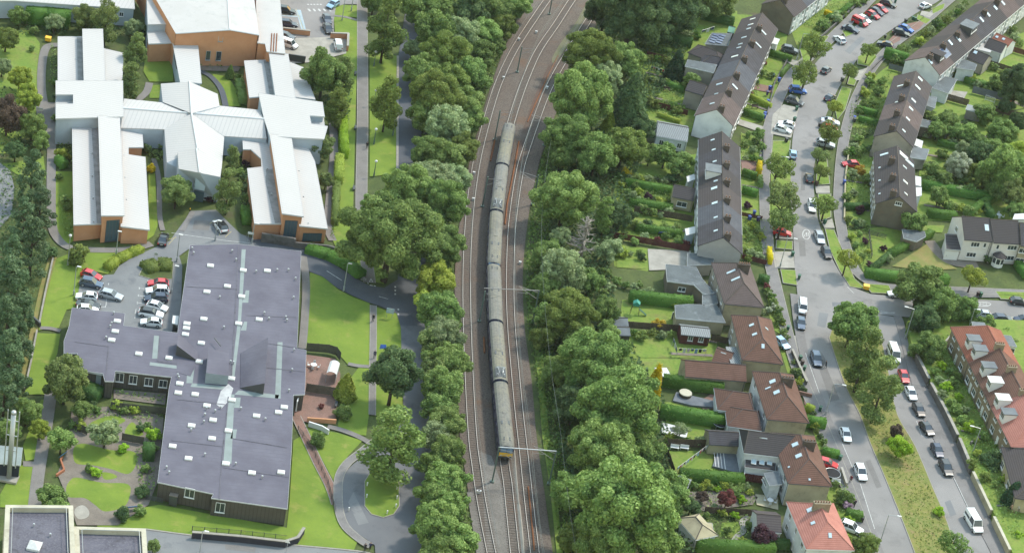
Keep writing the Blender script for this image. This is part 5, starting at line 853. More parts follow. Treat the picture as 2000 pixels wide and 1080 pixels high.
scatter('garden_planting', [[(1448, 60), (1510, 70), (1475, 200), (1440, 240)], [(1447, 262), (1495, 275), (1488, 305), (1447, 300)], [(1447, 430), (1495, 430), (1498, 512), (1447, 505)], [(1662, 200), (1740, 140), (1715, 262), (1655, 265)], [(1648, 290), (1710, 300), (1700, 400), (1650, 395)], [(1655, 445), (1700, 445), (1705, 520), (1680, 520)], [(1800, 320), (1950, 340), (1960, 385), (1800, 365)], [(1200, 345), (1320, 365), (1310, 430), (1215, 420)], [(1215, 455), (1350, 465), (1345, 485), (1215, 470)], [(1345, 955), (1470, 950), (1475, 985), (1345, 1000)], [(1370, 1000), (1470, 1010), (1460, 1075), (1360, 1060)], [(1500, 605), (1520, 600), (1535, 650), (1512, 640)], [(1620, 940), (1655, 950), (1672, 1005), (1632, 1000)], [(1560, 50), (1640, -5), (1680, -10), (1600, 60)], [(1745, 118), (1800, 60), (1870, 10), (1885, 25), (1790, 100)], [(1800, 350), (1920, 365), (1900, 380), (1800, 370)], [(1255, 340), (1330, 355), (1330, 400), (1250, 400)], [(1280, 15), (1370, 40), (1330, 130), (1270, 110)], [(1250, 150), (1330, 170), (1340, 235), (1260, 225)]], 5.5, .8, .32, 'mid', 'mixed flower and shrub planting in the house gardens', 6)
scatter('raised_planting', [[(1800, 680), (1850, 655), (1990, 930), (1990, 1060), (1950, 1020), (1900, 900), (1850, 790)]], 6, 1.0, .34, 'mid', 'mixed planting on the raised gardens of the red-roofed terrace', 7, z0=1.5)
scatter('long_grass', [[(1625, 640), (1655, 750), (1690, 830), (1735, 930), (1780, 1045), (1800, 1090), (1862, 1090), (1845, 1020), (1815, 950), (1782, 872), (1748, 812), (1734, 745), (1722, 690), (1705, 640), (1660, 625)]], 8, .3, .26, 'olive', 'long yellowish grass on the island between the two streets', 8)
# ================================================================== BUILDINGS
_wm = {}
def win_mesh(w, h, fr=WHITE, gl=GLASS, bars=1):
 k = (round(w, 2), round(h, 2), fr.name, gl.name, bars)
 if k not in _wm:
  f = MB(); t = .09
  f.box((0, .03, h / 2 - t / 2), (w, .07, t)); f.box((0, .03, -h / 2 + t / 2), (w, .07, t))
  for s in (-1, 1): f.box((s * (w / 2 - t / 2), .03, 0), (t, .07, h - 2 * t))
  for i in range(bars): f.box((-w / 2 + w * (i + 1) / (bars + 1), .032, 0), (.07, .06, h - 2 * t))
  f.box((0, .08, -h / 2 - .05), (w + .12, .18, .08))
  g_ = MB(); g_.box((0, .012, 0), (w - .1, .02, h - .1))
  _wm[k] = (f.mesh('window_frame', fr), g_.mesh('pane', gl))
 return _wm[k]
def window(parent, loc, rz, w, h, fr=WHITE, gl=GLASS, bars=1, name='window'):
 """local +y of the window looks outward"""
 a, b = win_mesh(w, h, fr, gl, bars); o = inst(name, a, parent, loc, (0, 0, rz)); inst('pane', b, o); return o
def door(parent, loc, rz, w=.95, h=2.05, mat=None, name='door'):
 mb = MB(); mb.box((0, .04, h / 2), (w, .07, h)); o = inst(name, mb.mesh('door', mat or WHITE), parent, loc, (0, 0, rz)); mb = MB(); mb.box((w * .35, .1, h * .5), (.08, .08, .16)); mb.build('handle', DARKM, o); return o
def skylight(parent, W2L, px, py, plane, w, h, glass=GLASSP, name='skylight'):
 p0, n = plane; p = on_plane(px, py, p0, n); n = Vector(n).normalized(); up = (Vector((0, 0, 1)) - n * n.z).normalized(); rt = up.cross(n)
 M = Matrix((rt, up, n)).transposed(); f = MB(); f.box((0, 0, .05), (w + .12, h + .12, .1)); g_ = MB(); g_.box((0, 0, .11), (w, h, .03))
 o = inst(name, f.mesh('skylight', GREYM), parent); o.matrix_local = W2L @ (Matrix.Translation(p) @ M.to_4x4()); g_.build('pane', glass, o); return o
class House: pass
def house(label, A, B, zr, ze, W, roof, wall, kind='gable', z0=0.0, hip=(3.6, 3.6), chim=(), sky=(), panels=(), win=1, ends=(1, 1), fwall=None, wpos=None, name='house', group=None, cat='house', world=False, lower=1, wallL=None, chm=None, frame=WHITE, doors=(.5,), over=.3):
 a = A if world else G(A[0], A[1], zr + z0); b = B if world else G(B[0], B[1], zr + z0); a = Vector((a[0], a[1], 0)); b = Vector((b[0], b[1], 0))
 d = b - a; L = d.length; d /= L; ang = math.atan2(d.y, d.x); c = (a + b) / 2; c.z = z0
 Wl, Wr = W if isinstance(W, tuple) else (W, W)        # W on local -y side (picture left for a ridge running down), +y side
 o = thing(name, c, label, cat, group, ang); T = Matrix.Translation(c) @ Matrix.Rotation(ang, 4, 'Z'); TI = T.inverted()
 H = House(); H.o = o; H.T = T; H.L = L
 x0, x1 = -L / 2, L / 2; e0 = x0 - (hip[0] if kind == 'hip' else 0); e1 = x1 + (hip[1] if kind == 'hip' else 0)
 H.e0, H.e1 = e0, e1
 sl = (zr - ze) / Wr; sr = (zr - ze) / Wl
 wb = MB(); top = ze - .02
 wb.add([(e0, -Wl, 0), (e1, -Wl, 0), (e1, -Wl, top), (e0, -Wl, top)], [(0, 1, 2, 3)], 1 if wallL else 0)
 wb.add([(e1, Wr, 0), (e0, Wr, 0), (e0, Wr, top), (e1, Wr, top)], [(0, 1, 2, 3)], 2 if fwall else 0)
 for e, s in ((e0, 0), (e1, 1)):
  q = [(e, -Wl, 0), (e, Wr, 0), (e, Wr, top)] + ([(e, 0, zr - .04)] if kind == 'gable' else []) + [(e, -Wl, top)]; wb.add(q, [tuple(range(len(q)))], 0)
 wb.build('wall', [wall, wallL or wall, fwall or wall], o)
 t = .16; rb_ = MB(); ov = over; og = .06 if kind == 'gable' else 0
 def slope(pts): n = len(pts); rb_.add([(p[0], p[1], p[2] + t) for p in pts] + list(pts), [tuple(range(n)), tuple(range(2 * n - 1, n - 1, -1))] + [(i, i + n, (i + 1) % n + n, (i + 1) % n) for i in range(n)])
 xo0, xo1 = e0 - (ov if kind == 'hip' else og * ends[0]), e1 + (ov if kind == 'hip' else og * ends[1])
 yl, yr = -Wl - ov, Wr + ov; zl = ze - ov * sr; zrr = ze - ov * sl
 if kind == 'gable':
  slope([(xo0, yl, zl), (xo1, yl, zl), (xo1, 0, zr), (xo0, 0, zr)]); slope([(xo1, yr, zrr), (xo0, yr, zrr), (xo0, 0, zr), (xo1, 0, zr)])
 else:
  slope([(xo0, yl, zl), (xo1, yl, zl), (x1, 0, zr), (x0, 0, zr)]); slope([(xo1, yr, zrr), (xo0, yr, zrr), (x0, 0, zr), (x1, 0, zr)])
  slope([(xo1, yl, zl), (xo1, yr, zrr), (x1, 0, zr)]); slope([(xo0, yr, zrr), (xo0, yl, zl), (x0, 0, zr)])
 ro = rb_.build('roof', roof, o)
 mb = MB(); mb.tube([(x0 if kind == 'hip' else xo0, 0, zr + t), (x1 if kind == 'hip' else xo1, 0, zr + t)], .1, 6)
 if kind == 'hip':
  for e, x in ((xo0, x0), (xo1, x1)):
   for y, z in ((yl, zl), (yr, zrr)): mb.tube([(x, 0, zr + t), (e, y, z + t)], .09, 5)
 mb.build('ridge_tiles', CHIMB if roof not in (TILE_RD, TILE_OR, TILE_RB) else TILE_RD if roof is not TILE_RB else TILE_PK, ro)
 mb = MB()
 for y, z in ((yl, zl), (yr, zrr)): mb.tube([(xo0, y, z + .02), (xo1, y, z + .02)], .07, 5)
 if kind == 'hip':
  for e in (xo0, xo1): mb.tube([(e, yl, zl + .02), (e, yr, zrr + .02)], .07, 5)
 mb.build('gutter', DARKM if wall is not HARL else WHITE, o)
 mb = MB()
 for e, y in ((e1, -Wl - .06), (e1, Wr + .06)): mb = MB(); mb.tube([(e - .25, y, 0), (e - .25, y, ze - .1)], .05, 5); mb.build('downpipe', DARKM, o)
 nl = (T.to_3x3() @ Vector((0, -(zr - ze), Wl))).normalized(); nr = (T.to_3x3() @ Vector((0, (zr - ze), Wr))).normalized()
 P0 = T @ Vector((0, 0, zr + t)); H.pl = {'l': (tuple(P0), tuple(nl)), 'r': (tuple(P0), tuple(nr))}
 if kind == 'hip': H.pl['f'] = (tuple(T @ Vector((x1, 0, zr + t))), tuple((T.to_3x3() @ Vector(((zr - ze), 0, hip[1]))).normalized()))
 for s in sky: skylight(ro, TI, s[1], s[2], H.pl[s[0]], s[3] if len(s) > 3 else .7, s[4] if len(s) > 4 else 1.0)
 for s in panels:
  skylight(ro, TI, s[1], s[2], H.pl[s[0]], s[3], s[4], SOLAR, 'solar_panel')
 for ch in chim:        # (u along 0..1, y offset, length across, pots, height)
  u, y, ln, np_, hh = ch; x = e0 + (e1 - e0) * u; zt = zr + hh; mb = MB(); zb = zr - abs(y) * (sl if y > 0 else sr) - 1.2
  mb.box((x, y, (zb + zt) / 2), (.75, ln, zt - zb)); mb.box((x, y, zt + .05), (.9, ln + .15, .12)); co_ = mb.build('chimney', chm or CHIMB, ro)
  for i in range(np_): mb = MB(); yy = y - ln / 2 + ln * (i + .5) / np_; mb.tube([(x, yy, zt + .1), (x, yy, zt + .5)], [.15, .12], 7); mb.build('chimney_pot', POT, co_)
 if win:
  for side, rz, y in (('l', math.pi, -Wl), ('r', 0, Wr)):
   us = wpos or [(.18, 1.15), (.5, .8), (.82, 1.15)]
   for u, w in us:
    x = e0 + (e1 - e0) * u
    if ze > 4: window(o, (x, y, 3.95), rz, w, 1.15, frame)
    if lower:
     if any(abs(u - dd) < .06 for dd in doors): door(o, (x, y, 0), rz)
     else: window(o, (x, y, 1.45), rz, w * (1.25 if side == 'r' else 1.1), 1.25, frame, bars=2 if side == 'r' else 1)
 return H
def gwin(H, end, y, z, w, h, bars=1):
 x = H.e1 if end else H.e0; window(H.o, (x, y, z), -math.pi / 2 if end else math.pi / 2, w, h, bars=bars)
def split(A, B, zr, n, z0=0.0):
 a = G(A[0], A[1], zr + z0); b = G(B[0], B[1], zr + z0); return [(a.lerp(b, i / n), a.lerp(b, (i + 1) / n)) for i in range(n)]
def terrace(A, B, n, lab, zr, ze, W, roofs, wall, endwall, group, sky={}, chimy=.9, z0=0.0, chim=True, fwall=None, wallL=None, panels={}, cm=None):
 out = []
 for i, (a, b) in enumerate(split(A, B, zr, n, z0)):
  wl_ = endwall if (i == n - 1 and endwall) else wall
  out.append(house(lab % ORD[i], a, b, zr, ze, W, roofs[i % len(roofs)], wl_, world=True, z0=z0, group=group, ends=(i == 0, i == n - 1), chim=[(.97 if i < n - 1 else .9, chimy, 1.3, 2, .75)] if chim else (), sky=sky.get(i, ()), panels=panels.get(i, ()), fwall=fwall or wall, wallL=wallL or wall, chm=cm, doors=(.5,)))
 return out
T1 = terrace((1489, 27), (1400, 215), 6, '%s house from the top in the upper west terrace', 8.0, 5.2, 4.3, (TILE_BR, TILE_BR2, TILE_GR, TILE_GR2, TILE_BR, TILE_PK), GREYH, HARL, 'upper west terrace houses',
  {0: [('l', 1470, 38, .6, 1.3), ('l', 1466, 49, .6, 1.3)], 1: [('l', 1462, 57, .6, 1.0), ('l', 1453, 74, .6, 1.2), ('r', 1490, 63, .6, 2.0)], 2: [('l', 1446, 87, .5, 1.0), ('l', 1443, 94, .5, 1.0), ('r', 1481, 89, .5, 1.8)], 3: [('l', 1435, 111, .8, 1.6)], 4: [('l', 1405, 165, .8, 1.4), ('r', 1435, 170, .6, 1.6)], 5: [('l', 1399, 184, .4, .8), ('l', 1391, 203, .6, 1.1)]})
T2 = terrace((1410, 258), (1412.5, 465), 6, '%s house from the top in the lower west terrace', 8.0, 5.2, 4.35, (TILE_BR2, TILE_GR, TILE_BR2, TILE_BR, TILE_GR2, TILE_GR), HARL, surf('pale_grey_gable', lin('bdbcbc', .66), lin('b0afaf', .64), .3, rough=.92), 'lower west terrace houses',
  {0: [('l', 1392, 274, .5, .8), ('l', 1394, 293, .5, .8)], 1: [('l', 1396, 316, .5, .8)], 3: [('l', 1395, 368, .9, 1.3), ('l', 1398, 354, .5, .8), ('r', 1422, 357, .4, .9)], 4: [('l', 1396, 397, .8, 1.2)], 5: [('l', 1398, 425, .5, .8), ('l', 1398, 451, .5, .8)]})
T3 = terrace((1990, -36), (1807, 113), 7, '%s house from the top in the upper east terrace', 8.0, 5.2, 4.5, (TILE_BR, TILE_PK, TILE_BR2, TILE_GR, TILE_BR, TILE_BR2, TILE_PK), HARL, HARL, 'upper east terrace houses',
  {1: [('r', 1959, 7, .8, 1.2)], 2: [('r', 1944, 16, .9, 1.2), ('r', 1930, 29, .9, 1.2)], 3: [('r', 1917, 39, .8, 1.4), ('r', 1903, 52, .8, 1.4)], 4: [('r', 1872, 77, 1.0, 1.5)], 5: [('r', 1856, 84, .8, 1.4)], 6: [('r', 1817, 121, .9, 1.3)]}, panels={5: [('r', 1846, 103, 3.4, 2.6)]})
T4 = terrace((1789, 140), (1751, 257), 4, '%s house from the top in the middle east terrace', 7.9, 5.2, 4.35, (TILE_BR, TILE_GR, TILE_PK, TILE_BR2), GREYH, GREYH, 'middle east terrace houses',
  {0: [('r', 1797, 155, .9, 1.3), ('r', 1792, 171, .8, 1.6), ('l', 1760, 168, .5, 1.8)], 1: [('r', 1784, 197, .8, 1.3)], 2: [('r', 1779, 213, .8, 1.2), ('l', 1752, 200, .5, .8)], 3: [('r', 1773, 233, .7, 1.1), ('r', 1765, 256, .6, .9)]}, chimy=-1.2)
T5 = terrace((1752, 286), (1757, 385), 3, '%s house from the top in the lower east terrace', 7.9, 5.2, 4.3, (TILE_BR2, TILE_BR2, TILE_BR2), GREYH, DARKH, 'lower east terrace houses',
  {0: [('r', 1765, 305, 1.6, 2.6), ('r', 1776, 318, 1.3, 2.6), ('l', 1727, 302, .7, 1.8)], 1: [('r', 1767, 327, .6, 1.1), ('l', 1718, 328, .4, .4)], 2: [('r', 1768, 356, .8, 1.3), ('r', 1769, 379, .5, .9), ('l', 1718, 353, .4, .4), ('l', 1718, 379, .4, .4)]}, chimy=-1.4)
gwin(T5[2], 1, .2, 6.3, 1.5, .9, 2)
T0 = terrace((1600, -56), (1524, 1), 3, '%s house from the far end in the row at the top', 8.0, 5.2, 4.3, (TILE_GR, TILE_GR2, TILE_BR), HARL, DARKH, 'row houses at the top')
def box_dormer(H, side, px, py, w, dpt, hgt, label=None, roofm=SLATE, wallm=WHITE, glaz=1, hipd=0):
 p0, n = H.pl[side]; p = on_plane(px, py, p0, n); q = H.T.inverted() @ p; s = 1 if side == 'r' else -1
 e = Matrix.Translation(q) @ Matrix.Rotation(0 if s > 0 else math.pi, 4, 'Z')       # local +y outward
 mb = MB(); f = dpt / 2; mb.box((0, 0, hgt / 2 - .5), (w, dpt, hgt + .6)); d = inst('dormer', mb.mesh('dormer', wallm), H.o); d.matrix_local = e
 mb = MB(); mb.box((0, .12, hgt - .1), (w + .3, dpt + .5, .16)); mb.build('dormer_roof', roofm, d)
 if glaz:
  a, b = win_mesh(w - .25, hgt - .45, WHITE, GLASS, 2 if w > 1.3 else 1); o_ = inst('window', a, d, (0, f, hgt / 2 - .25)); b_ = MB();
  mb = MB(); mb.box((0, f + .012, hgt / 2 - .25), (w - .35, .03, hgt - .55)); mb.build('pane', GLASS, d)
 return d
box_dormer(T2[2], 'l', 1392, 340, 3.2, 3.0, 1.5, wallm=WHITE, roofm=SLATE)
box_dormer(T3[4], 'r', 1890, 58, 4.2, 3.2, 1.6, roofm=SLATE, wallm=DARKM); box_dormer(T3[6], 'r', 1829, 112, 2.6, 2.8, 1.4, roofm=TILE_BR2, wallm=DARKM)
H1 = house('weathered hipped house nearest the lower west terrace', (1439.7, 515), (1452.6, 553.8), 7.8, 5.2, 3.8, TILE_PK, CREAMH, 'hip', chim=[(.35, 1.0, 2.4, 5, .9)], sky=[('l', 1428, 531, .5, 1.8), ('l', 1437, 545, .5, 1.8)], wallL=GREYH)
H2 = house('hipped house with brown tiles beside the washing line', (1478.7, 618.7), (1490, 662), 7.8, 5.2, 3.75, TILE_RB, CREAMH, 'hip', sky=[('l', 1468, 635, .6, .9), ('l', 1474, 653, .6, .9), ('f', 1490, 676, .5, .8), ('r', 1497, 642, .5, .7)], wallL=GREYH)
H3 = house('hipped house with four-pot chimney beside the hot tub garden', (1523, 729), (1538, 775), 7.8, 5.2, 3.75, TILE_RB, CREAMH, 'hip', chim=[(.42, .9, 2.2, 4, .9)], sky=[('l', 1509, 745, .9, 1.1), ('l', 1517, 766, .9, 1.1), ('l', 1500, 758, .3, 1.0)], wallL=HARL)
H4 = house('hipped house with two-storey rear extension', (1563.7, 850), (1580, 897), 7.8, 5.2, 3.8, TILE_RB, CREAMH, 'hip', chim=[(.45, .9, 2.2, 4, .9)], sky=[('l', 1553, 868, .9, 1.1), ('l', 1560, 890, .9, 1.1), ('f', 1581, 936, .3, .3), ('l', 1541, 912, .3, .3), ('l', 1533, 864, .5, .8)], wallL=HARL)
H5 = house('red-tiled hipped house at the bottom of the street', (1601, 985), (1616.7, 1021), 7.8, 5.2, 4.1, TILE_RD, HARL, 'hip', chim=[(.36, .0, 3.0, 6, 1.0)], sky=[('l', 1583, 995, .9, 1.2), ('l', 1588, 1021, .6, .7), ('f', 1621, 1045, .5, .8)], chm=CHIMR)
for H in (H1, H2, H3, H4, H5):
 for u in (.25, .75):
  x = H.e0 + (H.e1 - H.e0) * u; mb = MB(); mb.prism([(x - 1.1, 3.7), (x + 1.1, 3.7), (x + .7, 4.6), (x - .7, 4.6)], 0, 2.7); b_ = mb.build('bay_window', WHITE, H.o); mb = MB(); mb.prism([(x - 1.25, 3.7), (x + 1.25, 3.7), (x + .8, 4.8), (x - .8, 4.8)], 2.7, [3.2, 3.2, 2.85, 2.85]); mb.build('bay_roof', SLATE, b_)
  mb = MB(); mb.prism([(x - 1.0, 3.8), (x + 1.0, 3.8), (x + .68, 4.63), (x - .68, 4.63)], 1.0, 2.3); mb.build('pane', GLASS, b_)
def block(label, pts, z, wall, roof, name='extension', cat='building', z0=0.0, over=.18, th=.16, parent=None, group=None, zs=None, wins=(), doors=(), par=None):
 """flat or mono-pitch volume from the picture outline of its roof (at height z, or per-corner heights zs)."""
 n = len(pts); zz = zs or [z] * n; P = [G(x, y, z0 + h) for (x, y), h in zip(pts, zz)]; c = sum((Vector((p.x, p.y, 0)) for p in P), Vector()) / n; c.z = z0
 o = parent or thing(name, c, label, cat, group); L = [(p.x - c.x, p.y - c.y) for p in P]
 if parent: off_ = c - Vector(parent.location); L = [(x + off_.x, y + off_.y) for x, y in L]
 mb = MB(); I = offset(L, -over if not par else 0)
 k = len(I)
 for i in range(k): a, b = I[i], I[(i + 1) % k]; mb.add([(a[0], a[1], -.05), (b[0], b[1], -.05), (b[0], b[1], zz[(i + 1) % k] - .01), (a[0], a[1], zz[i] - .01)], [(0, 1, 2, 3)])
 w = mb.build('wall', wall, o); mb = MB(); mb.prism(L, [q - th for q in zz], zz, bottom=True); r = mb.build('roof', roof, o)
 fm = MB()
 E1 = offset(L, .03)
 for i in range(n):
  j = (i + 1) % n; fm.add([(E1[i][0], E1[i][1], zz[i] - th - .03), (E1[j][0], E1[j][1], zz[j] - th - .03), (E1[j][0], E1[j][1], zz[j] + .03), (E1[i][0], E1[i][1], zz[i] + .03), (L[i][0], L[i][1], zz[i] + .03), (L[j][0], L[j][1], zz[j] + .03)], [(0, 1, 2, 3), (3, 2, 5, 4)])
 fm.build('fascia', FASCIA if par is None else par, r)
 base = Vector((o.location.x, o.location.y, z0))
 for (ei, x0_, y0_, x1_, y1_, kind) in list(wins):
  a = Vector((I[ei][0], I[ei][1], 0)); b = Vector((I[(ei + 1) % k][0], I[(ei + 1) % k][1], 0)); d = (b - a).normalized(); nn = Vector((d.y, -d.x, 0))
  cen = sum((Vector((q[0], q[1], 0)) for q in I), Vector()) / k
  ar = sum(I[q][0] * I[(q + 1) % k][1] - I[(q + 1) % k][0] * I[q][1] for q in range(k)); nn = nn if ar > 0 else -nn
  q0 = on_plane(x0_, y0_, tuple(a + base), tuple(nn)) - base; q1 = on_plane(x1_, y1_, tuple(a + base), tuple(nn)) - base
  wd = abs((q1 - q0).dot(d)); ht = abs(q1.z - q0.z); m = (q0 + q1) / 2; rz = math.atan2(nn.y, nn.x) - math.pi / 2
  if kind == 'door': door(o, (m.x, m.y, max(0, m.z - ht / 2)), rz, max(wd, .9), max(ht, 2.0), GLASSB)
  elif kind == 'garage': door(o, (m.x, m.y, 0), rz, max(wd, 2.2), max(ht, 2.0), WHITE, 'garage_door')
  else: window(o, (m.x, m.y, m.z), rz, max(wd, .6), max(ht, .6), WHITE if kind == 'w' else DARKM, GLASS if kind != 'blue' else GLASSB, bars=1 if wd < 2 else 3)
 H = House(); H.o = o; H.P = P; H.z = z0 + z; return H
e = block('flat solar-panelled extension behind the upper west terrace', [(1390, 65), (1430, 66), (1422, 90), (1377, 86)], 3.0, GREYH, BITUM)
for i in range(4):
 for j in range(2):
  p = G(1398 + j * 13 - i * 2.4, 69 + i * 4.4 + j * 1.2, 3.12) - e.o.location; mb = MB(); mb.box((0, 0, .06), (1.5, .95, .06), -.25); inst('solar_panel', mb.mesh('solar_panel', SOLAR), e.o, (p.x, p.y, 3.1))
house('brown hipped rear extension beside the solar roof', (1375, 92), (1400, 102), 4.2, 2.7, 2.6, TILE_BR, GREYH, 'hip', hip=(2.4, 2.4), win=0, name='extension', cat='building')
house('small grey hipped extension below the brown one', (1390, 110), (1405, 113), 4.0, 2.7, 2.2, TILE_GR, GREYH, 'hip', hip=(2, 2), win=0, name='extension', cat='building')
block('large pale-walled flat extension behind the upper west terrace', [(1343, 117), (1400, 127), (1394, 143), (1338, 130)], 4.6, GREYH, BITUM)
house('grey gabled two-storey extension behind the upper west terrace', (1347, 158), (1380, 168), 5.6, 4.4, 2.6, TILE_BR2, GREYH, win=0, name='extension', cat='building', chim=())
H = house('white cottage with grey corrugated roof behind the west terraces', (1285, 240), (1345, 251), 4.4, 3.0, 3.4, CORRUG, HARL, name='cottage', wpos=[(.2, .9), (.5, .9), (.78, .9)], doors=(.5,))
H = house('cream gabled extension with dark roof behind lower west terrace', (1317, 362), (1358, 370), 4.3, 3.0, 2.4, TILE_BR2, CREAMH, win=1, wpos=[(.5, 2.0)], doors=(), name='extension', cat='building')
block('white porch canopy at the terrace rear', [(1341, 345), (1356, 340), (1358, 350), (1343, 356)], 2.6, WHITE, WHITEP)
block('white conservatory behind lower west terrace end', [(1338, 447), (1358, 442), (1358, 455), (1340, 460)], 2.7, GLASSP, WHITEP)
block('white glazed front porch of the upper west terrace', [(1512, 74), (1523, 77), (1518, 88), (1507, 85)], 2.9, WHITE, WHITEP)
block('flat grey garage beside the lower west terrace gable', [(1343, 494), (1396, 498), (1392, 516), (1342, 519)], 2.8, GREYH, BITUM)
block('large flat-roofed extension of the weathered hipped house', [(1300, 516), (1360, 522), (1372, 545), (1395, 572), (1375, 575), (1355, 556), (1303, 549)], 3.2, DARKH, BITUM, wins=[(5, 1325, 560, 1338, 570, 'w')])
block('smaller flat extension joined to the weathered hipped house', [(1372, 568), (1398, 570), (1402, 592), (1372, 597)], 3.0, DARKH, BITUM)
block('wide flat-roofed annexe with pale walls above the washing garden', [(1318, 596), (1345, 594), (1400, 596), (1417, 630), (1320, 621)], 3.0, CREAMH, BITUM, wins=[(0, 1314, 610, 1319, 625, 'w')])
house('red-brown garden shed with striped metal roof', (1330, 637), (1386, 643), 2.9, 2.2, 1.6, CORRUG, WOODR, win=1, wpos=[(.35, .9), (.72, .9)], doors=(), name='shed', cat='shed')
house('long brown-tiled rear wing of the washing line house', (1338, 704), (1456, 714), 4.6, 3.0, 2.6, TILE_RB, CREAMH, win=0, name='extension', cat='building')
house('small tiled extension behind the washing line house', (1400, 680), (1432, 690), 4.2, 2.8, 2.6, TILE_RB, GREYH, win=0, name='extension', cat='building', sky=[('r', 1413, 690, .9, .8)])
block('ribbed metal lean-to roof between the tiled extensions', [(1418, 677), (1438, 678), (1450, 712), (1428, 710)], 3.6, GREYH, CORRUG)
house('hipped single-storey wing beside the hot tub', (1432, 765), (1462, 769), 5.0, 3.0, 3.2, TILE_RB, HARL, 'hip', hip=(2.6, 1.0), win=1, wpos=[(.3, 1.2), (.7, 1.2)], name='extension', cat='building')
house('lower hipped wing below the hot tub wing', (1450, 800), (1478, 804), 4.6, 2.8, 2.9, TILE_RB, HARL, 'hip', hip=(2.4, .8), win=0, name='extension', cat='building')
house('two-storey white rear extension with brown tiled roof', (1462, 842), (1555, 853), 7.2, 5.0, 3.3, TILE_BR2, HARL, 'hip', hip=(.5, 2), win=0, name='extension', cat='building', sky=[('r', 1491, 856, .8, 1.3)])
X = block('single-storey white extension with three large rooflights', [(1457, 884), (1516, 889), (1514, 919), (1455, 912)], 3.2, HARL, TILE_BR2, zs=[3.7, 3.7, 2.9, 2.9], wins=[(3, 1444, 880, 1450, 905, 'w'), (3, 1450, 905, 1455, 925, 'w')])
for i, x in enumerate((1472, 1488, 1503)):
 p = G(x, 901 + i * .8, 3.35) - X.o.location; mb = MB(); mb.box((0, 0, 0), (.95, 1.5, .12), 0, 0, Matrix.Rotation(.14, 3, 'X')); s_ = inst('rooflight', mb.mesh('rooflight', WHITE), X.o, (p.x, p.y, 3.42)); mb = MB(); mb.box((0, 0, .08), (.75, 1.25, .04), 0, 0, Matrix.Rotation(.14, 3, 'X')); mb.build('pane', GLASSP, s_)
house('tiled garden store beside the decking', (1384, 842), (1446, 846), 3.6, 2.4, 2.0, TILE_GR, CREAMH, win=0, name='garden_store', cat='outbuilding')
block('white lean-to with grey roof beside the cream wall', [(1492, 924), (1520, 919), (1527, 945), (1503, 948)], 3.2, HARL, SLATE, zs=[3.0, 3.6, 3.6, 3.0], wins=[(3, 1490, 932, 1497, 950, 'w')])
house('white conservatory with tiled roof of the red house', (1478, 1004), (1524, 1008), 4.0, 2.7, 2.6, TILE_BR, HARL, win=1, wpos=[(.25, 1.4), (.7, 1.4)], doors=(), name='conservatory', cat='building')
house('glazed summer house in the pond garden', (1358, 1010), (1372, 1026), 3.4, 2.3, 2.0, CREAMH, HARL, win=0, name='summer_house', cat='shed', hip=(1.6, 1.6), kind='hip')
block('small cream shed beside the summer house', [(1378, 1020), (1391, 1021), (1393, 1033), (1380, 1033)], 1.9, CREAMH, CREAMH, 'shed', 'shed')
block('pale low cold frame in the pond garden', [(1363, 1047), (1388, 1048), (1388, 1062), (1361, 1060)], 1.0, GREYH, CORRUG, 'cold_frame', 'garden frame')
block('white shed roof beside the golden conifer', [(1278, 718), (1302, 718), (1311, 734), (1286, 735)], 2.2, GREYH, WHITEP, 'shed', 'shed')
for lb, x, y in (('grey upper shed beside the wood', (1188, 616), (1225, 626)), ('grey-green lower shed beside the wood', (1205, 634), (1229, 645))):
 house(lb, (x[0], (x[1] + y[1]) / 2), (y[0], (x[1] + y[1]) / 2 + 1), 2.6, 1.9, 1.3, SLATE, WOODG, win=0, name='shed', cat='shed')
house('hot tub garden summer shed near the top hedge', (1276, 52), (1286, 60), 2.4, 1.8, 1.2, SLATE, WOODG, win=0, name='shed', cat='shed')
house('green roofed garden playhouse by the upper west terrace', (1424, 52), (1436, 55), 2.8, 2.0, 1.1, paint('mint_sheet', lin('9fd6b4', .6), .5), WOODG, win=0, name='playhouse', cat='shed')
block('dark flat extension behind the middle east terrace', [(1846, 150), (1870, 155), (1852, 183), (1820, 172)], 3.0, HARL, BITUM)
block('white extension with pale flat roof behind upper east terrace', [(1880, 115), (1908, 126), (1904, 138), (1868, 133)], 3.4, HARL, BITUM)
house('brown gabled extension with skylight behind upper east terrace', (1900, 97), (1932, 110), 4.4, 3.0, 2.6, TILE_BR2, GREYH, win=0, name='extension', cat='building', sky=[('l', 1905, 103, .8, .8)])
block('flat grey extension between the tiled ones', [(1915, 83), (1940, 93), (1934, 103), (1905, 96)], 2.9, HARL, ROOFW3)
house('brown-roofed extension behind upper east terrace', (1932, 76), (1965, 88), 4.4, 3.0, 2.6, TILE_BR2, HARL, win=0, name='extension', cat='building')
house('orange-tiled extension behind upper east terrace', (1946, 66), (1978, 80), 4.2, 3.0, 2.4, TILE_OR, HARL, win=0, name='extension', cat='building', sky=[('l', 1947, 73, .6, .6), ('l', 1960, 77, .6, .6)])
block('pale flat garage behind the middle east terrace', [(1805, 187), (1830, 190), (1826, 212), (1808, 206)], 2.6, HARL, SLATE)
block('large pale garden room behind the middle east terrace', [(1890, 204), (1932, 216), (1930, 226), (1886, 214)], 2.4, GREYH, CORRUG, 'shed', 'shed')
block('grey flat garage beside the lower east terrace', [(1782, 287), (1815, 292), (1808, 312), (1777, 308)], 2.8, GREYH, SLATE)
block('white lean-to roof beside the lower east terrace', [(1787, 270), (1803, 276), (1800, 290), (1784, 283)], 2.8, HARL, WHITEP)
block('upper white conservatory of the lower east terrace', [(1788, 344), (1799, 346), (1799, 364), (1788, 362)], 2.8, HARL, WHITEP); block('lower white conservatory of the lower east terrace', [(1788, 366), (1800, 366), (1800, 382), (1789, 384)], 2.8, HARL, WHITEP)
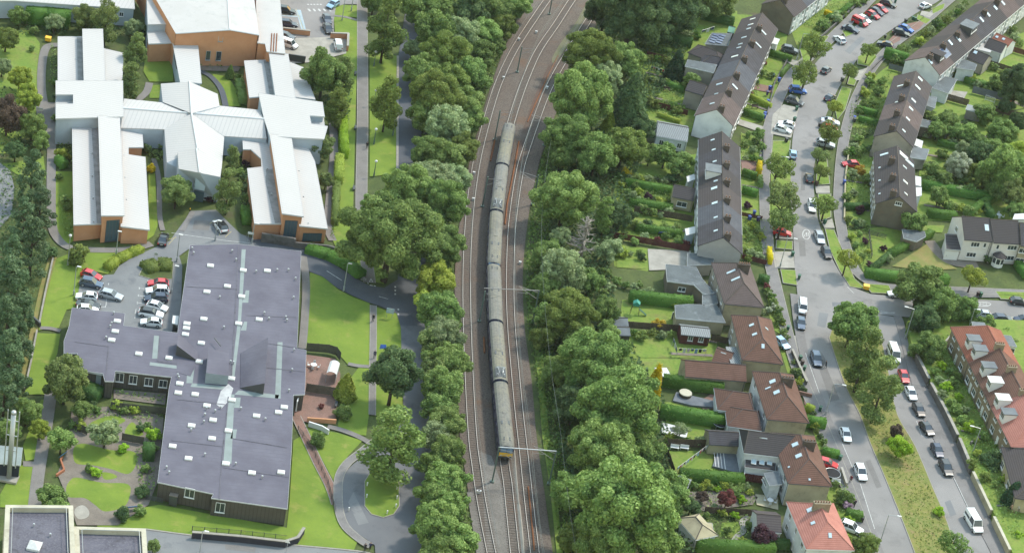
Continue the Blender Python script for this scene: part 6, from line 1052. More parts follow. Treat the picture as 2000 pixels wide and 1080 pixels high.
block('dark flat garage below the lower gable', [(1762, 448), (1806, 452), (1808, 462), (1790, 472), (1765, 465)], 2.4, DARKH, BITUM, 'garage', 'garage')
block('dark extension behind second east terrace end', [(1800, 232), (1830, 240), (1826, 252), (1796, 246)], 2.8, DARKH, BITUM)
block('orange toilet-like garden booth by the football lawn', [(1970, 195), (1977, 195), (1977, 205), (1966, 205)], 2.0, WOODR, paint('orange_sheet', lin('d08040', .6), .6), 'booth', 'shed')
for i, (a, b, gx) in enumerate((((1878.4, 423.5), (1932, 427.7), 0), ((1934, 429.5), (1988, 432.5), 1))):
 H = house(('left-hand white rendered house with garage at the side street', 'right-hand white rendered house with octagonal porch at the side street')[i], a, b, 8.1, 5.3, (4.4, 4.4), TILE_BR2, surf('white_roughcast_%d' % i, lin('dcd8d4', .85), lin('d0ccc9', .82), .4, rough=.92), win=0, wallL=None, sky=[('l', 1927, 445, .8, 1.4)] if not i else ())
 o = H.o; L_ = H.L
 for u, w, z in (((.45, 2.0, 4.1), (.8, .7, 4.1), (.42, 2.2, 1.5)) if not i else ((.2, .7, 4.1), (.72, 2.2, 4.1), (.72, 2.4, 1.5))): window(o, (-L_ / 2 + L_ * u, -4.4, z), math.pi, w, 1.15, bars=2 if w > 1 else 0)
 if not i: gwin(H, 0, .6, 4.6, 1.4, 1.2, 2); T6 = H
 else:
  oc = [(-L_ / 2 + 1.9 + 1.3 * math.cos(t), -5.2 + 1.3 * math.sin(t)) for t in np.linspace(0, 2 * math.pi, 9)[:-1]]; mb = MB(); mb.prism(oc, 0, 2.4); pp = mb.build('porch', WHITE, o); mb = MB()
  cx_, cy_ = -L_ / 2 + 1.9, -5.2; ring = [((x - cx_) * 1.2 + cx_, (y - cy_) * 1.2 + cy_, 2.4) for x, y in oc]; mb.add(ring + [(cx_, cy_, 3.5)], [(k, (k + 1) % 8, 8) for k in range(8)]); mb.build('porch_roof', TILE_BR2, pp)
  for k in range(8):
   x, y = (oc[k][0] + oc[(k + 1) % 8][0]) / 2, (oc[k][1] + oc[(k + 1) % 8][1]) / 2; an = math.atan2(y - cy_, x - cx_); mb = MB(); mb.box((x, y, 1.5), (.06, .75, 1.2), an); mb.build('pane', GLASS, pp)
block('white garage wing with brown tiled roof and white door', [(1846, 456.5), (1872, 458), (1877, 489), (1848, 487)], 3.2, MATS['white_roughcast_0'], TILE_BR2, 'garage', 'garage', zs=[3.8, 3.8, 2.6, 2.6], wins=[(2, 1846, 492, 1868, 506, 'garage')])
house('white rendered house beyond, cut by the right edge', (1992, 436), (2040, 442), 8.1, 5.3, 4.4, TILE_GR, CREAMH, wpos=[(.15, 1.8)], doors=())
block('white gabled outhouse behind the rendered houses', [(1982, 418), (2003, 417), (2003, 428), (1978, 428)], 3.2, HARL, WHITEP)
RZ = 1.6
rp = [(1768, 640), (1778, 690), (1792, 712), (1812, 752), (1842, 810), (1868, 862), (1898, 930), (1936, 1012), (1968, 1080), (1990, 1130), (2080, 1130), (2080, 640), (1850, 632), (1790, 628)]
mb = MB(); mb.prism(P2(rp, 0), -.05, RZ - .1); tag(mb.build('raised_garden_terrain', MATS['garden_grass']), kind='structure')
DR = {0: [(1900, 672)], 1: [(1912, 692), (1929, 725)], 2: [(1942, 754), (1957, 788)], 3: [(1968, 816)]}
T7 = []
RT = (TILE_OR, TILE_RB, TILE_RB, TILE_RD)
E0, E1 = G(1857, 640, 6.2), G(1974, 870, 6.2); dv = (E1 - E0).normalized(); nv = Vector((-dv.y, dv.x, 0)); nv = nv if nv.x > 0 else -nv
ra, rb2 = E0 + nv * 5.4 + dv * 4.2, E1 + nv * 5.4 - dv * 4.2
seg = [(ra.lerp(rb2, i / 4), ra.lerp(rb2, (i + 1) / 4)) for i in range(4)]
for i, (a, b) in enumerate(seg):
 H = house(('orange-red roofed end house of the sandstone terrace', 'second sandstone terrace house from the top with two dormers', 'third sandstone terrace house with two white dormers', 'lowest sandstone terrace house with red hipped roof')[i], a, b, 8.2, 4.6, (5.1, 5.1), RT[i], STONE, world=True, z0=RZ, group='sandstone terrace houses', kind='hip' if i in (0, 3) else 'gable', hip=(4.2, .01) if i == 0 else (.01, 4.2), ends=(i == 0, i == 3), chim=[(.98, 0, 1.8, 4, .9)], chm=CHIMR, wpos=[(.2, 1.6), (.48, .9), (.75, 1.6)], doors=(.48,))
 for (px, py) in DR[i]: box_dormer(H, 'l', px, py, 2.0, 2.4, 1.6, roofm=WHITEP if i == 2 else SLATE, wallm=WHITE)
 T7.append(H)
block('grey flat-roofed rear annexe of the sandstone terrace', [(1950, 653), (1975, 656), (1986, 677), (1955, 672)], 3.2, HARL, SLATE, z0=RZ, wins=[(2, 1965, 678, 1980, 690, 'w')])
block('grey dormer-topped annexe behind the orange roof', [(1898, 628), (1922, 630), (1926, 637), (1900, 636)], 4.5, HARL, SLATE, z0=RZ)
house('bungalow cut by the right edge in the lower garden', (2020, 880), (2035, 930), 6.0, 3.2, 4.6, TILE_BR, CREAMH, 'hip', z0=RZ, wpos=[(.2, 1.6), (.6, 1.6)], doors=())
VALLEY = surf('valley_grey', (.27, .265, .26, 1), (.19, .19, .185, 1), .5, rough=.85, spec=.1, stain=.6, cstain=(.14, .14, .135, 1))  # blotchy grey for the strips where low roofs meet the spines
WB = thing('white_roofed_building', G(375, 260), 'sprawling white-roofed campus building with buff brick end walls', 'building')
def wpart(pts, z, wall=RENDERB, roof=ROOFW, zs=None, wins=(), over=.25, th=.22): return block(None, pts, z, wall, roof, parent=WB, zs=zs, wins=wins, over=over, th=th)
wpart([(141, 250), (193, 248), (202, 437), (144, 439)], 3.6, BRICK, zs=[3.9, 3.4, 3.4, 3.9]); wpart([(237, 250), (278, 256), (280, 288), (251, 288), (251, 302), (284, 307), (292, 449), (236, 442)], 3.6, BRICK, zs=[4.0, 3.4, 3.4, 3.8, 3.8, 3.4, 3.4, 4.0])
wpart([(192, 226), (234, 226), (243, 421), (198, 421)], 6.0, BRICK, zs=[6.3, 5.9, 5.9, 6.3], wins=[(2, 208, 431, 230, 470, 'blue')])
wpart([(113, 72), (162, 72), (164, 158), (113, 158)], 4.0, RENDERB, zs=[4.2, 3.7, 3.7, 4.2]); wpart([(203, 95), (241, 104), (239, 160), (204, 160)], 3.8, RENDERB, zs=[4.1, 3.5, 3.5, 4.1]); wpart([(161, 57), (201, 57), (205, 162), (164, 162)], 6.0, RENDERB)
wpart([(109, 158), (240, 158), (241, 228), (109, 232), (109, 203), (143, 203), (143, 185), (109, 185)], 6.15, RENDERB); wpart([(109, 183), (145, 183), (145, 206), (109, 206)], 4.6, RENDERB)
wpart([(474, 274), (527, 271), (552, 437), (497, 437), (483, 329), (511, 326), (510, 310), (490, 292), (475, 292)], 3.6, BRICK, zs=[3.9, 3.4, 3.4, 3.9, 3.9, 3.6, 3.6, 3.8, 3.9]); wpart([(572, 280), (600, 285), (615, 315), (640, 447), (585, 441), (569, 300)], 3.6, BRICK, zs=[4.0, 3.7, 3.4, 3.4, 4.0, 4.0], wins=[(3, 592, 455, 627, 471, 'blue')])
wpart([(527, 262), (569, 266), (593, 423), (551, 417)], 6.0, BRICK, zs=[6.3, 5.9, 5.9, 6.3], wins=[(2, 557, 430, 577, 466, 'blue')])
wpart([(477, 119), (527, 117), (538, 186), (487, 191)], 4.0, BRICK, zs=[4.2, 3.7, 3.7, 4.2]); wpart([(563, 120), (592, 132), (616, 195), (575, 190)], 3.8, RENDERB, zs=[4.1, 3.6, 3.5, 4.1]); wpart([(525, 101), (563, 106), (577, 192), (538, 188)], 6.0, RENDERB)
wpart([(505, 182), (630, 200), (634, 228), (605, 226), (608, 242), (640, 247), (633, 272), (527, 266), (516, 232)], 6.15, RENDERB); wpart([(604, 225), (632, 227), (634, 246), (607, 246)], 4.6, RENDERB)
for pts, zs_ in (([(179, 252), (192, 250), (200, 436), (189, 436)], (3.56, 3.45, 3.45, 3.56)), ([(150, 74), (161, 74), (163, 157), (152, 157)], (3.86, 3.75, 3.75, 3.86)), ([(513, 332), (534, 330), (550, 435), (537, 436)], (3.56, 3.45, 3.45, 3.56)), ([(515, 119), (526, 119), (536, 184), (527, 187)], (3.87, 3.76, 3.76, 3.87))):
 P_ = [G(x, y, z) - WB.location for (x, y), z in zip(pts, zs_)]; mb = MB(); mb.add([(p.x, p.y, z + .02) for p, z in zip(P_, zs_)], [(0, 1, 2, 3)]); mb.build('valley_strip', VALLEY, WB)  # thin grey strip laid along the spine edge of a low roof
for x, y in ((147, 117), (212, 211), (180, 300), (180, 344), (182, 387), (242, 305), (244, 348), (247, 391), (183, 433), (522, 330), (530, 380), (584, 335), (593, 385), (602, 437), (505, 180), (470, 20), (420, 30), (350, 16)):
 q = G(x, y, 3.75) - WB.location; mb = MB(); mb.tube([(q.x, q.y, 3.5), (q.x, q.y, 4.0)], .14, 6); mb.build('roof_vent', GREYM, WB)
def ridged(pts_l, ridge, pts_r, zr, ze, name='link_roof'):
 """roof of two slopes: left eave pts, ridge pts, right eave pts (all in picture order from one end to the other)"""
 mb = MB(); wl_ = MB(); og = WB.location
 for side in (pts_l, pts_r):
  a = [G(x, y, ze) - og for x, y in side]; r = [G(x, y, zr) - og for x, y in ridge]
  mb.add([(p.x, p.y, ze) for p in a] + [(p.x, p.y, zr) for p in r[::-1]], [tuple(range(4)), (3, 2, 1, 0)])
  mb.add([(p.x, p.y, ze - .2) for p in a] + [(p.x, p.y, ze) for p in a[::-1]], [(0, 1, 2, 3)])
  wl_.add([(p.x, p.y, 0) for p in a] + [(p.x, p.y, ze - .2) for p in a[::-1]], [(0, 1, 2, 3)])
 for k in (0, 1):
  a = G(*pts_l[k], ze) - og; b = G(*pts_r[k], ze) - og; r = G(*ridge[k], zr) - og
  wl_.add([(a.x, a.y, 0), (b.x, b.y, 0), (b.x, b.y, ze), (r.x, r.y, zr - .02), (a.x, a.y, ze)], [(0, 1, 2, 3, 4)])
 m2 = MB(); r = [G(x, y, zr) - og for x, y in ridge]; m2.tube([(p.x, p.y, zr + .03) for p in r], .22, 6)
 ro = mb.build('roof', ROOFW2 if name == 'link_roof' else ROOFW, WB); m2.build('ridge_cap', FASCIA, ro); wl_.build('wall', RENDERB, WB)
ridged([(242, 193), (330, 202)], [(240, 212), (374, 222)], [(236, 250), (322, 253)], 6.0, 4.6); ridged([(420, 206), (506, 215)], [(374, 222), (516, 233)], [(436, 266), (521, 271)], 6.0, 4.6)
ridged([(314, 164), (318, 200)], [(370, 160), (374, 222)], [(425, 184), (429, 208)], 6.6, 4.9, 'x'); ridged([(321, 252), (326, 318)], [(374, 222), (386, 292)], [(438, 268), (433, 330)], 6.6, 4.6, 'x')
ridged([(347, 297), (349, 330)], [(384, 291), (390, 338)], [(434, 318), (430, 346)], 7.4, 6.0, 'x')
p = G(385, 398) - WB.location; door(WB, (p.x, p.y + .9, 0), math.pi, 2.0, 2.3, GLASSB); mb = MB(); mb.box((p.x, p.y + .9, 4.0), (2.1, .12, 2.6)); mb.build('glazed_panel', GLASSP, WB)
wpart([(337, 82), (386, 80), (394, 163), (352, 161)], 5.0, RENDERB, wins=[(3, 341, 108, 346, 132, 'blue')]); wpart([(288, 62), (345, 60), (345, 84), (290, 86)], 4.6, BRICK, zs=[4.6] * 4)
BB = thing('brick_building', G(430, 110), 'tall buff brick building with white pitched roof behind the campus', 'building'); WBs = WB; WB = BB
def bblock(pts, z, wall, roof, **k): return block(None, pts, z, wall, roof, parent=BB, **k)
og = BB.location
mb = MB(); wl2 = MB(); ZR, ZE = 9.2, 8.0
el = [G(x, y, ZE) - og for x, y in ((270, -60), (343, 66))]; rg = [G(x, y, ZR) - og for x, y in ((441, -60), (449, 59))]; er = [G(x, y, ZE) - og for x, y in ((490, -50), (506, 69))]
for e_ in (el, er): mb.add([(p.x, p.y, ZE) for p in e_] + [(p.x, p.y, ZR) for p in rg[::-1]], [(0, 1, 2, 3)])
for a, b in ((el[0], el[1]), (er[0], er[1])): wl2.add([(a.x, a.y, 0), (b.x, b.y, 0), (b.x, b.y, ZE), (a.x, a.y, ZE)], [(0, 1, 2, 3)])
wl2.add([(el[1].x, el[1].y + .3, 0), (er[1].x - .3, er[1].y + .3, 0), (er[1].x - .3, er[1].y + .3, ZE - .1), (rg[1].x, rg[1].y + .3, ZR - .1), (el[1].x, el[1].y + .3, ZE - .1)], [(0, 1, 2, 3, 4)])
mb.build('roof', ROOFW3, BB); wl2.build('wall', BRICK, BB); m2 = MB(); m2.tube([(p.x, p.y, ZR) for p in rg], .25, 6); m2.tube([(el[1].x, el[1].y, ZE), (rg[1].x, rg[1].y, ZR), (er[1].x, er[1].y, ZE)], .18, 5); m2.build('fascia', FASCIA, BB)
fa = (el[1] + er[1]) / 2; dd = (er[1] - el[1]).normalized(); nn = Vector((dd.y, -dd.x, 0)); rz = math.atan2(nn.y, nn.x) - math.pi / 2
for (x0_, y0_, x1_, y1_) in ((427, 69, 435, 82), (403, 100, 410, 118), (423, 101, 431, 119)):
 w0 = on_plane(x0_, y0_, tuple(el[1] + Vector((0, .3, 0)) + og), tuple(nn)) - og; w1 = on_plane(x1_, y1_, tuple(el[1] + Vector((0, .3, 0)) + og), tuple(nn)) - og; window(BB, ((w0.x + w1.x) / 2, (w0.y + w1.y) / 2, (w0.z + w1.z) / 2), rz, abs((w1 - w0).dot(dd)), abs(w1.z - w0.z), GREYM, GLASS, 0)
bblock([(498, -60), (541, -60), (557, 105), (521, 101), (518, 86), (503, 84)], 6.4, BRICK, ROOFW3); bblock([(285, -40), (345, -40), (345, 47), (289, 48)], 6.5, RENDERB, ROOFW3)
for i in range(3): p0, p1 = G(531 + i * 5, 66, 6.5) - og, G(529 + i * 5, 101, 6.5) - og; m2 = MB(); m2.tube([(p0.x, p0.y, 6.5), (p1.x, p1.y, 6.5)], .12, 4); m2.build('roof_pipe', RUST, BB)
WB = WBs
block('long white shed building along the top edge', [(-20, -30), (260, -30), (263, 18), (200, 14), (28, 2), (-20, 2)], 4.4, RENDERB, ROOFW2, 'shed_building', 'building', wins=[(3, 233, 24, 241, 33, 'w'), (4, 107, 11, 114, 17, 'w'), (4, 78, 10, 86, 16, 'w'), (4, 40, 6, 46, 12, 'w')])
LBP = [(371, 479), (465, 477), (588, 491), (580, 681), (598, 684), (595, 770), (573, 771), (569, 880), (561, 993), (413, 972), (417, 964), (308, 941), (330, 760), (335, 736), (225, 724), (222, 745), (205, 744), (201, 729), (147, 722), (152, 690), (125, 690), (125, 666), (135, 637), (141, 601), (244, 612), (241, 636), (347, 650), (358, 570)]
LB = block('large grey flat-roofed building with white rooflights and dark cladding', LBP, 3.6, BOARD, FELT, 'flat_roofed_building', 'building', over=.12, wins=[(8, 422, 980, 438, 1001, 'w'), (10, 362, 951, 379, 973, 'w'), (13, 226, 727, 241, 746, 'w'), (13, 253, 732, 267, 750, 'w'), (13, 283, 737, 298, 754, 'w'), (13, 311, 741, 326, 757, 'w')])
ZL = 3.6
def rloc(x, y, z=ZL): p = G(x, y, z) - LB.o.location; return (p.x, p.y, z)
mb = MB(); mb.box((0, 0, .13), (1.25, 1.0, .26)); ma = mb.mesh('rooflight', WHITEP)
d_ = MB(); d_.prism([(-.5, -.38), (.5, -.38), (.5, .38), (-.5, .38)], .26, .3); d_.add([(-.5, -.38, .3), (.5, -.38, .3), (.5, .38, .3), (-.5, .38, .3), (-.25, -.18, .45), (.25, -.18, .45), (.25, .18, .45), (-.25, .18, .45)], [(0, 1, 5, 4), (1, 2, 6, 5), (2, 3, 7, 6), (3, 0, 4, 7), (4, 5, 6, 7)]); md = d_.mesh('dome', WHITE)
SKY = [(411, 520), (475, 529), (522, 530), (404, 571), (444, 560), (472, 580), (398, 624), (365, 633), (364, 642), (362, 654), (466, 633), (506, 625), (393, 671), (452, 740), (389, 707), (229, 628), (225, 648), (218, 665), (271, 692), (330, 700), (351, 750), (348, 768), (381, 771), (404, 793), (416, 821), (374, 832), (414, 857), (453, 782), (501, 813), (446, 842), (337, 872), (368, 896), (441, 906), (492, 924), (549, 923), (544, 806), (555, 796)]
for i, (x, y) in enumerate(SKY): s_ = inst('rooflight', ma, LB.o, rloc(x, y), (0, 0, .1)); inst('dome', md, s_)
mb = MB(); mb.tube([(0, 0, 0), (0, 0, .5)], .1, 7); mb.tube([(0, 0, .5), (0, 0, .62)], [.2, .16], 8); mv = mb.mesh('roof_vent', GREYM)
for x, y in ((453, 493), (378, 497), (375, 488), (461, 510), (500, 533), (541, 530), (563, 530), (429, 583), (437, 642), (516, 614), (525, 625), (558, 622), (560, 628), (577, 547), (573, 584), (218, 634), (215, 640), (207, 662), (222, 614), (456, 711), (450, 709), (347, 735), (349, 740), (400, 812), (403, 800), (398, 826), (373, 842), (325, 915), (330, 925), (460, 908), (512, 934), (518, 821), (470, 800), (431, 798), (420, 805), (400, 890), (574, 686), (570, 725), (564, 765)): inst('roof_vent', mv, LB.o, rloc(x, y))
for pts in ([(472, 487), (480, 487), (470, 640), (458, 735), (452, 735), (465, 620)], [(480, 567), (487, 567), (485, 591), (473, 591)], [(477, 628), (483, 628), (481, 645), (470, 645)], [(542, 668), (552, 668), (548, 778), (537, 778)], [(466, 762), (545, 771), (543, 778), (458, 770)], [(447, 770), (458, 770), (452, 905), (436, 905)], [(460, 776), (470, 776), (468, 796), (456, 796)], [(301, 655), (311, 656), (308, 700), (297, 700)], [(293, 707), (380, 718), (378, 724), (292, 713)], [(366, 718), (380, 718), (376, 748), (364, 748)], [(375, 748), (450, 755), (450, 762), (372, 755)], [(455, 838), (463, 838), (460, 856), (450, 856)]):
 P = [G(x, y, ZL + .012) - LB.o.location for x, y in pts]; mb = MB(); mb.flat([(p.x, p.y, ZL + .012) for p in P]); mb.build('walkway_strip', GREENSTRIP, LB.o)
for a, b in (((466, 480), (462, 560)), ((462, 560), (452, 735)), ((446, 775), (432, 910)), ((432, 915), (428, 975)), ((480, 616), (578, 620)), ((454, 856), (560, 874)), ((430, 912), (565, 932)), ((518, 670), (595, 682)), ((519, 718), (594, 726)), ((312, 655), (308, 705)), ((308, 706), (380, 715)), ((212, 676), (206, 742)), ((146, 668), (212, 677)), ((363, 560), (462, 565)), ((345, 780), (440, 790)), ((335, 860), (435, 872))):
 p0, p1 = rloc(*a), rloc(*b); mb = MB(); mb.strip([p0, p1], .22, ZL + .03); mb.strip([p0, p1], .1, ZL + .06); mb.build('roof_seam', FELT2, LB.o)
for a, b in (((419, 658), (431, 673)), ((424, 695), (441, 719))): p0, p1 = rloc(*a, ZL + 1.2), rloc(*b, ZL + 1.2); mb = MB(); mb.tube([(p0[0], p0[1], ZL + .95), (p1[0], p1[1], ZL + .95)], .1, 5); mb.build('roof_pipe', DARKM, LB.o)
def wedge(name, base, top, zb, zt, mat, side):
 """base: 4 picture points on the roof; top: heights per corner"""
 P = [G(x, y, ZL) - LB.o.location for x, y in base]; mb = MB(); mb.prism([(p.x, p.y) for p in P], ZL, [ZL + h for h in top], 1, 0); return mb.build(name, [mat, side], LB.o)
wedge('raised_rooflight', [(345, 700), (385, 708), (372, 735), (345, 727)], [.05, .05, .05, .05], 0, 0, FELT, DARKM)
wedge('clerestory', [(346, 672), (386, 688), (386, 706), (343, 694)], [2.4, .15, .15, 2.2], 0, 0, FELT, DARKM);
wedge('clerestory', [(405, 700), (445, 706), (444, 752), (400, 748)], [2.2, 2.0, 2.0, 2.2], 0, 0, FELT, surf('grey_clad', lin('a9b8c2', .55), lin('9eadb6', .55), .5)); wedge('clerestory', [(470, 690), (521, 680), (514, 770), (469, 758)], [.1, 2.4, 2.4, .1], 0, 0, FELT, DARKM)
p = rloc(440, 772); mb = MB(); mb.flat([(x, y, ZL + .02) for x, y in ((p[0] - .9, p[1] - 3.2), (p[0] + .2, p[1] - 4), (p[0] + 1.0, p[1] - 1), (p[0] + .9, p[1] + 2.6), (p[0] - .2, p[1] + 3.6), (p[0] - 1.0, p[1] + 1))]); mb.build('white_patch', surf('white_coating', (.42, .42, .42, 1), (.3, .3, .31, 1), 1.2, rough=.8), LB.o)
W_ = G(582, 782, 2.2) - LB.o.location; mb = MB(); mb.box((W_.x, W_.y, 1.7), (.2, 2.2, 2.2)); pn = mb.build('glazed_door', WHITE, LB.o)
mb = MB(); mb.box((W_.x + .12, W_.y, 1.6), (.06, 1.7, 1.7)); mb.build('pane', GLASS, pn)
pb = block('pale blue clad box end of the flat-roofed building', [(152, 716), (202, 727), (200, 732), (151, 722)], 3.4, surf('blue_grey_sheet', lin('a9bac2', .6), lin('9cadb6', .6), .6), FELT, 'plant_enclosure', 'enclosure')
block('white canopy over the car park door', [(338, 616), (349, 617), (347, 634), (336, 631)], 2.4, DARKM, WHITEP, 'canopy', 'canopy')
CB = thing('parapet_building', G(110, 1080), 'building with cream parapets and grey flat roof at the bottom left', 'building')
def parapet(pts, z, wallh=.9):
 H = block(None, pts, z, CREAM, FELT2, parent=CB, over=0, par=CREAM); P = [(p.x - CB.location.x, p.y - CB.location.y) for p in H.P]; I = offset(P, -.75); mb = MB(); n = len(P)
 for i in range(n): j = (i + 1) % n; mb.prism([P[i], P[j], I[j], I[i]], z - .3, z + wallh)
 mb.build('parapet', CREAM, CB)
 I2 = offset(P, -1.15); mb = MB()
 for i in range(n): j = (i + 1) % n; mb.tube([(I2[i][0], I2[i][1], z + wallh + .35), (I2[j][0], I2[j][1], z + wallh + .35)], .05, 5)
 mb.build('guard_rail', GREYM, CB)
parapet([(10, 994), (142, 995), (148, 1130), (4, 1130)], 6.0); parapet([(144, 1036), (284, 1040), (290, 1130), (148, 1130)], 5.2)
p = G(67, 1068, 6.0) - CB.location; mb = MB(); mb.box((p.x, p.y, 6.2), (2.0, 2.2, .4)); mb.add([(p.x - 1, p.y - 1.1, 6.4), (p.x + 1, p.y - 1.1, 6.4), (p.x + 1, p.y + 1.1, 6.4), (p.x - 1, p.y + 1.1, 6.4), (p.x, p.y, 7.1)], [(0, 1, 4), (1, 2, 4), (2, 3, 4), (3, 0, 4)]); mb.build('pyramid_rooflight', WHITEP, CB)
for x, y in ((66, 1028), (98, 1047), (57, 998), (94, 998)): q = G(x, y, 6.0) - CB.location; inst('roof_vent', mv, CB, (q.x, q.y, 6.0))
block('dark boiler house with pale roof at the left edge', [(-20, 868), (44, 874), (40, 908), (-20, 903)], 3.0, surf('navy_cladding', lin('3f4856', .5), lin('37404d', .5), .5), GREENSTRIP, 'boiler_house', 'building')
st = thing('flue_stack', G(17, 936), 'tall twin-pipe metal flue stack beside the boiler house', 'flue')
mb = MB(); mb.tube([(0, 0, 0), (0, 0, 13.4)], .42, 12); mb.tube([(0, 0, 13.4), (0, 0, 13.9)], [.48, .36], 12); mb.build('flue', GREYM, st, smooth=True)
for s in (-1, 1): mb = MB(); mb.tube([(s * .95, 0, 2.6), (s * .95, 0, 14)], .1, 6); mb.build('support_pole', GREYM, st)
mb = MB()
for z in (3, 6, 9, 12): mb.box((0, 0, z), (2.0, .12, .14))
mb.build('bracket', GREYM, st); mb = MB(); mb.box((0, 0, .2), (3, 2, .4)); mb.build('plinth', CONC, st)
# ================================================================== VEHICLES
def carpaint(n, h, k=.7, met=.0): return paint('car_' + n, lin(h, k), .28, met, .5, .6)
CARC = dict(red=carpaint('red', 'c8252a', .8), white=carpaint('white', 'f2f3f3', .82), silver=carpaint('silver', 'c3c7cb', .7, .3), grey=carpaint('grey', '6d7178', .6, .3), black=carpaint('black', '26272b', .6), navy=carpaint('navy', '2d3a55', .6, .2), blue=carpaint('blue', '2467c0', .7, .1), sky=carpaint('sky_blue', '9fc3dc', .75, .2), bluegrey=carpaint('blue_grey', '5f7188', .6, .3), brown=carpaint('brown', '4a4340', .6, .2))
LAMP_W = paint('headlamp', (.7, .7, .68, 1), .15, 0, .7); LAMP_R = paint('tail_lamp', (.45, .02, .02, 1), .25)
_cm = {}
def car_meshes(kind):
 if kind in _cm: return _cm[kind]
 S = dict(hatch=(4.05, 1.74, 1.47), saloon=(4.5, 1.8, 1.44), suv=(4.45, 1.86, 1.66), estate=(4.65, 1.84, 1.48), van=(5.3, 2.0, 2.15), smallvan=(4.4, 1.82, 1.85))[kind]
 L, W, Hh = S; h = L / 2; w = W / 2
 bel = .93 if kind not in ('van', 'smallvan') else 1.05
 hood = .30 if kind in ('hatch', 'suv', 'estate', 'saloon') else .19
 xb = h - L * hood * .98          # base of windscreen
 xr0 = xb - (.75 if kind not in ('van', 'smallvan') else .55); xr1 = {'hatch': -h + .75, 'saloon': -h + 1.45, 'suv': -h + .6, 'estate': -h + .75, 'van': -h + .12, 'smallvan': -h + .15}[kind]; xt = {'hatch': -h + .18, 'saloon': -h + .78, 'suv': -h + .15, 'estate': -h + .15, 'van': -h + .04, 'smallvan': -h + .04}[kind]
 body = MB()
 st = [(-h, .42, .72, .86), (-h + .08, .26, bel - .02, .95), (xt, .22, bel, .985), (0, .2, bel, 1.0), (xb, .22, bel - .01, .99), (h - .45, .24, bel - .16, .95), (h - .1, .28, bel - .27, .88), (h, .4, bel - .4, .78)]
 rings = []
 for x, zb, zt, k in st: rings.append([(x, -w * k * .94, zb), (x, -w * k, (zb + zt) / 2), (x, -w * k * .95, zt - .06), (x, -w * k * .86, zt), (x, w * k * .86, zt), (x, w * k * .95, zt - .06), (x, w * k, (zb + zt) / 2), (x, w * k * .94, zb)])
 vs = [v for r in rings for v in r]; n = 8; fs = []
 for i in range(len(rings) - 1):
  for j in range(n): fs.append((i * n + j, i * n + (j + 1) % n, (i + 1) * n + (j + 1) % n, (i + 1) * n + j))
 fs.append(tuple(range(n - 1, -1, -1))); fs.append(tuple(range((len(rings) - 1) * n, len(rings) * n))); body.add(vs, fs)
 rw = w * .76; bw = w * .9; zt = Hh
 roof = MB(); t = .05
 roof.add([(xr1, -rw, zt - t), (xr0, -rw, zt - t), (xr0, rw, zt - t), (xr1, rw, zt - t), (xr1 + .05, -rw * .9, zt), (xr0 - .05, -rw * .9, zt), (xr0 - .05, rw * .9, zt), (xr1 + .05, rw * .9, zt)], [(4, 5, 6, 7), (0, 1, 5, 4), (1, 2, 6, 5), (2, 3, 7, 6), (3, 0, 4, 7)])
 def pil(a, b, r=.055): roof.tube([a, b], r, 4)
 for s in (-1, 1):
  pil((xb, s * bw, bel), (xr0, s * rw, zt - t)); pil((xt, s * bw, bel), (xr1, s * rw, zt - t), .08); xm = (xb + xt) / 2 + .1; pil((xm, s * bw, bel), (xm - .05, s * rw, zt - t), .04)
  if kind in ('van', 'smallvan'):
   roof.add([(xm + .15, s * bw * 1.0, bel - .05), (xt - .02, s * bw * 1.0, bel - .05), (xr1, s * rw * 1.01, zt - t), (xm + .1, s * rw * 1.01, zt - t)], [(0, 1, 2, 3)])
  elif kind in ('estate', 'suv'): xq = xt + .75; pil((xq, s * bw, bel), (xq + .2, s * rw, zt - t), .05)
 if kind in ('van', 'smallvan'): roof.add([(xt - .02, -bw, bel - .05), (xt - .02, bw, bel - .05), (xr1 - .01, rw, zt - t), (xr1 - .01, -rw, zt - t)], [(0, 1, 2, 3)])
 gl = {}
 def gq(name, q): m = MB(); m.add(q, [(0, 1, 2, 3)]); gl[name] = m.mesh(name, GLASS)
 e = .015
 gq('windscreen', [(xb, -bw, bel), (xb, bw, bel), (xr0, rw, zt - t), (xr0, -rw, zt - t)]); gq('rear_window', [(xt, bw, bel), (xt, -bw, bel), (xr1, -rw, zt - t), (xr1, rw, zt - t)])
 for s in (-1, 1): gq('side_window' + ('' if s < 0 else '_b'), [(xb, s * bw, bel), (xt, s * bw, bel), (xr1, s * rw, zt - t), (xr0, s * rw, zt - t)])
 wh = MB(); R = .33 if kind not in ('suv', 'van') else .37; wh.tube([(0, -.11, 0), (0, .11, 0)], R, 14, 0); wh.tube([(0, -.125, 0), (0, .125, 0)], R * .6, 10, 1)
 hl = MB(); hl.box((0, 0, 0), (.1, .38, .16)); tl = MB(); tl.box((0, 0, 0), (.08, .2, .28)); pl = MB(); pl.box((0, 0, 0), (.03, .5, .12))
 mi = MB(); mi.box((0, 0, 0), (.14, .2, .14)); bu = MB(); bu.box((0, 0, 0), (.1, W * .8, .16))
 _cm[kind] = dict(L=L, W=W, body=body.mesh('body', CARC['white'], smooth=False), roof=roof.mesh('roof', CARC['white']), glass=gl, wheel=wh.mesh('wheel', [BLACK, GREYM]), hl=hl.mesh('headlight', LAMP_W), tl=tl.mesh('taillight', LAMP_R), pl=pl.mesh('number_plate', WHITE), mi=mi.mesh('mirror', CARC['black']), bu=bu.mesh('bumper', BLACK), R=R, bel=bel, xb=xb, w=w, h=h)
 return _cm[kind]
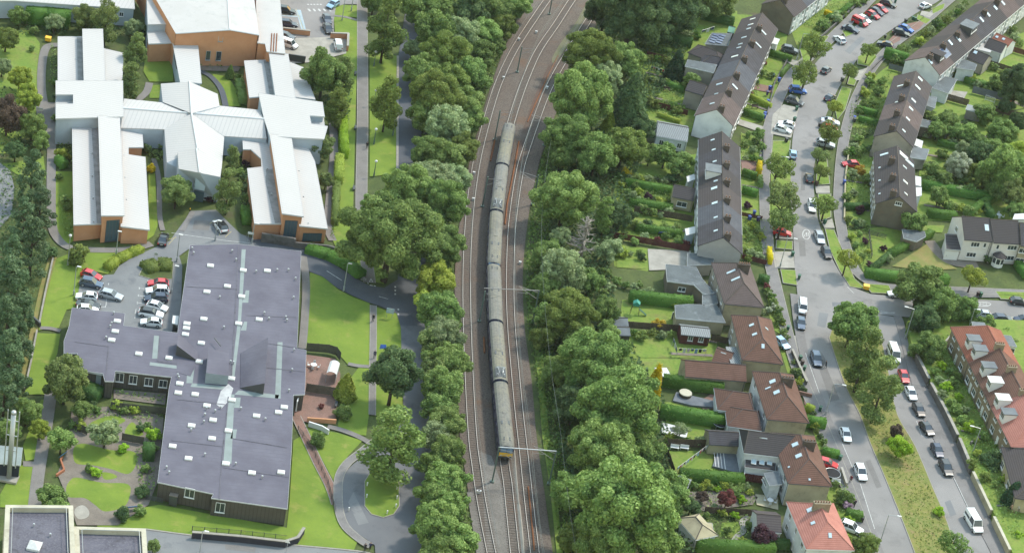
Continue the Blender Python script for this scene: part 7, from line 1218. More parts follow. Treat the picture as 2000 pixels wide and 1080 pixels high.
def car(rear, front, kind, col, label, z=0.0, group=None, roofcol=None):
 m = car_meshes(kind); a = G(rear[0], rear[1], z + .7); b = G(front[0], front[1], z + .7); d = b - a; c = (a + b) / 2; c.z = z
 o = thing('van' if 'van' in kind else 'car', c, label, 'van' if 'van' in kind else 'car', group, math.atan2(d.y, d.x)); P = CARC[col]
 inst('body', m['body'], o, mat=P); inst('roof', m['roof'], o, mat=CARC[roofcol] if roofcol else P)
 for k, g_ in m['glass'].items(): inst(k.replace('_b', ''), g_, o)
 h, w, R = m['h'], m['w'], m['R']
 for sx in (-h + .82, h - .85):
  for s in (-1, 1): inst('wheel', m['wheel'], o, (sx, s * (w - .1), R))
 for s in (-1, 1):
  inst('headlight', m['hl'], o, (h - .1, s * w * .62, m['bel'] - .36)); inst('taillight', m['tl'], o, (-h + .03, s * w * .76, m['bel'] - .18)); inst('mirror', m['mi'], o, (m['xb'] - .15, s * (w + .07), m['bel'] + .04))
 inst('number_plate', m['pl'], o, (-h - .005, 0, .62)); inst('bumper', m['bu'], o, (h - .02, 0, .42)); inst('bumper', m['bu'], o, (-h + .02, 0, .45)); return o
CARS = [((158, 530), (200, 543), 'hatch', 'red', 'red hatchback at the top of the left car park row'), ((157, 548), (200, 556), 'suv', 'bluegrey', 'blue-grey suv below the red hatchback in the left row'), ((189, 580), (149, 576), 'hatch', 'white', 'small white hatchback below the blue-grey suv'), ((192, 569), (241, 581), 'estate', 'silver', 'silver-white estate pulling out into the car park lane'), ((152, 591), (193, 597), 'saloon', 'black', 'black car below the small white hatchback'), ((153, 602), (190, 604), 'hatch', 'white', 'white car mostly hidden behind the flat roof edge'),
 ((331, 554), (287, 551), 'hatch', 'red', 'red hatchback at the top of the right car park row'), ((331, 568), (284, 566), 'suv', 'white', 'white boxy suv below the red car in the right row'), ((328, 583), (281, 581), 'suv', 'navy', 'dark blue car in the right car park row'), ((287, 592), (328, 603), 'hatch', 'white', 'white hatchback facing right in the right car park row'), ((268, 606), (323, 615), 'estate', 'white', 'white estate in the right car park row with dark roof'), ((319, 631), (272, 626), 'hatch', 'white', 'lowest white car in the right car park row'),
 ((316, 476), (322, 456), 'saloon', 'black', 'black car by the west wing brick wall'), ((438, 450), (423, 431), 'suv', 'white', 'white car with black roof at the entrance forecourt'),
 ((545, 18), (573, 22), 'suv', 'black', 'upper dark suv in the blue-marked bays'), ((548, 45), (578, 48), 'suv', 'navy', 'lower navy suv in the blue-marked bays'), ((548, 67), (571, 73), 'hatch', 'grey', 'grey car behind the low brick wall'), ((552, 82), (575, 90), 'smallvan', 'white', 'small white van in the service yard'), ((660, 3), (641, 14), 'hatch', 'sky', 'light blue hatchback at the crossing at the top'), ((636, 29), (642, 44), 'saloon', 'grey', 'upper dark car beside the top lawn'), ((637, 48), (644, 63), 'saloon', 'black', 'lower black car beside the top lawn'), ((662, 96), (658, 80), 'smallvan', 'white', 'white van against the yard corner wall'),
 ((1542, 174), (1575, 178), 'suv', 'blue', 'bright blue car parked on the west pavement'), ((1536, 192), (1569, 203), 'suv', 'grey', 'dark grey suv below the bright blue car'), ((1553, 247), (1519, 238), 'hatch', 'white', 'upper of the two white cars on a driveway'), ((1512, 247), (1547, 257), 'hatch', 'white', 'lower of the two white cars on a driveway'), ((1528, 94), (1559, 100), 'suv', 'grey', 'dark grey car on the hedged driveway of the upper west terrace'),
 ((1646, 51), (1677, 62), 'saloon', 'navy', 'dark blue saloon lowest of the top kerb row'), ((1668, 37), (1692, 49), 'smallvan', 'red', 'red van next to the navy saloon in the top row'), ((1675, 31), (1700, 44), 'hatch', 'white', 'white hatchback in the top kerb row between red vehicles'), ((1691, 22), (1719, 36), 'hatch', 'red', 'red hatchback in the middle of the top kerb row'), ((1699, 16), (1726, 29), 'hatch', 'navy', 'dark blue hatchback between two red cars at the top'), ((1707, 10), (1735, 24), 'hatch', 'red', 'uppermost red car in the top kerb row'), ((1720, 2), (1750, 12), 'suv', 'black', 'black car at the top beside green bins'),
 ((1798, 14), (1817, 8), 'hatch', 'white', 'white car on the upper east verge'), ((1755, 50), (1785, 62), 'hatch', 'blue', 'blue car on the east driveway'), ((1744, 61), (1776, 68), 'suv', 'black', 'black suv in front of the blue car on the east driveway'), ((1742, 90), (1716, 82), 'hatch', 'navy', 'dark car nosed to the east kerb'), ((1607, 142), (1621, 130), 'hatch', 'grey', 'dark car driving on the upper street'), ((1613, 196), (1630, 184), 'hatch', 'navy', 'dark blue car by the small street tree'), ((1606, 234), (1638, 240), 'saloon', 'white', 'white saloon under the east street tree'), ((1604, 246), (1636, 251), 'hatch', 'red', 'red car hidden under the east street tree'), ((1594, 276), (1630, 284), 'estate', 'silver', 'silver estate below the east street tree'), ((1648, 84), (1632, 70), 'hatch', 'white', 'white car peeping out beside the upper verge tree'),
 ((1549, 310), (1549, 291), 'hatch', 'sky', 'light blue car by the west verge'), ((1582, 356), (1580, 337), 'hatch', 'black', 'black car on the east side of the street'), ((1584, 391), (1588, 414), 'suv', 'white', 'white suv on the street by the tree'), ((1510, 450), (1546, 456), 'hatch', 'red', 'red car under the west street tree'), ((1597, 453), (1605, 473), 'estate', 'silver', 'silver estate by the east verge near the corner'), ((1610, 484), (1619, 502), 'hatch', 'black', 'black hatchback by the east verge near the corner'), ((1567, 588), (1568, 611), 'smallvan', 'white', 'white van parked on the left kerb by the junction'), ((1563, 620), (1566, 641), 'hatch', 'bluegrey', 'blue-grey car right behind the white van at the junction'), ((1517, 660), (1537, 677), 'hatch', 'sky', 'pale blue car in the hipped house driveway'), ((1590, 687), (1599, 714), 'suv', 'bluegrey', 'dark blue-grey car on the wet patch being washed'), ((1646, 833), (1658, 863), 'hatch', 'white', 'upper white car driving down the main street'), ((1674, 905), (1688, 938), 'suv', 'white', 'lower white car with glass roof on the main street'),
 ((1740, 676), (1752, 708), 'van', 'white', 'white van at the top of the service street'), ((1760, 722), (1771, 747), 'hatch', 'red', 'red car in the service street row'), ((1773, 755), (1786, 780), 'hatch', 'white', 'white car in the service street row'), ((1788, 787), (1802, 812), 'hatch', 'brown', 'dark brown car with grey bonnet in the service street row'), ((1801, 824), (1820, 848), 'hatch', 'black', 'black car in the middle of the service street row'), ((1824, 865), (1838, 892), 'hatch', 'navy', 'dark blue car in the service street row'), ((1840, 898), (1856, 928), 'suv', 'black', 'lowest dark car in the service street row'), ((1890, 1000), (1914, 1040), 'van', 'white', 'large white van at the bottom right'),
 ((1768, 574), (1736, 572), 'hatch', 'white', 'white car behind the corner tree on the side street'), ((1842, 580), (1800, 576), 'hatch', 'grey', 'grey car behind foliage on the side street'), ((1974, 586), (2008, 590), 'hatch', 'black', 'black car at the right edge on the side street far kerb'), ((1942, 620), (1976, 622), 'estate', 'navy', 'navy estate on the side street near kerb'), ((2014, 624), (1982, 622), 'hatch', 'navy', 'dark blue car cut by the right edge on the side street'), ((1928, 614), (1908, 612), 'hatch', 'silver', 'silver car half hidden behind the bush tree'), ((1604, 900), (1629, 907), 'hatch', 'red', 'small red car in the front drive of the rear-extension house'), ((1650, 1024), (1676, 1034), 'suv', 'white', 'white car in the red-roofed house drive'), ((1681, 321), (1642, 319), 'hatch', 'red', 'red car on an east terrace drive')]
for c_ in CARS: car(*c_, roofcol='black' if 'black roof' in c_[4] or 'dark roof' in c_[4] else None)
# ================================================================== STREET FURNITURE
lm = {}
def lamp(x, y, h, arm, label, mat=GREYM, az=0.0, head='arm'):
 k = (round(h, 1), arm, head, mat.name)
 if k not in lm:
  p = MB(); p.tube([(0, 0, 0), (0, 0, 1.2), (0, 0, h)], [.13, .1, .065], 7);
  if arm: p.tube([(0, 0, h), (arm, 0, h + .15)], .05, 5)
  hd = MB()
  if head == 'globe': hd.tube([(0, 0, h), (0, 0, h + .15), (0, 0, h + .4), (0, 0, h + .55)], [.1, .3, .3, .1], 10)
  else: hd.box((arm + .25, 0, h + .15), (.75, .3, .14))
  b = MB(); b.box((0, 0, .5), (.3, .3, 1.0)); lm[k] = (p.mesh('post', mat), hd.mesh('lamp_head', WHITEP), b.mesh('base', mat))
 o = thing('lamp_post', G(x, y), label, 'lamp post', 'lamp posts', az); a, b, c = lm[k]; inst('post', a, o); inst('lamp_head', b, o); inst('base', c, o); return o
lamp(1509, 361, 7.2, 1.4, 'tall street lamp on the west verge above the feathery tree'); lamp(1523, 522, 7.2, 1.4, 'tall street lamp beside the concrete driveway on the west verge'); lamp(1612, 810, 7.2, 1.6, 'street lamp by the third hipped house on main street'); lamp(1716, 1068, 7.2, 1.6, 'street lamp at the bottom of the main street'); lamp(1768, 662, 7.2, 1.4, 'street lamp in front of the corner trees', az=math.pi); lamp(1895, 897, 7.2, 1.4, 'street lamp in the raised gardens', az=math.pi); lamp(1556, 118, 7.2, 1.4, 'street lamp near the hedged driveway at the top'); lamp(1888, 652, 6, .6, 'lamp post behind the orange-red roof')
lamp(132.5, 517, 6.2, 0, 'grey lamp post beside the wide dark shrub', head='globe'); lamp(345, 511, 6.0, 0, 'lamp post at the flat-roofed building corner'); lamp(144, 576, 6.2, .3, 'lamp post on the car park lawn edge'); lamp(227, 496, 5.0, 0, 'lamp post in front of the west wing door'); lamp(334, 572, 6.0, .3, 'lamp post beside the right car park row'); lamp(671, 568, 6.2, .2, 'lamp post at the junction lawn corner'); lamp(746, 549, 6.2, .2, 'lamp post under the huge spreading tree'); lamp(388, 1096, 6.2, .4, 'lamp post on the bottom road'); lamp(420, 470, 4.5, .2, 'thin lamp post on the forecourt'); lamp(492, 475, 4.5, .3, 'lamp post with sign at the east wing corner')
for i, (x, y) in enumerate(((730, 130), (730, 206), (730, 282), (730, 345))): lamp(x, y, 3.4, 0, '%s globe lamp down the verge beside the north path' % ORD[i], GREENM, head='globe')
lamp(767, 265, 3.4, 0, 'globe lamp beside the shaded road kerb', GREENM, head='globe'); lamp(668, 40, 5.5, 0, 'left lamp post on the top lawn'); lamp(686, 22, 5.5, 0, 'right lamp post on the top lawn')
BINC = dict(blue=paint('bin_blue', lin('2a4fb0', .6), .45), green=paint('bin_green', lin('2f6b52', .55), .45), brown=paint('bin_brown', lin('5a463f', .5), .45), black=paint('bin_dark', lin('3a3f42', .5), .45), purple=paint('bin_purple', lin('50407a', .5), .45))
b_ = MB(); b_.add([(-.24, -.28, .08), (.24, -.28, .08), (.24, .28, .08), (-.24, .28, .08), (-.29, -.36, .98), (.29, -.36, .98), (.29, .36, .98), (-.29, .36, .98)], [(0, 1, 5, 4), (1, 2, 6, 5), (2, 3, 7, 6), (3, 0, 4, 7), (0, 3, 2, 1)]); bm_body = b_.mesh('bin_body', BINC['blue'])
b_ = MB(); b_.box((0, 0, 1.02), (.62, .78, .07)); b_.box((0, .36, 1.0), (.5, .08, .08)); bm_lid = b_.mesh('lid', BINC['blue']); b_ = MB(); b_.tube([(-.27, .3, .1), (-.2, .3, .1)], .1, 8); b_.tube([(.2, .3, .1), (.27, .3, .1)], .1, 8); bm_wh = b_.mesh('wheels', BLACK)
BINS = [(1509, 152, 'blue', 'blue bin beside the upper west terrace gate hedge'), (1521, 160, 'blue', 'blue bin on the west pavement near the bright blue car'), (1503, 176, 'blue', 'blue bin on the brick front yard'), (1498, 186, 'purple', 'purple bin next to the brick front yard'), (1499, 203, 'blue', 'blue bin at the yellow-green front hedge'), (1492, 232, 'blue', 'lower blue bin of the pair beside the front lawn'), (1493, 227, 'blue', 'upper blue bin of the pair beside the front lawn'), (1472, 420, 'blue', 'left blue bin by the brick yard of the lower terrace'), (1463, 430, 'blue', 'blue bin against the red garden fence'), (1480, 432, 'purple', 'purple bin against the red garden fence'), (1535, 278, 'black', 'dark bin on the west verge driveway'), (1547, 500, 'green', 'green bin on the concrete driveway by the lamp'), (1600, 248, 'black', 'dark bin near the light blue car'), (1594, 363, 'brown', 'brown bin on the east driveway'), (1610, 437, 'green', 'green bin below the east street tree'), (1555, 216, 'green', 'green bin at the white cars driveway'), (1551, 237, 'green', 'lower green bin at the white cars driveway'), (1695, 162, 'blue', 'blue bin on the east pavement'), (1668, 235, 'blue', 'upper blue bin by the second east terrace'), (1668, 239, 'black', 'dark bin beside the blue one at second east terrace'), (1644, 160, 'black', 'dark bin at the slim street tree'), (1768, 45, 'black', 'dark bin by the east driveway cars'), (1782, 40, 'green', 'green bin of the pair on the east driveway'), (1786, 42, 'green', 'second green bin of the pair on the east driveway'), (1728, 76, 'black', 'dark bin beside the nosed-in car'), (1702, 38, 'green', 'left green bin between the top row cars'), (1680, 52, 'green', 'green bin between the red van and navy saloon'), (1748, 6, 'green', 'green bin at the top beside the black car'), (1538, 645, 'green', 'green bin by the hipped house driveway'), (1562, 703, 'green', 'green bin above the garden wall corner'), (1566, 712, 'brown', 'brown bin below the green bin at the garden wall'), (1570, 723, 'green', 'lower green bin at the garden wall'), (1601, 802, 'green', 'green bin at the third hipped house gate'), (1640, 898, 'green', 'green bin beside the front hedge of rear-extension house'), (1560, 545, 'green', 'green bin on the corner verge'), (1683, 1018, 'black', 'dark bin beside the hedge at the red-roofed house'), (1914, 579, 'green', 'green bin on the side street kerb'), (1909, 578, 'brown', 'brown bin on the side street kerb'), (1648, 360, 'blue', 'blue bin on the third east terrace front'), (1405, 790, 'purple', 'purple bin at the hot tub patio')]
for x, y, c_, lb in BINS:
 o = thing('wheelie_bin', G(x, y, .1), lb, 'bin', 'wheelie bins', _rv.uniform(-.6, .6)); inst('bin_body', bm_body, o, mat=BINC[c_]); inst('lid', bm_lid, o, mat=BINC[c_]); inst('wheels', bm_wh, o)
# ================================================================== FENCES AND WALLS
_fp = {}
def fence(pts, h, mat, label, kind='board', z0=0.0, step=1.83, cat='fence'):
 P = P2(pts, z0); o = thing('fence', P[0], label, cat); og = Vector(P[0])
 for a, b in zip(P[:-1], P[1:]):
  d = b - a; L = d.length; n = max(1, round(L / step)); s = L / n; an = math.atan2(d.y, d.x)
  k = (round(s, 2), h, mat.name, kind)
  if k not in _fp:
   mb = MB()
   if kind == 'board':
    m = max(2, int(s / .16))
    for i in range(m): mb.box((s * (i + .5) / m, .012 * (i % 2), h / 2 + .04 - .02 * ((i * 7) % 3)), (s / m * .94, .025, h - .08))
    for z in (.35, h - .3): mb.box((s / 2, .03, z), (s, .04, .09))
   elif kind == 'rail':
    for z in np.linspace(.2, h, 4): mb.box((s / 2, 0, z), (s, .04, .12))
   elif kind == 'iron':
    for i in range(int(s / .16)): mb.tube([(.16 * i + .08, 0, .05), (.16 * i + .08, 0, h)], .014, 3)
    for z in (.15, h - .08): mb.box((s / 2, 0, z), (s, .03, .04))
   pp = MB(); pp.box((0, 0, h / 2 + .03), (.1, .1, h + .06)); _fp[k] = (mb.mesh('panel', mat), pp.mesh('post', mat))
  for i in range(n):
   p = a.lerp(b, i / n) - og; inst('panel', _fp[k][0], o, p, (0, 0, an)); inst('post', _fp[k][1], o, p)
 return o
for a in (([(1196, 465), (1268, 478), (1345, 492)], 1.5, WOODR, 'long red-brown fence above the flat-roofed garage garden'), ([(1268, 206), (1342, 226)], 1.4, WOODR, 'red-brown fence in the gardens behind upper west terrace'), ([(1262, 112), (1306, 124)], 1.6, WOODR, 'dark red fence beside the conical evergreen'), ([(1238, 415), (1352, 434)], 1.6, WOOD, 'dark wooden fence behind the lower west terrace'), ([(1448, 422), (1488, 430)], 1.0, WOODR, 'red garden fence in front of the lower west terrace'), ([(1448, 505), (1496, 518)], 1.2, WOODR, 'brown fence below the lower terrace front garden'),
          ([(1215, 640), (1328, 648)], 1.6, WOOD, 'dark fence below the swing garden'), ([(1302, 872), (1388, 874)], 1.8, WOOD, 'dark fence above the bunting garden'), ([(1298, 880), (1315, 928)], 1.6, WOOD, 'dark fence at the wood side of the bunting garden'), ([(1448, 938), (1488, 944)], 1.7, WOODR, 'brown fence panel beside the lean-to'), ([(1375, 1002), (1475, 1008)], 1.5, WOOD, 'dark fence between pond garden and summer house garden'), ([(1388, 665), (1420, 672)], 1.5, WOOD, 'wooden fence beside the red-brown shed'),
          ([(1898, 182), (1960, 198)], 1.9, DECK, 'slate-blue fence beside the football lawn'), ([(1820, 188), (1890, 208)], 1.8, WOOD, 'brown fence behind the middle east terrace'), ([(1972, 100), (2010, 112)], 1.5, WOODR, 'red fence in the top right garden'), ([(1930, 128), (2000, 150)], 1.5, WOOD, 'wooden fence below the top right garden'), ([(1735, 135), (1762, 142)], 1.5, DECK, 'grey fence around the small hedged lawn'), ([(1930, 215), (1990, 232)], 1.6, WOOD, 'wooden fence below the football lawn'), ([(1832, 282), (1890, 296)], 1.3, WOODG, 'dark green fence in the swing garden of the east'),
          ([(598, 686), (640, 689), (656, 694), (664, 705)], 1.9, WOODG, 'curved slatted fence behind the brick terrace'), ([(597, 765), (664, 775)], 1.9, WOODG, 'slatted fence between the two brick terraces'), ([(216, 800), (328, 812)], 1.7, WOODG, 'grey fence around the courtyard bed'), ([(238, 860), (280, 868)], 1.6, WOODG, 'grey fence in the middle of the sensory garden'), ([(148, 838), (170, 850)], 1.6, WOODG, 'short grey fence left of the feathery tree')):
 fence(*a)
for a in (([(1696, 455), (1702, 505)], 1.0, WOODG, 'rail fence along the wedge garden', 'rail'), ([(1696, 458), (1730, 468)], 1.1, WOODG, 'upper rail fence of the small corner lawn', 'rail'), ([(1232, 350), (1320, 362)], 1.1, DARKM, 'iron fence in the west gardens', 'iron'), ([(582, 840), (610, 880), (640, 945), (655, 1002)], 1.0, DARKM, 'iron railing beside the brick path', 'iron'), ([(375, 1036), (470, 1044), (560, 1054)], 1.0, DARKM, 'railing above the dark retaining wall', 'iron'), ([(285, 975), (318, 982)], .9, DARKM, 'short rail beside the yellow grit bin', 'rail')):
 fence(*a)
def wall(pts, w, h, mat, label, z0=0.0, cope=None, name='garden_wall', cat='wall', hs=None):
 P = P2(pts, z0); o = thing(name, P[0], label, cat); og = P[0]; mb = MB(); cb = MB()
 for i, (a, b) in enumerate(zip(P[:-1], P[1:])):
  d = b - a; L = d.length; c = (a + b) / 2 - og; an = math.atan2(d.y, d.x); mb.box((c.x, c.y, h / 2), (L + w * .5 - .01 * i, w - .004 * i, h - .003 * i), an)
  if cope: cb.box((c.x, c.y, h + .06 + .002 * i), (L + w * .6, w + .14, .13), an)
 mb.build('wall', mat, o)
 if cope: cb.build('coping', cope, o)
 return o
GREYST = surf('grey_stone_wall', lin('8f8a86', .5), lin('7c7875', .48), .8, rough=.92, stain=.8, cstain=lin('6a6a60', .45))
wall([(1787, 706), (1810, 752)], .45, 1.7, GREYST, 'upper grey retaining wall of the raised gardens', cope=CONC); wall([(1815, 762), (1842, 812), (1866, 862)], .45, 1.7, GREYST, 'long grey retaining wall of the raised gardens', cope=CONC); wall([(1870, 870), (1893, 925)], .45, 1.7, GREYST, 'ivy-side retaining wall below the long grey one', cope=CONC)
wall([(1897, 934), (1932, 1008)], .4, 1.5, CREAMH, 'cream retaining wall beside the bottom pavement', cope=CREAM); wall([(1938, 1022), (1968, 1085)], .4, 1.5, CREAMH, 'lowest cream retaining wall with white pier', cope=CREAM)
wall([(1546, 690), (1560, 722), (1574, 752)], .3, .9, GREYST, 'low garden wall along the pavement of the hipped houses', cope=CONC); wall([(1642, 920), (1652, 950)], .3, .8, CREAMH, 'low cream wall beside the red pedestrian', cope=CONC); wall([(1560, 770), (1584, 776)], .3, .8, BRICKPAVE, 'low brick wall in front of the hot tub house')
wall([(510, 472), (574, 482), (574, 484)], .35, 2.0, GREYST, 'higher grey concrete wall in front of the east wing'); wall([(576, 484), (640, 490), (668, 498)], .35, 1.3, GREYST, 'lower grey concrete wall in front of the east wing')
NAVYW = surf('navy_wall', lin('4b4c59', .45), lin('42434f', .45), .5, rough=.85); wall([(375, 1050), (470, 1058), (555, 1068), (580, 1060), (592, 1042)], .35, 1.2, NAVYW, 'dark slate retaining wall along the bottom road', cope=KERB)
wall([(549, 64), (604, 70)], .4, 1.2, BRICK, 'low brick wall below the blue-marked bays', cope=CONC); wall([(646, 75), (679, 76), (678, 100)], .4, 1.3, BRICK, 'brick corner wall of the service yard', cope=CONC); wall([(563, 118), (595, 123)], .3, 1.6, DARKM, 'dark screen at the east wing top corner')
wall([(104, 504), (88, 575), (76, 636)], .3, .5, KERB, 'upper low stone edge along the pines'); wall([(72, 648), (60, 710), (48, 762)], .3, .5, KERB, 'lower low stone edge along the pines'); wall([(60, 622), (78, 638)], .3, .9, DARKM, 'short dark timber edge at the pines')
wall([(603, 832), (628, 840), (641, 848)], .25, 1.0, WHITE, 'curved white railing wall at the brick terrace ramp'); wall([(600, 823), (655, 827)], .3, .9, BRICK, 'low brick wall at the front of the brick terrace')
wall([(110, 930), (125, 920), (118, 900), (122, 895)], .25, .5, paint('terracotta_edge', lin('c77f5a', .55), .8), 'curved terracotta edging in the sensory garden'); wall([(1740, 98), (1700, 140), (1672, 200)], .3, .6, GREYST, 'low garden wall along the east pavement'); wall([(1658, 290), (1650, 350), (1648, 430)], .3, .7, CREAMH, 'low pale wall along the lower east front gardens'); wall([(1492, 262), (1490, 320)], .25, .7, GREYST, 'low stone wall in front of the lower west terrace'); wall([(1540, 115), (1512, 165), (1498, 225)], .25, .6, GREYST, 'low stone wall in front of the upper west terrace'); wall([(1690, -5), (1640, 42), (1600, 78)], .25, .7, GREYST, 'low stone wall running along the top pavement')
wall([(1860, 655), (1820, 700)], .3, .8, CONC, 'garden wall beside the upper raised garden steps', z0=RZ - .1); wall([(1836, 752), (1868, 742)], .3, .7, CONC, 'curved stair wall of the raised gardens', z0=RZ - .1); wall([(1895, 868), (1925, 850)], .3, .7, GREYST, 'dark stair wall in the lower raised garden', z0=RZ - .1)
for i, (x, y, dx, dy) in enumerate(((1812, 756, 7, -3), (1868, 862, 5, -4), (1935, 1010, 6, -5))):
 o = thing('garden_steps', G(x, y), ('upper flight of garden steps in the retaining wall', 'middle flight of garden steps beside the retaining wall', 'lowest flight of garden steps by the cream wall')[i], 'steps')
 for k in range(7): p = G(x + dx * k * .35, y + dy * k * .35) - o.location; mb = MB(); mb.box((p.x, p.y, .12 + .22 * k), (1.3, .5, .24 + .0), .4); mb.build('step', GREYST, o)
# ================================================================== GARDEN THINGS
def simple(name, x, y, label, cat, fn, z=0.0, rz=0.0, group=None):
 o = thing(name, G(x, y, z), label, cat, group, rz); fn(o); return o
def f_hottub(o):
 mb = MB(); mb.tube([(0, 0, 0), (0, 0, .95)], [1.15, 1.2], 18); mb.build('tub', WOOD, o); mb = MB(); mb.tube([(0, 0, .95), (0, 0, 1.08)], [1.25, 1.2], 18); mb.build('cover', CREAM, o)
simple('hot_tub', 1337, 775, 'round hot tub with beige cover on grey decking', 'hot tub', f_hottub)
def f_deck(o): mb = MB(); mb.prism([(-3, -1.9), (0.5, -2.2), (4.6, -1.4), (4.6, .8), (-2.5, 1.2)], 0, .35); mb.build('platform', DECK, o)
simple('decking', 1345, 780, 'grey decking platform under the hot tub', 'decking', f_deck)
def f_deck2(o):
 mb = MB(); mb.prism([(-2.5, -2.4), (2.8, -3.0), (3.4, 3.2), (-1.6, 3.6)], 0, .35); mb.build('platform', DECK, o)
 for i in range(4): mb = MB(); mb.box((-1.9 + .6 * i - .3, .4 - .1 * i, .37 + .0), (.12, 5.6, .05), .1); mb.build('board', WHITEP, o)
simple('decking', 1418, 903, 'grey stepped decking behind the rear extension', 'decking', f_deck2)
def f_swing(o):
 mb = MB()
 for s in (-1, 1): mb.tube([(s * .9, -.7, 0), (s * .6, 0, 2.1)], .05, 5); mb.tube([(s * .9, .7, 0), (s * .6, 0, 2.1)], .05, 5)
 mb.tube([(-1.2, 0, 2.1), (1.2, 0, 2.1)], .05, 5); mb.build('frame', WOOD, o); mb = MB(); mb.box((0, 0, 2.25), (1.3, 1.1, .5)); mb.add([(-.7, -.6, 2.5), (.7, -.6, 2.5), (.7, .6, 2.5), (-.7, .6, 2.5), (0, -.6, 3.0), (0, .6, 3.0)], [(0, 1, 4), (3, 2, 5), (1, 2, 5, 4), (3, 0, 4, 5)]); mb.build('canopy', paint('teal_canvas', lin('3fa08c', .6), .7), o)
 mb = MB(); mb.add([(.7, -.3, 1.3), (.7, .3, 1.3), (2.4, .3, .15), (2.4, -.3, .15)], [(0, 1, 2, 3)]); mb.add([(.7, -.3, 1.22), (.7, .3, 1.22), (2.4, .3, .07), (2.4, -.3, .07)], [(3, 2, 1, 0)]); mb.build('slide', BINC['green'], o)
simple('play_tower', 1239, 612, 'wooden play tower with teal canopy and slide', 'playset', f_swing)
def f_swing2(o):
 mb = MB()
 for s in (-1, 1): mb.tube([(s * 1.3, -.8, 0), (s * 1.1, 0, 2.2)], .06, 5); mb.tube([(s * 1.3, .8, 0), (s * 1.1, 0, 2.2)], .06, 5)
 mb.tube([(-1.2, 0, 2.2), (1.2, 0, 2.2)], .06, 5); mb.build('frame', WOODG, o)
 for x in (-.5, .5): mb = MB(); mb.tube([(x - .2, 0, 2.2), (x - .2, 0, .5)], .015, 3); mb.tube([(x + .2, 0, 2.2), (x + .2, 0, .5)], .015, 3); mb.box((x, 0, .5), (.45, .2, .05)); mb.build('swing_seat', CARC['red'], o)
simple('garden_swing', 1853, 280, 'wooden garden swing frame in an east back garden', 'swing', f_swing2)
def f_goal(o):
 mb = MB()
 for a, b in (((-1.2, 0, 0), (-1.2, 0, 1.5)), ((1.2, 0, 0), (1.2, 0, 1.5)), ((-1.2, 0, 1.5), (1.2, 0, 1.5)), ((-1.2, .8, 0), (-1.2, 0, 1.5)), ((1.2, .8, 0), (1.2, 0, 1.5)), ((-1.2, .8, 0), (1.2, .8, 0))): mb.tube([a, b], .05, 5)
 mb.build('frame', WHITE, o); n_ = MB()
 for i in range(9): n_.tube([(-1.2 + .3 * i, .8, 0), (-1.2 + .3 * i, 0, 1.5)], .012, 3)
 for i in range(4): t = i / 4; n_.tube([(-1.2, .8 * (1 - t), 1.5 * t), (1.2, .8 * (1 - t), 1.5 * t)], .012, 3)
 n_.build('net', WHITE, o)
simple('goal', 1932, 200, 'white football goal on the small lawn', 'goal', f_goal, rz=-.3)
def f_tramp(o):
 mb = MB(); R = 1.5; mb.tube([(R * math.cos(t), R * math.sin(t), .8) for t in np.linspace(0, 6.283, 20)], .06, 5); [mb.tube([(R * math.cos(t), R * math.sin(t), 0), (R * math.cos(t), R * math.sin(t), .8)], .04, 4) for t in np.linspace(0, 6.283, 7)[:-1]]; mb.build('frame', GREYM, o); mb = MB(); mb.tube([(0, 0, .76), (0, 0, .8)], R * .95, 20); mb.build('mat', BLACK, o)
simple('trampoline', 1406, 832, 'black trampoline beside the wide hedge', 'trampoline', f_tramp); simple('trampoline', 1624, 930, 'round grey trampoline in the front yard by the red car', 'trampoline', f_tramp)
def f_pool(o): mb = MB(); mb.prism([(-2.6, -1.4), (2.4, -1.6), (2.6, 1.4), (-2.2, 1.8)], 0, .25); mb.build('sheet', WHITEP, o); mb = MB(); mb.box((.4, .3, .3), (2.2, 1.2, .15), .3); mb.build('folded_sheet', BINC['blue'] if 0 else SLATE, o)
simple('tarpaulin', 1316, 842, 'crumpled pale tarpaulin on the lawn by the small tree', 'tarpaulin', f_pool)
def line(px, z, label, cols, n, nm='washing_line', cat='washing line', item='garment', hgt=.8):
 P = [G(x, y, z) for x, y in px]; o = thing(nm, (P[0].x, P[0].y, 0), label, cat); og = Vector(o.location); mb = MB(); mb.tube([p - og for p in P], .02, 3)
 for p in (P[0], P[-1]): mb.tube([Vector((p.x, p.y, 0)) - og, p - og], .04, 5)
 mb.build('line', GREYM, o)
 for i in range(n):
  t = (i + .5) / n; p = P[0].lerp(P[-1], t) - og; d = (P[-1] - P[0]); an = math.atan2(d.y, d.x); mb = MB(); w = d.length / n * .72; h = hgt * (.7 + .3 * ((i * 5) % 3)); mb.box((p.x, p.y, p.z - h / 2), (w, .04, h), an); mb.build(item, cols[i % len(cols)], o)
CL = [paint('cloth_%d' % i, lin(h, .6), .9) for i, h in enumerate(('2a2c33', 'd8d8d4', '8fb3cc', 'd6c0c6', '5b6b80', 'c05050', '3a4a6a'))]
line([(1326, 680), (1380, 682)], 1.8, 'washing line hung with dark and pale clothes', [CL[0], CL[1], CL[3], CL[4], CL[2]], 7); line([(1316, 660), (1323, 682)], 1.8, 'short washing line with purple and white clothes', [CL[6], CL[1]], 3); line([(1324, 912), (1386, 866)], 1.9, 'string of colourful bunting across the lawn', [CL[2], CL[5], CL[3], CL[0], CL[1]], 16, 'bunting', 'bunting', 'flag', .75); line([(1272, 130), (1298, 137)], 1.6, 'washing line with black and red clothes behind the upper terrace', [CL[0], CL[5], CL[0], CL[1]], 6)
line([(1371, 60), (1396, 52)], 1.7, 'washing line by the green playhouse', [CL[6], CL[1]], 3)
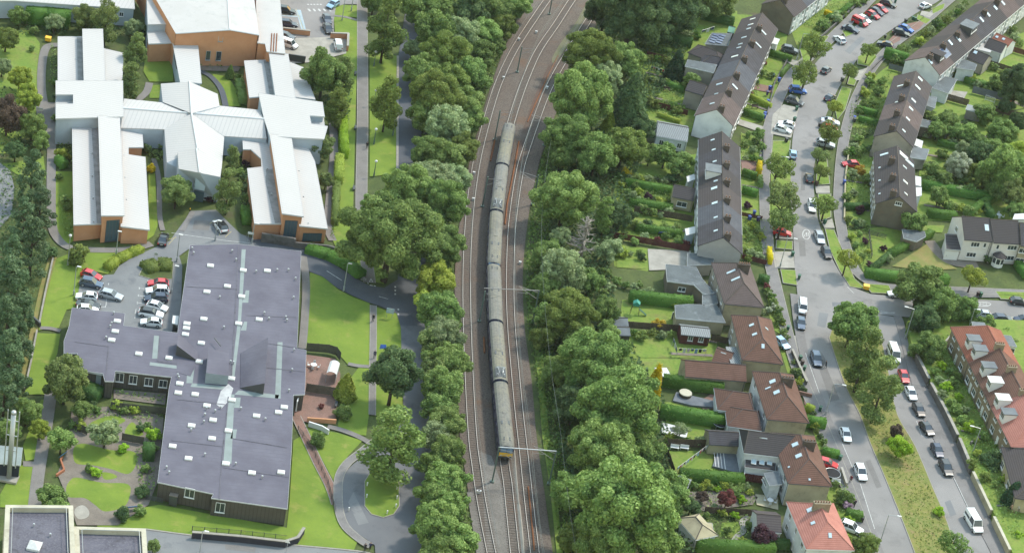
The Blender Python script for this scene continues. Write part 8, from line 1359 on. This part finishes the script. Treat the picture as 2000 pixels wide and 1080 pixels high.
bmz = MB(); bmz.box((0, 0, .45), (1.6, .45, .06)); bm1 = bmz.mesh('seat', WOOD); bmz = MB(); bmz.box((0, .22, .75), (1.6, .05, .45)); bm2 = bmz.mesh('backrest', WOOD); bmz = MB(); bmz.box((0, 0, .22), (.08, .42, .44)); bm3 = bmz.mesh('leg', WOOD)
def bench(x, y, rz, label, mat=WOOD):
 o = thing('bench', G(x, y), label, 'bench', None, rz); inst('seat', bm1, o, mat=mat); inst('backrest', bm2, o, mat=mat)
 for s in (-1, 1): inst('leg', bm3, o, (s * .7, 0, 0), mat=mat)
bench(1302, 178, .2, 'wooden bench on the lawn behind the upper west terrace'); bench(1317, 877, .1, 'left white bench by the bunting garden fence', WHITE); bench(1336, 878, .1, 'right white bench by the bunting garden fence', WHITE); bench(694, 146, 1.6, 'dark bench beside the north path, upper', DARKM); bench(694, 252, 1.6, 'dark bench beside the north path, middle', DARKM); bench(691, 370, 1.6, 'dark bench beside the north path, lower', DARKM); bench(656, 792, 1.6, 'dark bench at the side of the brick terrace', DARKM); bench(1474, 212, .3, 'bench in a terrace front garden'); bench(1632, 944, .1, 'white bench in front of the grey trampoline', WHITE)
def f_table(o):
 mb = MB(); mb.tube([(0, 0, .7), (0, 0, .75)], .6, 14); mb.build('table_top', WHITEP, o); mb = MB(); mb.tube([(0, 0, 0), (0, 0, .7)], .06, 6); mb.build('leg', WHITEP, o)
 for t in (0, 1.6, 3.1, 4.7): mb = MB(); mb.box((.95 * math.cos(t), .95 * math.sin(t), .43), (.42, .42, .05), t); mb.box((1.14 * math.cos(t), 1.14 * math.sin(t), .7), (.05, .42, .5), t); mb.build('chair_seat', WHITEP, o)
simple('patio_table', 1503, 982, 'white patio table with chairs on the cream patio', 'table', f_table); simple('patio_table', 612, 718, 'white patio table set on the brick terrace', 'table', f_table); simple('patio_table', 1950, 445 - 20, 'patio table under blue covers behind the white houses', 'table', f_table)
def f_shelter(o):
 mb = MB(); A = [(-.9, 1.6), (-.9, 2.1), (-.5, 2.45), (0, 2.55), (.5, 2.45), (.9, 2.1), (.9, 1.6)]
 for k in range(len(A) - 1): (y0, z0_), (y1, z1_) = A[k], A[k + 1]; mb.add([(y0, -1.9, z0_), (y0, 1.9, z0_), (y1, 1.9, z1_), (y1, -1.9, z1_)], [(0, 1, 2, 3)])
 mb.build('roof', WHITEP, o); mb = MB(); [mb.tube([(sx * .88, sy * 1.85, 0), (sx * .88, sy * 1.85, 1.7)], .05, 5) for sx in (-1, 1) for sy in (-1, 1)]; mb.build('frame', GREYM, o); mb = MB(); mb.box((.87, 0, .95), (.04, 3.7, 1.3)); mb.build('side_panel', GLASSP, o)
simple('smoking_shelter', 648, 737, 'white arched shelter on the brick terrace', 'shelter', f_shelter)
def f_planter(o): mb = MB(); mb.tube([(0, 0, 0), (0, 0, .5)], [.35, .5], 10); mb.build('tub', WOODR, o); inst('flowers', PROTO['shrub0'][2], o, (0, 0, .2), scale=(.42, .42, .4), mat=LF['red'])
simple('planter', 627, 797, 'round wooden planter with flowers on the brick terrace', 'planter', f_planter)
def f_grit(o): mb = MB(); mb.box((0, 0, .4), (1.2, .8, .8)); mb.build('bin_body', TRAINY, o); mb = MB(); mb.box((0, -.05, .86), (1.3, .9, .14), 0, 0, Matrix.Rotation(.15, 3, 'X')); mb.build('lid', TRAINY, o)
simple('grit_bin', 356, 980, 'yellow grit bin against the dark cladding', 'grit bin', f_grit); simple('grit_bin', 94, 80, 'yellow grit bin on the top of the west path', 'grit bin', f_grit); simple('grit_bin', 1691, 564, 'cream utility cabinet at the street corner', 'cabinet', f_grit)
def f_bigbin(o): mb = MB(); mb.box((0, 0, .95), (1.3, 1.1, 1.9)); mb.build('cabinet', DARKM, o); mb = MB(); mb.box((0, 0, 1.95), (1.45, 1.25, .12)); mb.build('top', TANPAVE, o)
simple('bin_store', 338, 983, 'dark bin store cabinet against the cladding', 'cabinet', f_bigbin)
def sign(x, y, label, txt=None, h=2.2, w=1.2, hh=.8, col=None):
 o = thing('sign', G(x, y), label, 'sign'); mb = MB()
 for s in (-1, 1): mb.tube([(s * w * .35, 0, 0), (s * w * .35, 0, h)], .04, 5)
 mb.build('post', GREYM, o); mb = MB(); mb.box((0, -.05, h - hh / 2), (w, .05, hh)); mb.build('panel', col or WHITE, o)
sign(760, 621, 'pale blue information sign on two posts at the junction', w=1.5, hh=1.1, col=MARKB); sign(303, 514, 'small grey direction sign in the car park', h=2.4, w=.6, hh=.6, col=GREYM); sign(488, 472, 'white notice sign by the east wing corner', w=1.2, hh=.5); sign(77, 222, 'white notice board beside the west path', w=1.3, hh=.7, h=1.4)
for x, y, lb, rz in ((1292, 460, 'blue plastic sheet frame in the red fence garden', .5), (123, 893, 'blue garden panel left in the sensory garden', 1.2), (258, 996, 'blue garden panel near the ball shrub', .5)):
 o = thing('garden_screen', G(x, y), lb, 'garden screen', None, rz); mb = MB(); mb.box((0, 0, .7), (1.7, .06, .9), 0, 0, Matrix.Rotation(.7, 3, 'X')); mb.build('panel', BINC['blue'] if 'sheet' in lb else paint('bright_blue', lin('3f8fd0', .6), .5), o); mb = MB(); mb.box((-.8, 0, .4), (.06, .06, .8)); mb.box((.8, 0, .4), (.06, .06, .8)); mb.build('post', WOOD, o)
o = thing('greenhouse', G(1330, 955), 'white-framed greenhouse frame at the edge of the wood', 'greenhouse', None, -.2); mb = MB()
for x in np.linspace(-1.2, 1.2, 4):
 for a, b in (((x, -1.5, 0), (x, -1.5, 1.6)), ((x, 1.5, 0), (x, 1.5, 1.6)), ((x, -1.5, 1.6), (x, 0, 2.5)), ((x, 1.5, 1.6), (x, 0, 2.5))): mb.tube([a, b], .05, 4)
for y, z in ((-1.5, 1.6), (1.5, 1.6), (0, 2.5)): mb.tube([(-1.2, y, z), (1.2, y, z)], .05, 4)
mb.build('frame', WHITE, o)
o = thing('blue_tarp', G(745, 707), 'blue plastic bag caught in the dark maple', 'bag'); mb = MB(); mb.add([(-.5, 0, 1.9), (.5, .1, 2.0), (.7, -.1, 1.0), (.1, -.3, 1.3), (-.6, -.1, .9), (0, .5, 1.5)], [(0, 1, 3), (1, 2, 3), (3, 4, 0), (0, 1, 5), (1, 2, 5), (4, 0, 5), (2, 3, 4, 5)]); mb.build('bag', paint('blue_bag', lin('4a78d8', .65), .5), o); o.location = G(746, 690, 4.5)
for i, (x, y) in enumerate(((717, 948), (716, 971), (775, 955), (775, 974), (773, 990), (756, 1003), (681, 997), (420, 395), (371, 413))):
 o = thing('bollard', G(x, y, .1), ('upper left white stub bollard on the turning island', 'lower left white stub bollard on the turning island', 'upper right white stub bollard on the turning island', 'middle right white stub bollard on the turning island', 'lower right white stub bollard on the turning island', 'white stub bollard at the island tip', 'small bollard on the turning pavement', 'yellow-banded bollard right of the porch', 'yellow-banded bollard left of the porch')[i], 'bollard', 'bollards'); mb = MB(); mb.tube([(0, 0, 0), (0, 0, .65)], .1, 8); mb.build('post', WHITEP if i < 7 else BLACK, o); mb = MB(); mb.tube([(0, 0, .5), (0, 0, .72)], .12, 8); mb.build('cap', WHITE if i < 7 else TRAINY, o)
o = thing('traffic_sign', G(559, 1078), 'white triangular sign on a thin post by the bottom road', 'sign'); mb = MB(); mb.tube([(0, 0, 0), (0, 0, 2.4)], .04, 5); mb.build('post', GREYM, o); mb = MB(); mb.add([(-.42, -.04, 2.0), (.42, -.04, 2.0), (0, -.04, 2.7), (-.42, .0, 2.0), (.42, 0, 2.0), (0, 0, 2.7)], [(0, 1, 2), (5, 4, 3), (0, 3, 4, 1), (1, 4, 5, 2), (2, 5, 3, 0)]); mb.build('plate', WHITE, o)
# ================================================================== PEOPLE
SKIN = paint('skin', (.45, .28, .2, 1), .6)
def person(x, y, top, legs, label, rz=0.0, hair='2a2320', bent=0.0, step=.12, z0=0.0):
 """one continuous skinned body with limbs, coloured by region"""
 me = bpy.data.meshes.new('person'); b = bent
 V = [(0, 0, .95), (0, b * .25, 1.2), (0, b * .5, 1.42), (0, b * .55 + .02, 1.52), (0, b * .65 + .04, 1.66),
         (.1, 0, .9), (.11, step, .5), (.11, step * .6, .09), (.11, step * .6 + .16, .05), (-.1, 0, .9), (-.11, -step * .6, .5), (-.11, -step * 1.5, .1), (-.11, -step * 1.5 + .15, .05),
         (.2, b * .48, 1.4), (.25, b * .5 + step * -.3, 1.13), (.25, b * .6 + .1, .88), (.26, b * .62 + .14, .78), (-.2, b * .48, 1.4), (-.25, b * .5 + step * .3, 1.13), (-.25, b * .6 + .14, .88), (-.26, b * .62 + .18, .78), (0, b * .7 + .05, 1.76)]
 E = [(0, 1), (1, 2), (2, 3), (3, 4), (4, 21), (0, 5), (5, 6), (6, 7), (7, 8), (0, 9), (9, 10), (10, 11), (11, 12), (2, 13), (13, 14), (14, 15), (15, 16), (2, 17), (17, 18), (18, 19), (19, 20)]
 Rr = [.15, .15, .15, .06, .105, .1, .075, .05, .045, .1, .075, .05, .045, .075, .055, .04, .035, .075, .055, .04, .035, .06]
 me.from_pydata(V, E, []); o = bpy.data.objects.new('person_tmp', me); COL.objects.link(o); m = o.modifiers.new('s', 'SKIN'); me.skin_vertices[0].data[0].use_root = True
 for i, r in enumerate(Rr): me.skin_vertices[0].data[i].radius = (r, r * (.75 if i in (0, 1, 2) else 1))
 sd = o.modifiers.new('d', 'SUBSURF'); sd.levels = 1; dg = bpy.context.evaluated_depsgraph_get(); me2 = bpy.data.meshes.new_from_object(o.evaluated_get(dg)); bpy.data.objects.remove(o)
 me2.name = 'person'; me2.materials.clear()
 for mm in (paint('cloth_top_' + label[:12], lin(top, .6), .85), paint('cloth_legs_' + label[:12], lin(legs, .6), .85), SKIN, paint('hair_' + label[:12], lin(hair, .6), .7), BLACK): me2.materials.append(mm)
 for p in me2.polygons:
  c = p.center; z = c.z; p.use_smooth = True
  p.material_index = 4 if z < .1 else 3 if z > 1.68 or (z > 1.6 and c.y < b * .65 + .0) else 2 if z > 1.5 or (abs(c.x) > .2 and z < .85 and z > .6) else 0 if z > .95 or abs(c.x) > .19 else 1
 q = inst('person', me2, None, G(x, y, z0), (0, 0, rz)); return tag(q, label, 'person')
person(716, 291, '25262c', '25262c', 'person in black walking on the north path', 0.1); person(728, 628, '20222a', '20222a', 'person in black walking up the lawn path', 3.0); person(731, 699, '2c2c60', '2a2c48', 'person in dark blue beside the maple on the lawn path', 3.1); person(693, 496, '26272c', '30323a', 'person in dark clothes under the huge tree by the hedge', .4); person(1612, 718, '2b2b33', '22242c', 'person in dark clothes washing the car in the street', 1.8, bent=.2); person(1660, 942, '7a2438', '2a2a32', 'person in red jacket walking on the main street pavement', 2.9); person(1572, 622, 'c9b7b0', '3a3c44', 'person in pale top loading the white van', 1.0, bent=.25); person(712, 1076, '2a2c34', '2a2c34', 'person in black with a round white board at the turning circle', .2); person(722, 1074, '28325c', '2a2c34', 'person in navy top at the turning circle', .3); person(1974, 1000, 'b08f70', '8d7a66', 'left gardener in tan clothes in the lower right garden', .5, bent=.35, z0=RZ - .1); person(1988, 1000, 'd8d4cc', '4a4c50', 'right gardener in white top in the lower right garden', 1.5, bent=.35, z0=RZ - .1); person(1668, 990, '3a2a3c', '2a2c34', 'person in dark coat at the hedge below the pink flowers', .5); person(1440, 892, '9c3a3c', '40424a', 'person in red sitting area by the white rear extension', .8)
hb = MB(); hb.box((50, 100, 124), (2600, 1500, 262)); hz = hb.build('haze', []); hz.data.materials.clear()
hm = bpy.data.materials.new('haze_air'); hm.use_nodes = True; hm.node_tree.nodes.clear(); ho = hm.node_tree.nodes.new('ShaderNodeOutputMaterial'); pv = hm.node_tree.nodes.new('ShaderNodeVolumePrincipled')
pv.inputs['Color'].default_value = (.9, .95, 1, 1); pv.inputs['Density'].default_value = .00003; pv.inputs['Anisotropy'].default_value = .2; hm.node_tree.links.new(pv.outputs[0], ho.inputs['Volume']); hz.data.materials.append(hm)
tag(hz, 'thin pale haze filling the air over the whole place', None, None, 'stuff')
